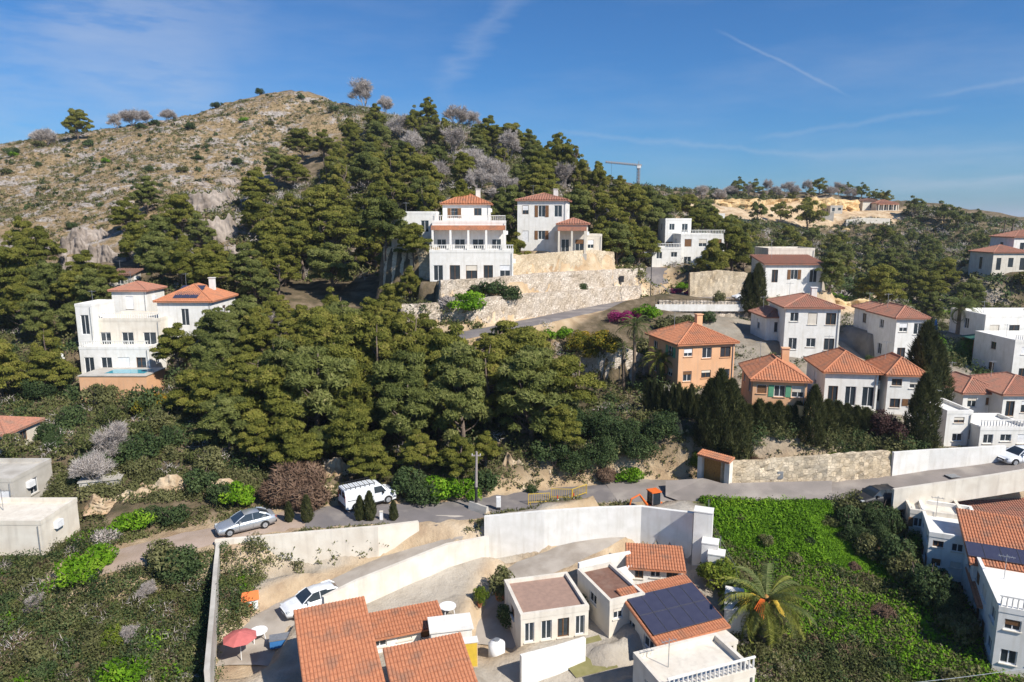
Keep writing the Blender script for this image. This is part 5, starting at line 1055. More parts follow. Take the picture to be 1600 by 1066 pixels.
for a in [(940,300,9,'pine above the driveway pines'),(905,290,9,'pine right of the tall white villa roof'),(975,330,9,'pine halfway down to the driveway'),(940,340,9,'dense pine above the dark hollow by the driveway'),(1000,350,8,'pine with a pale straight trunk at the driveway bend'),(965,365,8,'pine at the edge of the driveway hollow'),(1020,320,8,'pine above the flat roofed villa')]: pine_at(a[0], a[1], a[2], a[3], None, 122)
for a in [(645,345,6,'small pine in front of the orange towered villa'),(600,300,9,'pine above the white end wall'),(660,270,8,'pine behind the orange tower roof'),(720,280,8,'pine between the two white villas on the hill'),(785,290,7,'green pine squeezed between the two white villas'),(640,415,6,'umbrella pine beside the stone terraces'),(610,440,6,'pine throwing its shade on the stone terrace')]: pine_at(a[0], a[1], a[2], a[3], None, 92)
# the pine belt between the two roads, and the flanks: filled by spacing on the ground
def fill(poly, step, n, hr, labels, group, seed, far_=False, keep=2.6, protos=None, avoid=()):
    g = random.Random(seed); lo, hi = poly.min(0), poly.max(0); made = 0; tries = 0
    while made < n and tries < 8000:
        tries += 1; x, y = g.uniform(lo[0], hi[0]), g.uniform(lo[1], hi[1])
        if poly_dist(np.array([x]), np.array([y]), poly)[0] > 0: continue
        if any((x - a) ** 2 + (y - b) ** 2 < max(step, r_) ** 2 for a, b, r_ in TREES): continue
        if any(poly_dist(np.array([x]), np.array([y]), f)[0] < keep for f in FOOT): continue
        bad = False
        for pl, hw, bl_ in SEG1:
            if seg_dist(np.array([x]), np.array([y]), np.array([tuple(v) for v in pl[::3]]))[0][0] < hw + keep: bad = True; break
        if bad or any(poly_dist(np.array([x]), np.array([y]), f)[0] == 0 for f in avoid): continue
        h = g.uniform(*hr)
        if 60 < y <= 105 and x > -30:      # the belt stays below the stone terraces and the upper road
            z0 = float(H(x, y)); dd = y * math.cos(PITCH) - (z0 + h - CAMZ) * math.sin(PITCH); up_ = y * math.sin(PITCH) + (z0 + h - CAMZ) * math.cos(PITCH); py_ = 533 - FPX * up_ / dd
            lim = float(np.interp(800 + FPX * x / dd, [380, 420, 500, 560, 620, 700, 800, 850, 890, 930], [425, 412, 440, 458, 482, 490, 500, 520, 560, 620]))
            if py_ < lim: h -= (lim - py_) * dd / FPX
            if h < 3.2: continue
        if y > 105:      # nothing stands proud of the wooded crest line
            z0 = float(H(x, y)); dd = y * math.cos(PITCH) - (z0 + h - CAMZ) * math.sin(PITCH); up_ = y * math.sin(PITCH) + (z0 + h - CAMZ) * math.cos(PITCH); py_ = 533 - FPX * up_ / dd
            lim = float(np.interp(800 + FPX * x / dd, [560, 650, 780, 850, 900, 950, 1000, 1040, 1340], [190, 178, 196, 224, 246, 270, 294, 303, 290]))
            if py_ < lim: h -= (lim - py_) * dd / FPX
            if h < 3.4: continue
        pr = FARP if far_ else PINES; j = g.randrange(len(pr)) if protos is None else g.choice(protos); hh = (10, 11, 9, 10, 8, 10, 9)[j] if not far_ else (8, 8, 7)[j]
        lab = labels(x, y, h) if callable(labels) else labels
        place('pine_tree', lab, 'pine tree', pr[j], Vector((x, y, float(H(x, y)) - .2)), h / hh, group, sxy=g.uniform(.95, 1.2)); TREES.append((x, y, 3)); made += 1
BELT = np.array([(-27, 64), (-17, 62.8), (-6, 62.8), (3, 63.8), (7, 67), (4, 72), (-1, 79), (-6, 82), (-18, 87), (-27, 92), (-27, 74)])
def belt_label(x, y, h):
    size = 'tall' if h > 10 else ('middle sized' if h > 8.7 else 'short')
    row = 'front edge of the belt' if y < 69 else ('middle of the belt' if y < 75 else ('upper middle of the belt' if y < 80 else 'top of the belt'))
    side = 'below the left villa' if x < -24 else ('above the silver car' if x < -17 else ('above the white van' if x < -9 else ('left of the utility pole line' if x < -3 else ('above the roadworks' if x < 3 else 'beside the ivy covered bushes'))))
    return size + ' pine at the ' + row + ', ' + side
FRONT = np.array([(-25, 61), (-10, 60.6), (-2, 61), (7, 62.5), (7, 65.5), (-8, 63.5), (-26, 65)])
fill(FRONT, 2.4, 22, (4.0, 6.2), lambda x, y, h: 'low pine leaning out over the bank ' + ('left of the van' if x < -14 else ('behind the van' if x < -8 else ('behind the utility pole' if x < -2 else 'above the roadworks'))), 'low pines on the roadside bank', 4, keep=.8, protos=[0, 2, 4])
BELTL = np.array([(-27, 64), (-27, 92), (-33, 98), (-37, 84), (-34, 72)])
fill(BELTL, 3.4, 26, (5.0, 6.8), lambda x, y, h: ('taller' if h > 6 else 'shorter') + ' pine at the left end of the belt, ' + ('near the track' if y < 74 else 'right below the left villa' if y < 84 else 'level with the left villa'), 'pines of the belt between the two roads', 12)
fill(BELT, 3.5, 120, (7.5, 11.0), belt_label, 'pines of the belt between the two roads', 5)
BELT2 = np.array([(-62, 78), (-40, 80), (-33, 100), (-36, 118), (-75, 122), (-80, 95)])
fill(BELT2, 4.6, 26, (5, 8), lambda x, y, h: ('tall' if h > 6.6 else 'small') + ' pine in the hollow ' + ('above' if y > 100 else 'below') + ' the left villa' + (', near the left edge' if x < -58 else ''), 'pines around the left villa', 6)
FLANK = np.array([(-44, 112), (-20, 110), (0, 112), (25, 112), (40, 118), (36, 150), (12, 200), (-45, 225), (-52, 190), (-38, 150)])
fill(FLANK, 6.2, 66, (6.5, 9.5), lambda x, y, h: ('tall' if h > 8.5 else 'middle sized' if h > 7.4 else 'small') + ' pine on the ' + ('lower' if y < 130 else 'middle' if y < 160 else 'upper') + ' flank of the main hill, ' + ('left part' if x < -25 else 'above the orange towered villa' if x < 0 else 'above the tall white villa' if x < 18 else 'towards the driveway'), 'pines on the flank of the main hill', 7)
SAD = np.array([(30, 115), (45, 125), (52, 160), (45, 195), (30, 200), (28, 150)])
fill(SAD, 6, 16, (6, 9), lambda x, y, h: ('tall' if h > 7.6 else 'small') + ' pine in the saddle ' + ('high under the skyline' if y > 160 else 'low behind the driveway villa'), 'pines in the saddle', 8)
RH = gpoly([(1045,345),(1150,360),(1290,372),(1400,372),(1480,358),(1545,372),(1600,395),(1660,480),(1560,470),(1500,500),(1400,465),(1310,440),(1290,400),(1130,380)])
fill(RH, 8.5, 66, (4.5, 7.5), lambda x, y, h: ('larger' if h > 6 else 'smaller') + ' grey-green pine on the ' + ('near' if y < 170 else 'middle' if y < 205 else 'high') + ' part of the right hillside, ' + ('below the yellow cliff' if pxx(x, y) < 1270 else 'below the ridge villa' if pxx(x, y) < 1400 else 'towards the right edge'), 'pines scattered over the right hillside', 9, far_=True, keep=3)
fill(EASTL, 7, 26, (5, 8), 'pine on the open slope east of the estate', 'pines east of the estate', 13)
RIDG = np.array([tuple(G(a, b, 0, 150))[:2] for a, b in [(1040,312),(1330,312),(1390,312)]] + [(150, 305), (90, 320), (60, 300)])
fill(RIDG, 6.5, 42, (4.5, 7), lambda x, y, h: ('larger' if h > 5.8 else 'smaller') + ' pine on the ridge line above the quarry, ' + ('left stretch' if pxx(x, y) < 1140 else 'middle stretch' if pxx(x, y) < 1240 else 'right stretch') + (', in the front row' if y < 290 else ', further back'), 'pines on the quarry ridge', 10, far_=True)
for a in [(1155,275,8,'tall pine cluster on the quarry ridge, left'),(1180,278,8,'pine right of the tall ridge cluster'),(1282,277,7,'slender pine standing on the ridge above the quarry'),(1326,283,6,'small lollipop pine on the ridge'),(1348,284,8,'round pine left of the ridge villa roof'),(1366,294,6,'pine behind the ridge villa roof'),(1386,297,6,'pine touching the right of the ridge villa roof'),
          (1432,304,8,'wind bent pine right of the ridge villa'),(1478,312,9,'broad pine on the right ridge'),(1500,322,8,'dark pine descending the right ridge'),(1265,307,12,'tall dark pine in front of the yellow quarry face'),(1222,314,8,'smaller pine in front of the yellow quarry face'),(1185,310,8,'pine at the left of the quarry floor'),(1095,318,7,'bush like pine above the flat roofed villa'),(1060,322,7,'pine at the left start of the quarry'),
          (1530,325,6,'small pine on the skyline near the two far palms')]:
    pine_at(a[0], a[1], a[2], a[3], None, 190, far_=True)
for a in [(1390,385,9,'wide pine above the picnic lawn'),(1420,400,9,'big spreading pine in the park'),(1380,410,9,'left spreading pine of the park'),(1450,420,8,'pine behind the park palm'),(1480,400,8,'tall pine on the right of the park'),(1520,430,8,'leaning pine at the right of the park'),(1300,400,7,'pine above the cream villa'),(1345,425,6,'low pine over the garden hedge')]:
    pine_at(a[0], a[1], a[2], a[3], (0,5,2,1,4,5,0,4)[0] if False else rnd.choice([4, 5, 5, 2]), 115)
# shrubs
SHH = dict(dark=1.9, olive=1.5, bright=1.5, scrub=1.7, brown=1.9, lime=2.3, yellow=3.4, magenta=2.3, plum=3.8, big=4.6, twig=1.7, farb=1.4)
def shrub(px, py, h, kind, label, cat='shrub', dmin=22, group=None, sx=None, name='shrub'):
    p = G(px, py, h * .5, dmin); pr = rnd.choice(SH[kind]); t = place(name, label, cat, pr, p - Vector((0, 0, .1)), h / SHH[kind], group, pn=('foliage', 'stem'), sxy=sx); return t
for a in [(406,140,3.2,'dark','dark bush exactly on the hilltop skyline'),(337,163,3,'dark','dark bush on the skyline left of the summit'),(297,195,3.2,'dark','dark round bush below the skyline'),(240,190,2.5,'farb','low green bush at the end of the skyline thicket'),(222,196,2.2,'farb','low bush in front of the skyline thicket'),(140,222,2.6,'farb','green bush right beside the lone pine'),
          (60,222,3,'olive','grey green bush under the bare pinkish tree'),(20,235,3.5,'dark','bush at the left end of the skyline'),(20,240,2,'bright','fresh green bush low on the left skyline'),(165,250,1.8,'bright','fresh green bush in the middle of the dry slope'),(380,185,2,'bright','fresh green tuft bush near the top'),(468,150,2.2,'farb','bush on the summit ridge'),(492,158,2,'farb','bush just right of the summit'),(520,168,2.6,'dark','dark bush beside the white summit rock'),
          (232,262,2.2,'dark','dark bush halfway down the slope'),(60,255,1.8,'dark','dark bush low left on the dry slope'),(10,265,2.2,'farb','bush at the left edge of the dry slope'),(285,262,2.2,'olive','olive bush above the hillside pines'),(370,250,2.6,'dark','dark bush left of the great clump'),(310,245,1.6,'farb','small bush above the cliff'),(110,350,2,'dark','bush at the foot of the dry slope'),(420,190,1.8,'farb','small bush in the pale ledge')]:
    shrub(*a, dmin=120)
for a in [(728,465,3.2,'bright','big fresh green bush against the stone terrace','shrub'),(700,470,1.6,'twig','grey bush at the left of the fresh green one','shrub'),(770,448,3.0,'dark','dark green bush on top of the long stone wall','shrub'),(795,455,2.8,'dark','right half of the dark bush mass on the long stone wall','shrub'),(745,450,2.6,'dark','dark bush over the wall near the lower terrace','shrub'),(909,446,1.5,'dark','small round bush growing out of the stone ledge','shrub'),
          (982,406,2.4,'dark','round clipped bush at the driveway corner','shrub'),(958,384,2.0,'bright','green hedge at the top of the stone terraces','hedge'),(1002,415,1.6,'olive','low bush in the driveway bend','shrub'),(1068,445,2,'bright','green bush on the island in the driveway','shrub'),(1058,453,1.5,'magenta','left mound of magenta flowers on the driveway island','flowers'),(1078,455,1.5,'magenta','right mound of magenta flowers on the driveway island','flowers'),
          (968,492,2.2,'magenta','bougainvillea beside the slim palms','bougainvillea'),(990,490,2.0,'magenta','bougainvillea spilling towards the lamp post','bougainvillea'),(1010,486,2.6,'bright','bright green hedge at the foot of the lamp post','hedge'),(905,528,3.2,'yellow','yellow flowering tree, left crown','tree'),(942,530,3.4,'yellow','yellow flowering tree, right crown','tree'),(922,540,3,'yellow','yellow flowering tree, lower crown','tree'),
          (880,518,1.8,'bright','green hedge along the upper road','hedge'),(855,522,1.8,'bright','green hedge left of the yellow tree','hedge'),(1050,500,3,'olive','tall bush below the white parapet','shrub'),(1075,497,2.6,'olive','grey green bush by the parapet foot','shrub'),(1030,540,3.2,'bright','fresh bush between the palms and the apricot house','shrub'),(1045,520,2.4,'bright','bright shrub behind the apricot house corner','shrub'),(1010,545,3,'olive','shrub right of the slim palms','shrub'),
          (945,655,4,'big','huge dark ivy clad bush below the curved stone wall','shrub'),(975,670,4,'big','dark tree like bush right of the ivy mass','shrub'),(905,655,4,'big','dark bush left of the ivy mass','shrub'),(1000,690,4,'big','dark bush above the road bend','shrub'),(940,700,4,'big','dark bush mass near the road','shrub'),(900,715,3.4,'big','low dark bush mass near the road','shrub'),(1035,660,4,'big','dark bush beside the rock face','shrub'),(865,700,3.2,'dark','dark bush over the cream bank','shrub'),
          (985,735,1.8,'bright','fresh green weeds at the road bend','shrub'),(945,738,1.6,'brown','brown bush at the road edge','shrub'),(720,760,2.4,'bright','green bush behind the utility pole','shrub'),(660,765,2.6,'dark','leafy bush right of the van','shrub'),(690,755,2.8,'bright','leafy bush above the road verge','shrub'),(640,745,3.2,'dark','dark bush between the van and the pole','shrub'),(755,745,2.6,'dark','dark bush above the mailbox','shrub'),(832,762,1,'dark','small bush at the foot of the cream bank','shrub'),
          (1092,715,2,'lime','creeper hanging on the rock left of the gate','shrub'),(1160,715,2.2,'olive','creeper over the stone wall right of the gate','shrub'),(1180,722,2.0,'brown','rusty leaved bush on the stone wall','shrub'),(1385,660,4.2,'plum','plum leaved tree behind the stone wall','tree'),(1425,690,2.6,'dark','dark green hedge behind the white roadside wall','hedge'),(1400,690,2.4,'olive','grey hedge end beside the plum tree','hedge'),
          (1300,712,1.6,'lime','lime green creeper hanging over the stone wall','shrub'),(1320,705,2.2,'dark','dark bush overhanging the stone wall','shrub'),(1372,710,1.6,'lime','creeper on the wall under the plum tree','shrub'),
          (1122,890,3,'lime','round lime green bush beside the white wall','shrub'),(460,740,3.6,'brown','tall brown dry bush left of the van','shrub'),(440,760,3.2,'brown','brown dry bush behind the silver car','shrub'),(475,770,3,'brown','reddish brown bush at the track edge','shrub'),(265,870,2.6,'dark','big dark green bush below the track','shrub'),(285,885,2.4,'dark','dark bush at the corner of the off-white wall','shrub'),(250,865,2.4,'olive','olive bush at the track side','shrub'),
          (125,880,2.2,'bright','bright green bush at the end of the track','shrub'),(155,865,1.8,'bright','second bright green bush at the end of the track','shrub'),(120,895,2,'bright','lower bright green bush at the end of the track','shrub'),(195,1045,2,'bright','single bright green bush in the lower thicket','shrub'),(175,990,1.8,'lime','lime green bush in the thicket','shrub'),
          (220,690,3.2,'dark','dark bush above the cut bank','shrub'),(200,700,3,'dark','left dark bush above the cut bank','shrub'),(235,625,3,'yellow','yellow green bush at the foot of the apricot pool wall','shrub'),(250,655,2.4,'olive','olive bush under the left villa','shrub'),(80,570,3.4,'dark','dark bush left of the pool terrace','shrub'),(60,600,3.6,'big','dark bush mass below the white post','shrub'),(120,610,3,'dark','bush left of the apricot pool wall','shrub'),
          (310,745,2.6,'dark','dark bush above the silver car','shrub'),(370,770,2.4,'bright','green bush right behind the silver car','shrub'),(345,765,2.4,'dark','dark bush behind the silver car bonnet','shrub'),(235,800,2,'dark','dark bush on the track bank','shrub'),(210,805,2,'bright','fresh green bush on the track bank','shrub'),(270,800,2,'dark','dark bush left of the car','shrub'),(330,715,2.6,'olive','olive bush at the edge of the cream bank','shrub'),
          (590,795,1.2,'olive','','shrub')][:-1]:
    shrub(a[0], a[1], a[2], a[3], a[4], a[5], group=None, name={'hedge': 'hedge', 'tree': 'flowering_tree', 'bougainvillea': 'bougainvillea', 'flowers': 'flower_mound'}.get(a[5], 'shrub'))
def fillshrub(poly, n, kinds, hr, label, group, seed, step=1.2):
    g = random.Random(seed); done = []; t = 0; lo, hi = poly.min(0), poly.max(0)
    while len(done) < n and t < 9000:
        t += 1; x, y = g.uniform(lo[0], hi[0]), g.uniform(lo[1], hi[1]); X_, Y_ = np.array([x]), np.array([y])
        if poly_dist(X_, Y_, poly)[0] > 0 or any((x - a) ** 2 + (y - b) ** 2 < step ** 2 for a, b in done): continue
        if any(poly_dist(X_, Y_, f)[0] < 1 for f in FOOT) or any(seg_dist(X_, Y_, np.array([tuple(v) for v in pl[::2]]))[0][0] < hw + 1.3 for pl, hw, _ in SEGROADS): continue
        done.append((x, y)); k = g.choice(kinds); place('shrub', label[k], 'shrub', g.choice(SH[k]), Vector((x, y, float(H(x, y)) - .15)), g.uniform(*hr) / SHH[k], group[k] if isinstance(group, dict) else group + ', ' + k, pn=('foliage', 'stem'), sxy=g.uniform(.85, 1.15) * (1 if hr[1] < 2.5 else .8))
ll = lambda place_: {'scrub': 'mixed green and brown bush ' + place_, 'dark': 'dark green bush ' + place_, 'olive': 'olive coloured bush ' + place_, 'twig': 'bare grey twiggy bush ' + place_, 'bright': 'bright green bush ' + place_, 'brown': 'brown dry bush ' + place_, 'farb': 'small dark bush ' + place_, 'lime': 'lime green bush ' + place_, 'big': 'large dark bush ' + place_, 'yellow': 'yellow bush ' + place_}
fillshrub(LOWL, 70, ['scrub', 'scrub', 'dark', 'olive', 'twig', 'scrub', 'olive'], (.9, 1.8), ll('in the thicket at lower left'), 'bushes of the lower left thicket', 31, 1.5)
fillshrub(LOWR, 40, ['scrub', 'scrub', 'olive', 'bright', 'brown', 'dark'], (.6, 1.3), ll('on the slope at lower right'), 'bushes of the lower right slope', 32, 1.4)
fillshrub(EST, 30, ['dark', 'olive', 'bright', 'dark'], (1.2, 2.6), ll('in a garden of the estate'), 'bushes in the estate gardens', 35, 2.5)
HOLL = np.array([(-80, 70), (-45, 66), (-36, 80), (-45, 95), (-80, 110)])
fillshrub(HOLL, 36, ['dark', 'big', 'olive', 'big'], (1.8, 4.2), ll('in the hollow left of the villa'), 'bushes in the left hollow', 36, 2.4)
EDGE = np.array([tuple(PZ(a, b, z))[:2] for a, b, z in [(1320,770,1),(1350,790,0),(1440,870,-2),(1560,1000,-3),(1600,1060,-3.5),(1560,1066,-3.5),(1400,910,-2.5),(1330,830,0)]])
fillshrub(EDGE, 34, ['dark', 'big', 'dark', 'olive'], (2.0, 3.6), ll('in the hedge left of the terraced row'), 'hedge bushes beside the terraced row', 37, 1.5)

LMID = np.array([(-52, 56.5), (-34, 58), (-27, 62), (-30, 76), (-46, 76), (-58, 66)])
fillshrub(LMID, 34, ['dark', 'olive', 'scrub', 'big'], (1.6, 3.2), ll('on the slope above the track'), 'bushes on the slope above the track', 38, 2.2)
for i, (px, py, h) in enumerate([(60,960,1.5),(230,940,1.6),(205,1010,1.4)]):
    q = G(px, py, 0, 30); place('bare_tree', 'bare grey sapling ' + ['at the left of the lower thicket', 'below the big dark bush', 'beside the lone bright bush'][i], 'bare tree', DEAD[i % 4], q, h / 6.3, pn=('twigs', 'trunk'), sxy=1.2)
# cypresses and the clipped hedge columns
for i in range(15):
    px = 1145 + i * 15.5; py = 672 + (4 if i % 3 else -4) - i * 1.2; p = G(px, 716 - i * .6, 0, 55) + Vector((0, 1.6, .6)); p.z = float(H(p.x, p.y))
    place('cypress', 'clipped cypress column in the hedge behind the stone wall', 'cypress', CYP[i % 2], p, rnd.uniform(.62, .85), 'cypress hedge behind the stone wall', pn=('foliage', 'trunk'), sxy=1.7)
for i in range(9):
    px = 1012 + i * 9.5; p = G(px, 640 + i * 2, 0, 62); place('cypress', 'slim cypress in the row left of the apricot houses', 'cypress', CYP[i % 2], p, rnd.uniform(.55, .8), 'cypress row left of the apricot houses', pn=('foliage', 'trunk'), sxy=.9)
for a in [(1128,575,8,'tallest dark cypress in front of the apricot houses'),(1112,590,7,'cypress left of the tallest dark one'),(1145,590,7.5,'cypress right of the tallest dark one'),(1160,625,6,'cypress at the corner of the second apricot house'),(1452,500,11,'tall cypress column right of the white house with the balcony'),(1468,530,9,'second cypress of the dark column group'),(1450,580,8,'lower front cypress of the dark column group'),(1275,600,6,'cypress between the apricot and the white house'),(1186,410,8,'cypress left of the cream villa'),(1172,425,6,'small cypress by the driveway wall')]:
    p = top_at(a[0], a[1], a[2], 60); place('cypress', a[3], 'cypress', CYP[2], p, a[2] / 8, pn=('foliage', 'trunk'), sxy=1.5)
for a in [(590,782,1.9,'narrow potted cypress in front of the van, left'),(638/1.0*1,0,0,'')][:1] + [(580,790,1.8,'second narrow cypress in front of the van'),(552,800,1.6,'narrow cypress right of the brown bushes')]:
    pass
for px, h, lab in [(563,2.2,'narrow cypress just in front of the van door, left one'),(578,2.6,'narrow cypress just in front of the van door, right one'),(615,1.8,'narrow cypress between the van and the fence post'),(480,2.4,'narrow cypress at the track end'),(452,1.8,'small cypress by the car tail')]:
    q = PZ(px, 812 if px > 500 else 815, 0.0); q.z = float(H(q.x, q.y)); place('cypress', lab, 'cypress', CYP[0], q, h / 4.2, pn=('foliage', 'trunk'), sxy=1.1)

# palms
def ground_at(px, py, dmin=30): return G(px, py, 0, dmin)
p = P(990, 606, 79.5); p.z = float(H(p.x, p.y)); palm('palm_tree', 'taller slim palm with a feathery drooping crown by the curved wall', p, 7.3, 2.4, 34, 'green', .17, (.1, 0), 10)
p = P(1000, 606, 79); p.z = float(H(p.x, p.y)) ; p.x -= 1.9; palm('palm_tree', 'shorter thin palm leaning beside the taller slim one', p, 5.0, 1.2, 16, 'green', .14, (-.5, 0), 3)
p = P(1028, 612, 78); p.z = float(H(p.x, p.y)); palm('palm_tree', 'bushy yellow green palm beside the apricot house', p, 2.6, 2.7, 40, 'yellow', .28, (.2, 0), 12)
p = G(1498, 522, 0, 100); palm('palm_tree', 'thick date palm in the park beside the picnic roof', p, 4.0, 3.3, 44, 'green', .38, (0, 0), 4)
p = P(1192, 1010, 47); p.z = float(H(p.x, p.y)) - .5; palm('palm_tree', 'big date palm with orange fruit stalks at the corner of the solar roofed house', p, 3.2, 3.6, 58, 'green', .38, (0, 0), 8, tag_dates=True)
for px, lab in ((1571, 'left one of the two far palms on the skyline'), (1584, 'right one of the two far palms on the skyline')):
    v = pixdir(px, 344); d = 235; q = Vector((v.x * d, v.y * d, 0)); q.z = float(H(q.x, q.y)); zt = CAMZ + v.z * d; palm('palm_tree', lab, q, max(3.0, zt - q.z), 1.7, 26, 'green', .2, (0, 0), 6)
p = G(1010, 560, 0, 60); palm('palm_tree', 'low palm behind the slim palms', p, 1.4, 1.8, 24, 'green', .25, (0, 0), 4)
# ------------------------------------------------------------------ vehicles
def loft(mb, secs):
    n = len(secs[0]); V = [p for s in secs for p in s]; F_ = []
    for i in range(len(secs) - 1):
        for k in range(n): F_.append((i * n + k, i * n + (k + 1) % n, (i + 1) * n + (k + 1) % n, (i + 1) * n + k))
    F_ += [tuple(range(n)), tuple((len(secs) - 1) * n + k for k in range(n))[::-1]]; mb.add(V, F_)
def hull(x, zl, zt, wb, wm, wt):      # one closed cross-section of the lower body
    zm = zl + (zt - zl) * .55
    return [(x, -wb, zl), (x, -wm, zm - .08), (x, -wm, zm + .08), (x, -wt, zt - .02), (x, -wt * .8, zt), (x, wt * .8, zt), (x, wt, zt - .02), (x, wm, zm + .08), (x, wm, zm - .08), (x, wb, zl)]
def wheel(root, x, y, r, w=.2):
    s = 1 if y > 0 else -1; m = MB(); seg = 18
    m.tube([(x, y - s * w, r), (x, y - s * .02, r), (x, y, r)], [r, r, r * .93], seg); t = m.build('tyre', M['tyre'], None)
    c = MB(); c.tube([(x, y - s * .01, r), (x, y + s * .012, r)], [r * .66, r * .62], seg); rim = c.build('rim', M['rim'], None)
    sp = MB()
    for k in range(5):
        a = k * 1.2566; d = Vector((math.cos(a), 0, math.sin(a))); p_ = Vector((-d.z, 0, d.x)) * .035; o = Vector((x, y + s * .016, r)); sp.add([tuple(o - p_), tuple(o + p_), tuple(o + d * r * .6 + p_), tuple(o + d * r * .6 - p_), *[tuple(q + Vector((0, s * .012, 0))) for q in (o - p_, o + p_, o + d * r * .6 + p_, o + d * r * .6 - p_)]], [(0, 1, 2, 3), (4, 7, 6, 5), (0, 4, 5, 1), (2, 6, 7, 3), (1, 5, 6, 2), (0, 3, 7, 4)])
    wh = bpy.data.objects.new('wheel', None); link(wh, root); t.parent = wh; rim.parent = wh; s_ = sp.build('spokes', M['silver'], wh)
def arch(root, x, y, r, s, m='blackp'):
    mb = MB(); n = 12; V = []
    for k in range(n + 1):
        a = math.pi * k / n
        for rr in (r * 1.02, r * 1.16): V += [(x + math.cos(a) * rr, y + s * .006, r + math.sin(a) * rr), (x + math.cos(a) * rr, y - s * .25, r + math.sin(a) * rr)]
    F_ = [];
    for k in range(n): b = k * 4; F_ += [(b, b + 2, b + 6, b + 4), (b + 1, b + 5, b + 7, b + 3), (b, b + 4, b + 5, b + 1), (b + 2, b + 3, b + 7, b + 6)]
    mb.add(V, F_); mb.build('wheel_arch', M[m], root)
def sedan(label, loc, rz, paint='silver', hatch=False, L=4.6):
    t = thing('parked_car', label, 'car', loc, rz); k = L / 4.6
    S = [(.0,.42,.56,.60,.70,.62),(.08,.24,.66,.72,.80,.70),(.45,.20,.76,.80,.87,.76),(1.0,.20,.86,.82,.88,.78),(1.35,.20,.93,.83,.88,.80),(2.3,.20,.95,.84,.89,.82),(3.3,.20,.97,.83,.89,.81),(3.9,.22,.99,.81,.88,.78),(4.4,.28,.98,.76,.83,.74),(4.55,.36,.90,.70,.78,.70),(4.6,.45,.80,.66,.72,.62)]
    mb = MB(); loft(mb, [hull(x * k, *r_) for x, *r_ in S]); mb.build('body', M[paint], t, True)
    def cab(x, z, wb, zt, wt): return [(x * k, -wb, z), (x * k, -wt, zt), (x * k, wt, zt), (x * k, wb, z)]
    cs = [(1.28,.90,.76,.93,.74),(1.75,.93,.80,1.22,.66),(2.12,.94,.81,1.40,.59),(2.7,.95,.82,1.44,.58),(3.3,.96,.81,1.41,.57),(3.75,.97,.79,1.24,.62),(4.12,.98,.74,1.00,.70)]
    if hatch: cs = cs[:5] + [(4.0,.97,.79,1.36,.58),(4.45,.98,.74,1.02,.70)]
    g_ = MB(); loft(g_, [cab(*c) for c in cs]); g_.build('windows', M['glass'], t)
    r_ = MB(); rs_ = cs[2:5] if not hatch else cs[2:6]; top = []
    loft(r_, [[(c[0] * k, -c[4] - .012, c[3] - .05), (c[0] * k, -c[4] * .9, c[3] + .02), (c[0] * k, c[4] * .9, c[3] + .02), (c[0] * k, c[4] + .012, c[3] - .05)] for c in rs_]); r_.build('roof', M[paint], t, True)
    for s in (-1, 1):
        pl = MB(); a = cs
        pl.tube([(a[0][0] * k, s * .765, .925), (a[1][0] * k, s * .675, 1.225), (a[2][0] * k, s * .605, 1.40)], .035, 5); xr = rs_[-2] if hatch else rs_[-1]
        pl.tube([(xr[0] * k, s * (xr[4] + .01), xr[3] - .02), (a[-2][0] * k + .02, s * (a[-2][4] + .03), a[-2][3] - .02), (a[-1][0] * k, s * .73, 1.0)], [.06, .10, .07], 5); pl.tube([(2.72 * k, s * .825, .94), (2.72 * k, s * .59, 1.43)], .03, 5); pl.build('pillar', M[paint], t)
        mi = MB().box(1.62 * k, 1.78 * k, s * .90 - .10, s * .90 + .10, .93, 1.06).build('mirror', M[paint], t)
        for x in (2.35, 3.3): MB().box(x * k, x * k + .18, s * .895 - .012, s * .895 + .012, .80, .83).build('door_handle', M[paint], t)
        dl = MB()
        for x in (1.62, 2.68, 3.55): dl.box(x * k, x * k + .012, s * .886 - .006, s * .886 + .006, .35, .92)
        dl.build('door_gap', M['blackp'], t)
        MB().box(.06 * k, .34 * k, s * .68 - .12, s * .68 + .08, .56, .70).build('headlight', M['lens'], t); MB().box(4.40 * k, 4.585 * k, s * .66 - .10, s * .66 + .10, .70, .86).build('tail_light', M['taillens'], t)
        for x in (.86, 3.62): wheel(t, x * k, s * .915, .32); arch(t, x * k, s * .905, .32, s)
    MB().box(-.01, .05, -.45, .45, .40, .54).build('grille', M['blackp'], t); MB().box(-.02, 0, -.25, .25, .34, .44).build('number_plate', M['whitep'], t); MB().box(4.59 * k, 4.615 * k, -.25, .25, .55, .66).build('number_plate', M['whitep'], t)
    MB().box(4.30 * k, 4.63 * k, -.72, .72, .30, .50).build('rear_bumper', M['blackp'], t)
    return t
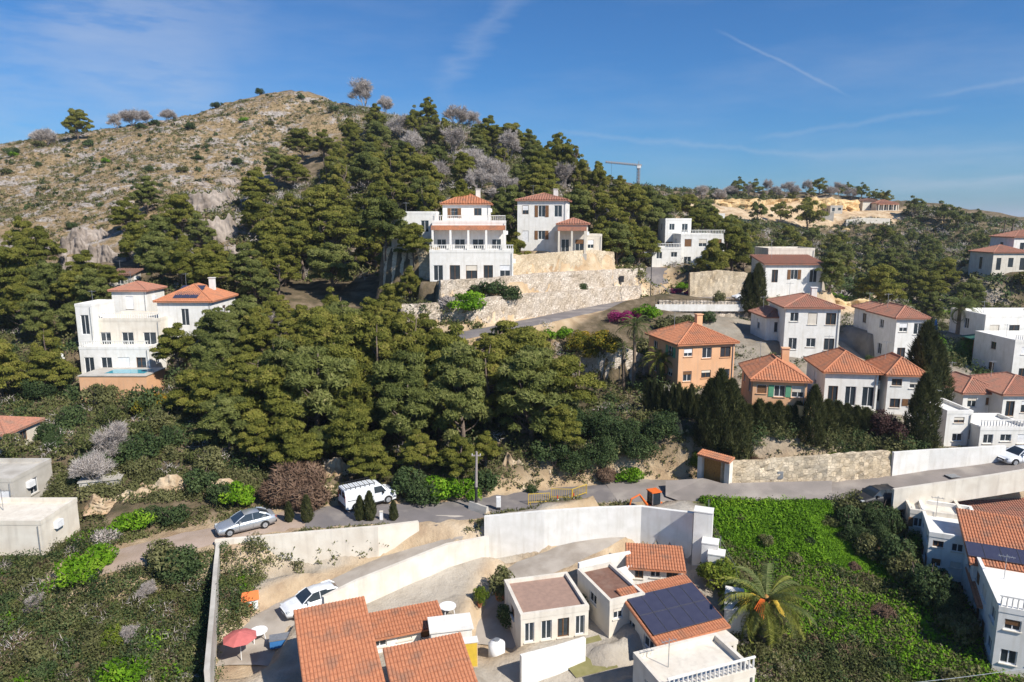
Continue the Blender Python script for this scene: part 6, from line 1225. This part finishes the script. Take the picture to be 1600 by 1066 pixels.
def van(label, loc, rz):
    t = thing('parked_van', label, 'van', loc, rz); mb = MB()
    def sec(x, zl, zt, wb, wt, zk): return [(x, -wb, zl), (x, -wb - .03, zl + .35), (x, -wb, zk), (x, -wt, zt - .08), (x, -wt * .85, zt), (x, wt * .85, zt), (x, wt, zt - .08), (x, wb, zk), (x, wb + .03, zl + .35), (x, wb, zl)]
    loft(mb, [sec(0, .35, .80, .78, .72, .70), sec(.08, .26, 1.0, .88, .80, .85), sec(.40, .24, 1.14, .92, .84, 1.0), sec(.80, .24, 1.24, .93, .86, 1.10), sec(1.15, .24, 1.60, .93, .80, 1.2), sec(1.50, .24, 1.90, .93, .77, 1.3), sec(2.2, .24, 1.97, .93, .78, 1.3), sec(4.6, .24, 1.97, .93, .80, 1.3), sec(4.78, .28, 1.94, .92, .79, 1.3)]); mb.build('body', M['vanwhite'], t, False)
    w_ = MB(); w_.add([(.84, -.76, 1.27), (.84, .76, 1.27), (1.47, .68, 1.86), (1.47, -.68, 1.86), (.88, -.76, 1.27), (.88, .76, 1.27), (1.51, .68, 1.86), (1.51, -.68, 1.86)], [(0, 1, 2, 3), (4, 7, 6, 5), (0, 4, 5, 1), (1, 5, 6, 2), (2, 6, 7, 3), (3, 7, 4, 0)])
    w_.v = [(v[0] - .05, v[1], v[2] + .035) for v in w_.v]; w_.build('windscreen', M['glass'], t)
    for s in (-1, 1):
        g_ = MB(); y0, y1 = s * .955, s * .80; V = [(1.0, y0, 1.18), (2.12, y0, 1.20), (2.12, y1 + s * .06, 1.74), (1.42, y1 + s * .06, 1.74)]; g_.add(V + [(a, b - s * .05, c) for a, b, c in V], [(0, 1, 2, 3), (7, 6, 5, 4), (0, 4, 5, 1), (1, 5, 6, 2), (2, 6, 7, 3), (3, 7, 4, 0)]); g_.build('side_window', M['glass'], t)
        MB().box(1.28, 1.42, s * 1.03 - .10, s * 1.03 + .10, 1.08, 1.28).build('mirror', M['blackp'], t)
        for x in (2.20, 3.35): MB().box(x, x + .012, s * .958 - .006, s * .958 + .006, .35, 1.28).build('door_gap', M['blackp'], t)
        MB().box(3.35, 4.6, s * .962 - .012, s * .962 + .012, .98, 1.02).build('sliding_rail', M['blackp'], t); MB().box(2.28, 2.46, s * .965 - .015, s * .965 + .015, .95, .99).build('door_handle', M['blackp'], t)
        MB().box(.03, .38, s * .74 - .12, s * .74 + .12, .74, .93).build('headlight', M['lens'], t); MB().box(4.77, 4.80, s * .84 - .07, s * .84 + .07, .9, 1.5).build('tail_light', M['taillens'], t)
        for x in (.85, 3.85): wheel(t, x, s * .985, .34); arch(t, x, s * .972, .34, s)
        MB().box(1.25, 3.4, s * .955 - .01, s * .955 + .01, .26, .38).build('sill_trim', M['blackp'], t)
    MB().box(-.06, .16, -.82, .82, .30, .56).build('front_bumper', M['blackp'], t); MB().box(4.76, 4.86, -.88, .88, .30, .52).build('rear_bumper', M['blackp'], t)
    for s in (-1, 1): MB().box(4.775, 4.795, s * .42 - .32, s * .42 + .32, 1.22, 1.74).build('rear_window', M['glass'], t)
    MB().box(-.03, .02, -.5, .5, .60, .74).build('grille', M['blackp'], t)
    rk = bpy.data.objects.new('roof_rack', None); link(rk, t)
    for y in (-.78, .78): MB().box(2.0, 4.7, y - .02, y + .02, 2.10, 2.14).build('rack_rail', M['blackp'], rk)
    for i in range(7): x = 2.05 + i * .43; MB().box(x - .02, x + .02, -.76, .76, 2.13, 2.17).box(x - .02, x + .02, -.79, -.75, 1.9, 2.13).box(x - .02, x + .02, .75, .79, 1.9, 2.13).build('rack_bar', M['blackp'], rk)
    return t
# silver saloon: nose to the left, tail up the track
pf, pb_ = PZ(334, 842, 0.0), PZ(414, 823, 0.0); ang = math.atan2(pb_.y - pf.y, pb_.x - pf.x)
q = pf.copy(); q.z = 0.04; sedan('silver saloon car parked on the dusty track with its nose to the left', q + Vector((.0, .5, 0)), ang)
pf, pb_ = PZ(612, 783, 0.0), PZ(540, 800, 0.0); ang = math.atan2(pb_.y - pf.y, pb_.x - pf.x); q = pf.copy() + Vector((0, .7, 0)); q.z = 0.04; van('white panel van with a black roof rack parked beside the road', q, ang)
q = P(442, 962, 49.5); q2 = P(535, 912, 52); ang = math.atan2(q2.y - q.y, q2.x - q.x); q.z = float(H(q.x + 1, q.y)) + .12; sedan('pale blue white hatchback parked in the lane below the off-white wall', q2.lerp(q, 1.0), ang + math.pi * 0, 'vanwhite', True, 4.3)
q = PZ(1147, 470, 12.0); q.z = 12.06; sedan('small pale car passing behind the white parapet on the upper road', q + Vector((0, .6, 0)), R(6), 'vanwhite', True, 4.0)
q = PZ(1336, 778, 1.3); q.z = float(H(q.x, q.y)) + .08; sedan('dark car parked on the verge above the terraced row', q, R(12), 'dark', True, 4.2)
q = PZ(1562, 722, 3.2); q.z = float(H(q.x, q.y)) + .1; sedan('white car at the far end of the roadside wall', q, R(8), 'vanwhite', True, 4.1)

# ------------------------------------------------------------------ street furniture
def post_thing(name, label, cat, p, group=None): return thing(name, label, cat, p, 0, group)
p = PZ(744, 797, 0.0); p.z = float(H(p.x, p.y)); t = post_thing('utility_pole', 'leaning wooden utility pole at the roadside above the white retaining wall', 'utility pole', p)
MB().tube([(0, 0, -.5), (.02, 0, 2.2)], [.13, .125], 10).build('tarred_foot', M['dark'], t); MB().tube([(.02, 0, 2.2), (.08, 0, 5.4)], [.123, .09], 10).build('shaft', M['greybark'], t)
b_ = MB().box(-.35, .45, -.03, .03, 5.0, 5.1).build('crossarm', M['greybark'], t)
for x in (-.3, .4): MB().cyl((x, 0, 5.1), .035, .12, 6).build('insulator', M['whitep'], t)
p = PZ(1016, 474, 12); p.z = float(H(p.x, p.y)); t = post_thing('street_lamp', 'tall thin street lamp at the bend of the upper road', 'street lamp', p)
MB().tube([(0, 0, -.3), (0, 0, 8.0)], [.08, .05], 8).build('pole', M['dark'], t); MB().tube([(0, 0, 7.95), (-.5, -.1, 8.15), (-.9, -.2, 8.2)], .03, 6).build('arm', M['dark'], t); MB().box(-1.25, -.85, -.3, -.1, 8.12, 8.22).build('lamp_head', M['metal'], t)
for px, py, lab, h in ((975, 595, 'black twin headed garden lamp before the curved stone wall', 3.4), (967, 600, 'shorter black garden lamp left of the twin headed one', 2.6)):
    p = P(px, 606, 78.5); p.z = float(H(p.x, p.y)); t = post_thing('garden_lamp', lab, 'garden lamp', p); MB().tube([(0, 0, -.3), (0, 0, h)], .04, 6).build('pole', M['dark'], t); MB().tube([(0, 0, h), (0, 0, h + .14), (0, 0, h + .32), (0, 0, h + .4)], [.06, .15, .17, .04], 8).build('lamp_head', M['dark'], t)
p = PZ(779, 797, 0.0); p.z = float(H(p.x, p.y)); t = post_thing('meter_cabinet', 'white meter cabinet on a dark post at the road edge', 'cabinet', p)
MB().box(-.16, .16, -.10, .10, -.3, .35).build('foot', M['dark'], t); MB().box(-.2, .2, -.13, .13, .355, 1.3).build('cabinet', M['whitep'], t); MB().box(-.17, .17, -.145, -.132, .40, 1.25).build('door', M['frame'], t)
p = PZ(596, 812, 0.0); p.z = float(H(p.x, p.y)); t = post_thing('marker_post', 'short white marker post in front of the van', 'post', p); MB().box(-.13, .13, -.09, .09, -.3, .75).build('post', M['whitep'], t); MB().box(-.15, .15, -.11, .11, .755, .83).build('cap', M['cream'], t)
# concrete block at the head of the white wall
p = P(748, 812, 60.5); p.z = float(H(p.x, p.y)); t = thing('concrete_barrier', 'tilted concrete block at the foot of the utility pole', 'barrier', p, R(-38))
mb = MB(); loft(mb, [[(x, -.32, -.3), (x, -.20, .35), (x, -.1, .75 + e), (x, .1, .75 + e), (x, .2, .35), (x, .32, -.3)] for x, e in ((-1.0, 0), (-.3, .02), (.4, -.03), (1.0, 0))]); mb.build('block', M['concrete'], t); MB().box(.9, 1.25, -.3, .3, -.2, .25).build('broken_end', M['stone2'], t)
# roadworks
def barrier(px, py, z, rz, label, m='yellowp', n=9, w=1.9, group=None):
    p = PZ(px, py, z); p.z = float(H(p.x, p.y)) + .05; t = thing('site_barrier', label, 'barrier', p, rz, group)
    MB().box(-w / 2, w / 2, -.02, .02, 1.0, 1.05).box(-w / 2, w / 2, -.02, .02, .22, .27).box(-w / 2 - .03, -w / 2 + .02, -.025, .025, .0, 1.05).box(w / 2 - .02, w / 2 + .03, -.025, .025, .0, 1.05).build('frame', M[m], t)
    for i in range(n): x = -w / 2 + .15 + (w - .3) * i / (n - 1); MB().box(x - .012, x + .012, -.012, .012, .27, 1.0).build('bar', M[m], t)
    for x in (-w / 2 + .2, w / 2 - .2): MB().box(x - .03, x + .03, -.28, .28, .0, .05).build('foot', M[m], t)
    return t
barrier(842, 788, 0, R(8), 'yellow site barrier nearest the meter cabinet'); barrier(878, 781, 0, R(-4), 'yellow site barrier across the roadworks'); barrier(905, 778, 0, R(40), 'yellow site barrier turned sideways at the roadworks')
0
def cone(px, py, label):
    p = PZ(px, py, 0.1); p.z = float(H(p.x, p.y)) + .05; t = thing('traffic_cone', label, 'traffic cone', p); MB().box(-.2, .2, -.2, .2, 0, .04).build('base', M['redp'], t)
    MB().tube([(0, 0, .04), (0, 0, .30)], [.16, .11], 10).build('cone', M['redp'], t); MB().tube([(0, 0, .301), (0, 0, .50)], [.109, .076], 10).build('white_band', M['whitep'], t); MB().tube([(0, 0, .501), (0, 0, .85)], [.075, .03], 10).build('tip', M['redp'], t)
cone(871, 786, 'left red and white cone at the roadworks'); cone(896, 783, 'right red and white cone at the roadworks')
p = PZ(1022, 800, .2); p.z = float(H(p.x, p.y)) + .05; t = thing('mini_excavator', 'small orange and grey excavator at the top of the ramp', 'excavator', p, R(200))
for y in (-.5, .5): MB().tube([(-.8, y, .22), (.8, y, .22)], .22, 10).build('track', M['blackp'], t); MB().box(-.8, .8, y - .13, y + .13, .02, .42).build('track_frame', M['tyre'], t)
MB().box(-.75, .55, -.55, .55, .47, 1.0).build('body', M['orangep'], t); MB().box(-.35, .5, -.45, .45, 1.01, 1.08).build('deck', M['blackp'], t)
cb = MB(); [cb.box(x - .03, x + .03, y - .03, y + .03, 1.08, 2.1) for x in (-.3, .45) for y in (-.42, .42)]; cb.build('cab_frame', M['metal'], t); MB().box(-.4, .55, -.48, .48, 2.11, 2.2).build('cab_roof', M['orangep'], t); MB().box(-.27, .42, -.40, .40, 1.1, 2.08).build('cab_glass', M['glass'], t)
MB().tube([(.6, 0, .8), (1.5, 0, 2.0), (2.3, 0, 1.7)], [.12, .10, .08], 6).build('boom', M['orangep'], t); MB().tube([(2.3, 0, 1.7), (2.5, 0, .7)], [.08, .06], 6).build('stick', M['orangep'], t); MB().box(2.3, 2.7, -.25, .25, .35, .7).build('bucket', M['dark'], t)
# crane on the skyline
v = pixdir(997, 290); d = 330; p = Vector((v.x * d, v.y * d, 0)); p.z = float(H(p.x, p.y)); zt = CAMZ + pixdir(997, 258).z * d; Hc = zt - p.z; t = thing('tower_crane', 'tower crane with a long jib on the skyline behind the pines', 'crane', p)
def lattice(mb, a, b, w, n, r=.09):
    a, b = Vector(a), Vector(b); d_ = (b - a).normalized(); s1 = d_.orthogonal().normalized() * w; s2 = d_.cross(s1).normalized() * w; cs = [s1 + s2, s1 - s2, -s1 - s2, -s1 + s2]
    for c in cs: mb.tube([a + c, b + c], r, 4, False)
    for i in range(n):
        for k in range(4): mb.tube([a.lerp(b, i / n) + cs[k], a.lerp(b, (i + 1) / n) + cs[(k + 1) % 4]], r * .6, 3, False)
mb = MB(); lattice(mb, (0, 0, 0), (0, 0, Hc), .5, 14, .15); mb.build('mast', M['greybark'], t); mb = MB(); lattice(mb, (1.5, 0, Hc - .3), (-16, -1, Hc + 1.2), .3, 14, .12); mb.build('jib', M['greybark'], t); MB().box(-.8, .9, -.8, .8, Hc - 1.6, Hc - .4).build('cab', M['frame'], t); MB().tube([(0, 0, Hc), (0, 0, Hc + 1.6)], .2, 5).build('peak', M['metal'], t); MB().tube([(-13, -.8, Hc + .6), (-13, -.8, Hc - 6)], .05, 4).build('hoist_rope', M['dark'], t)
# gate with tiled canopy
pl_, pr_ = PZ(1098, 741, 1.3), PZ(1133, 753, 1.2); pl_.z = pr_.z = float(H(pr_.x, pr_.y)) + .02; ang = math.atan2(pr_.y - pl_.y, pr_.x - pl_.x); Lg = (pr_ - pl_).length; t = thing('entrance_gate', 'wooden entrance gate under a small orange tiled canopy', 'gate', pl_, ang)
MB().box(-.45, 0, -.25, .35, -.5, 2.55).build('pillar', M['cream'], t); MB().box(Lg, Lg + .5, -.25, .35, -.5, 2.55).build('pillar', M['cream'], t); MB().box(-.45, Lg + .5, -.2, .3, 2.555, 2.75).build('lintel', M['cream'], t)
rf, _ = make_roof(t, -.4, Lg + .45, -.35, .45, 2.76, 'shed', .28, 'terracotta', .1, .2)
nb_ = 14
for i in range(nb_): x0 = .02 + (Lg - .04) * i / nb_; MB().box(x0 + .008, x0 + (Lg - .04) / nb_ - .008, .14 + (i % 2) * .008, .19, .08, 2.5).build('board', M['gatewood'], t)
MB().box(.02, Lg - .02, .195, .24, .5, .62).box(.02, Lg - .02, .195, .24, 1.9, 2.02).build('brace', M['wood'], t); MB().tube([(Lg * .5, .10, 1.1), (Lg * .5, .10, 1.3)], .02, 5).build('handle', M['dark'], t)
ap = [PZ(1068, 757, 1.1), PZ(1098, 741, 1.2), PZ(1132, 753, 1.2), PZ(1104, 764, 1.0)]
pav = thing('entrance_paving', 'red cobbled apron in front of the wooden gate', 'paving', ap[0]); mbb = []
cob = MB().box(-.14, .14, -.09, .09, -.05, .05).mesh('cobble', M['brick'])
for i in range(16):
    for j in range(12):
        u, w_ = (i + .5) / 16, (j + .5) / 12; a = ap[0].lerp(ap[1], u); b = ap[3].lerp(ap[2], u); q = a.lerp(b, w_); inst('cobble', cob, pav, (q.x - ap[0].x, q.y - ap[0].y, float(H(q.x, q.y)) - ap[0].z + .07 + rnd.uniform(-.01, .015)), (rnd.uniform(-.05, .05), rnd.uniform(-.05, .05), rnd.uniform(-.15, .15) + .5))
p = PZ(1144, 752, 1.2); p.z = float(H(p.x, p.y)); tag(MB().box(-.7, .7, .3, .36, 0, 1.6).build('green_panel', M['greenpaint']), 'green painted panel right of the gate pillar', 'panel').location = p
p = P(1219, 742, dz(1219, 751, 1.25)); tag(MB().box(-.25, .25, -.12, .0, -.35, .35).build('utility_box', M['metal']), 'grey utility box set in the cream stone wall', 'utility box').location = p
# drain cover in the road
p = PZ(1492, 740, 2.6); p.z = float(H(p.x, p.y)) + .13; t = thing('drain_cover', 'rectangular iron drain cover in the right hand road', 'drain cover', p, R(12)); MB().box(-.75, .75, -.4, .4, -.1, -.02).build('frame', M['dark'], t)
for i in range(8): y = -.35 + i * .1; MB().box(-.7, .7, y - .03, y + .03, -.02, .0).build('bar', M['metal'], t)
# parapet and railing on the upper road
pp = [P(px, py, d) for px, py, d in ((1024,473,102.6),(1060,473,102.6),(1100,473,102.6),(1140,474,102.6),(1180,475,102.6))]; zz = 12.75
mb = MB(); o = pp[0]
for a, b in zip(pp[:-1], pp[1:]):
    dv = Vector((b.x - a.x, b.y - a.y, 0)); an = math.atan2(dv.y, dv.x); L_ = dv.length; mb.box(0, L_ + .02, -.15, .15, -1.0, .0, Matrix.Translation(Vector((a.x - o.x, a.y - o.y, 0))) @ Matrix.Rotation(an, 4, 'Z'))
t = thing('parapet_wall', 'white parapet with a thin railing along the upper road', 'parapet', (o.x, o.y, zz)); q = mb.build('parapet', M['white'], t)
L_ = (pp[-1] - pp[0]).length; d_ = (pp[-1] - pp[0]).normalized(); MB().tube([(0, 0, .8), (d_.x * L_, d_.y * L_, .8)], .025, 4).build('handrail', M['dark'], t)
pm = MB().box(-.02, .02, -.02, .02, 0, .8).mesh('post', M['dark'])
for i in range(30): k = i / 29 * L_; inst('post', pm, t, (d_.x * k, d_.y * k, 0.001))
# small dark niche in the upper stone wall
p = P(971, 436, 115.3); tag(MB().box(-.35, .35, -.5, .3, -.5, .5).build('niche_hatch', M['dark']), 'small dark hatch in the upper stone wall', 'hatch').location = p
# wire fence right of the stepped wall
fp = [P(1106,812,58.5),P(1110,835,56.5),P(1125,862,54.5),P(1147,900,51.5),P(1158,945,48.5)]; t = thing('wire_fence', 'thin wire fence running down beside the lime green bush', 'fence', fp[0]); wm = MB()
for a, b in zip(fp[:-1], fp[1:]):
    for hh in (.4, .8, 1.2, 1.6, 1.95): wm.tube([(a.x - fp[0].x, a.y - fp[0].y, float(H(a.x, a.y)) - fp[0].z + hh), (b.x - fp[0].x, b.y - fp[0].y, float(H(b.x, b.y)) - fp[0].z + hh)], .008, 3, False)
wm.build('wires', M['metal'], t)
pm = MB().cyl((0, 0, -.3), .03, 2.4, 6).mesh('post', M['metal'])
for a in fp: inst('post', pm, t, (a.x - fp[0].x, a.y - fp[0].y, float(H(a.x, a.y)) - fp[0].z))
# stepped white walls right of the retaining wall
for i, (px, py, d, h, w_) in enumerate([(1096,868,54.2,3.6,1.4),(1108,880,53,1.6,1.2),(1118,890,52.2,1.2,1.2),(1146,950,48.5,1.0,1.2),(1150,975,47,1.0,1.6)]):
    p = P(px, py, d); t_ = MB().box(-w_ / 2, w_ / 2, -.18, .9, -1.2, h).box(-w_ / 2 - .03, w_ / 2 + .03, -.21, .93, h, h + .08).build('stepped_wall', M['white']); t_.location = p; t_.rotation_euler = (0, 0, R(-20)); tag(t_, ['tall white step at the right end of the retaining wall', 'second white step going down behind the lime bush', 'lowest white step behind the lime bush', 'short white wall between the lime bush and the palm', 'white kerb wall under the palm fronds'][i], 'wall')
# park: picnic roof, blue parasol, posts
p = G(1544, 548, 0, 100); t = thing('picnic_shelter', 'green fabric picnic roof on posts at the edge of the lawn', 'shelter', p)
for x in (-3, 0, 3): [MB().box(x - .08, x + .08, y - .08, y + .08, -.2, 1.9).build('post', M['wood'], t) for y in (-1.2, 1.2)]
mb = MB(); mb.add([(-3.4, -1.5, 1.95), (3.4, -1.5, 1.95), (3.4, 1.5, 2.0), (-3.4, 1.5, 2.0), (-1.5, 0, 2.6), (1.5, 0, 2.6), (-3.4, -1.5, 1.85), (3.4, -1.5, 1.85), (3.4, 1.5, 1.9), (-3.4, 1.5, 1.9)], [(0, 1, 5, 4), (2, 3, 4, 5), (1, 2, 5), (3, 0, 4), (6, 7, 1, 0), (7, 8, 2, 1), (8, 9, 3, 2), (9, 6, 0, 3), (9, 8, 7, 6)]); mb.build('canopy', M['greenfab'], t); MB().box(-1, 1, -.4, .4, .7, .78).build('table', M['wood'], t)
p = G(1460, 525, 0, 90); t = thing('parasol', 'closed bright blue parasol beside the dark cypress column', 'parasol', p); MB().tube([(0, 0, 0), (0, 0, 2.6)], .04, 6).build('pole', M['wood'], t); MB().tube([(0, 0, .9), (0, 0, 1.8), (0, 0, 2.7)], [.35, .28, .04], 8).build('canopy', M['bluefab'], t)
p = G(96, 560, 1.5, 60); t = thing('white_post', 'white gate post standing in the bushes left of the pool terrace', 'post', p); MB().box(-.3, .3, -.2, .2, -.5, 1.6).build('post', M['white'], t); MB().tube([(0, 0, 1.6), (0, 0, 1.75), (0, 0, 2.05), (0, 0, 2.25)], [.12, .25, .25, .05], 8).build('finial', M['white'], t)
p = G(160, 745, .4, 50); t_ = MB().box(-1.6, 1.6, -1.0, 1.0, -.5, .35).box(-1.7, 1.7, -1.1, 1.1, .351, .45).build('cistern', M['concrete']); t_.location = p; t_.rotation_euler = (0, 0, .3); tag(t_, 'low concrete cistern lid among the bushes above the cut bank', 'cistern')
# yard things between the foreground houses (all soft in the photograph)
def onz(px, py, z): q = PZ(px, py, z); q.z = float(H(q.x, q.y)); return q
p = onz(392, 952, -3); t = thing('toy_house', 'orange and white plastic playhouse in the left yard', 'playhouse', p, .4); MB().box(-.5, .5, -.4, .4, 0, .75).build('wall', M['whitep'], t); MB().add([(-.6, -.5, .76), (.6, -.5, .76), (.6, .5, .76), (-.6, .5, .76), (-.6, 0, 1.25), (.6, 0, 1.25)], [(0, 1, 5, 4), (2, 3, 4, 5), (1, 2, 5), (3, 0, 4), (3, 2, 1, 0)]).build('roof', M['orangep'], t); MB().box(-.15, .15, -.42, -.40, .02, .5).build('door', M['orangep'], t)
p = onz(378, 1040, -4); t = thing('parasol', 'open faded red parasol in the left yard', 'parasol', p); MB().tube([(0, 0, 0), (0, 0, 2.1)], .03, 6).build('pole', M['frame'], t); MB().tube([(0, 0, 1.75), (0, 0, 2.0), (0, 0, 2.2)], [1.1, .6, .03], 8).build('canopy', M['pinkfab'], t)
p = onz(440, 1020, -4); t = thing('storage_chest', 'slate blue storage chest on the yard floor', 'chest', p, .3); MB().box(-.7, .7, -.35, .35, 0, .55).build('body', M['bluefab'], t); MB().box(-.73, .73, -.38, .38, .551, .63).build('lid', M['metal'], t)
for px, py, lab in ((405, 1000, 'white garden table in the left yard'), (700, 985, 'white table on the terrace behind the orange roofs')):
    p = onz(px, py, -3.5); t = thing('garden_table', lab, 'table', p, .5); MB().cyl((0, 0, .7), .6, .05, 14).build('tabletop', M['whitep'], t); [MB().tube([(x * .4, y * .4, 0), (x * .3, y * .3, .7)], .03, 5).build('leg', M['whitep'], t) for x in (-1, 1) for y in (-1, 1)]
p = P(735, 1018, 42.5); p.z = float(H(p.x, p.y)); t = thing('yellow_shed_door', 'yellow garden cabinet beside the smaller orange roof', 'cabinet', p, .2); MB().box(-.45, .45, 0, .5, 0, 1.7).build('body', M['ochre'], t); MB().box(-.40, .40, -.03, -.002, .1, 1.62).build('door', M['yellowp'], t); MB().box(-.5, .5, -.06, .55, 1.701, 1.76).build('top', M['white'], t)
p = P(706, 1000, 44); p.z = float(H(p.x, p.y)); t_ = thing('washing_shed', 'white rendered utility hut behind the orange roofs', 'hut', p, .2); MB().box(-1.3, 1.3, 0, 1.6, -1, 1.9).build('wall', M['white'], t_); MB().box(-1.4, 1.4, -.1, 1.7, 1.901, 2.0).build('roof', M['white'], t_); MB().box(-.3, .3, -.03, -.002, 0, 1.6).build('door', M['frame'], t_)
p = P(776, 985, 45); p.z = float(H(p.x, p.y)); t = thing('water_tank', 'white rounded water tank near the stairs', 'tank', p); MB().tube([(0, 0, 0), (0, 0, 1.3), (0, 0, 1.5)], [.55, .55, .2], 14).build('body', M['whitep'], t, True); MB().cyl((0, 0, 1.5), .2, .08, 10).build('lid', M['metal'], t)
def pot(px, py, z, kind, h, label):
    p = PZ(px, py, z); p.z = float(H(p.x, p.y)); t = place('potted_plant', label, 'potted plant', rnd.choice(SH[kind]), p + Vector((0, 0, .35)), h / SHH[kind], pn=('foliage', 'stem'), sxy=.7); MB().tube([(0, 0, -.35), (0, 0, .1), (0, 0, .15)], [.25, .38, .40], 10).build('pot', M['terracotta'], t)
pot(750, 945, -2.5, 'lime', 1.7, 'potted lime green plant beside the lane'); pot(782, 930, -2.3, 'olive', 2.4, 'tall potted olive on the stair landing')
for i, (px, py, z, h, k) in enumerate([(800,975,-3,2.0,'dark'),(845,990,-3.4,1.8,'dark'),(875,992,-3.4,1.6,'olive'),(900,985,-3.4,1.8,'dark'),(830,1000,-3.5,1.5,'bright')]):
    p = PZ(px, py, z); p.z = float(H(p.x, p.y)); place('shrub', ['dark bush at the top of the garden stairs', 'dark bush in the middle of the green garden', 'olive bush in the green garden', 'dark bush at the right of the green garden', 'small fresh green bush in the green garden'][i], 'shrub', rnd.choice(SH[k]), p, h / SHH[k], pn=('foliage', 'stem'))
lawn = gl = [PZ(a, b, -4.2) for a, b in ((860,1050),(935,1030),(965,1075),(900,1090))]
me_ = bpy.data.meshes.new('lawn'); me_.from_pydata([(q.x, q.y, float(H(q.x, q.y)) + .06) for q in lawn], [], [(0, 1, 2, 3)]); me_.materials.append(mat('dry_lawn', (.17, .16, .06), (.22, .20, .09), 2, .95)); tag(link(bpy.data.objects.new('lawn', me_)), kind='structure')
# overhead cable across the lower right corner
a, b = P(1150, 1085, 30), P(1700, 1028, 34); mb = MB(); n = 16; mb.tube([a.lerp(b, i / n) - Vector((0, 0, .35 * (1 - (2 * i / n - 1) ** 2))) - a for i in range(n + 1)], .012, 5, False); o = mb.build('overhead_cable', M['metal']); o.location = a; tag(o, 'single overhead cable crossing the lower right corner', 'cable')

# the air: a closed box of thin even haze round everything
hz = MB().box(-7500, 7500, -1200, 9000, -60, 108).build('haze', M['white']); tag(hz, kind='stuff'); hz['label'] = 'thin haze in the air'
hm = bpy.data.materials.new('thin_haze'); hm.use_nodes = True; hn, hl = hm.node_tree.nodes, hm.node_tree.links; hn.clear()
ho = hn.new('ShaderNodeOutputMaterial'); hv = hn.new('ShaderNodeVolumePrincipled'); hv.inputs['Color'].default_value = (.86, .92, 1, 1); hv.inputs['Density'].default_value = .00016; hv.inputs['Anisotropy'].default_value = .2; hl.new(hv.outputs[0], ho.inputs['Volume'])
hz.data.materials.clear(); hz.data.materials.append(hm)
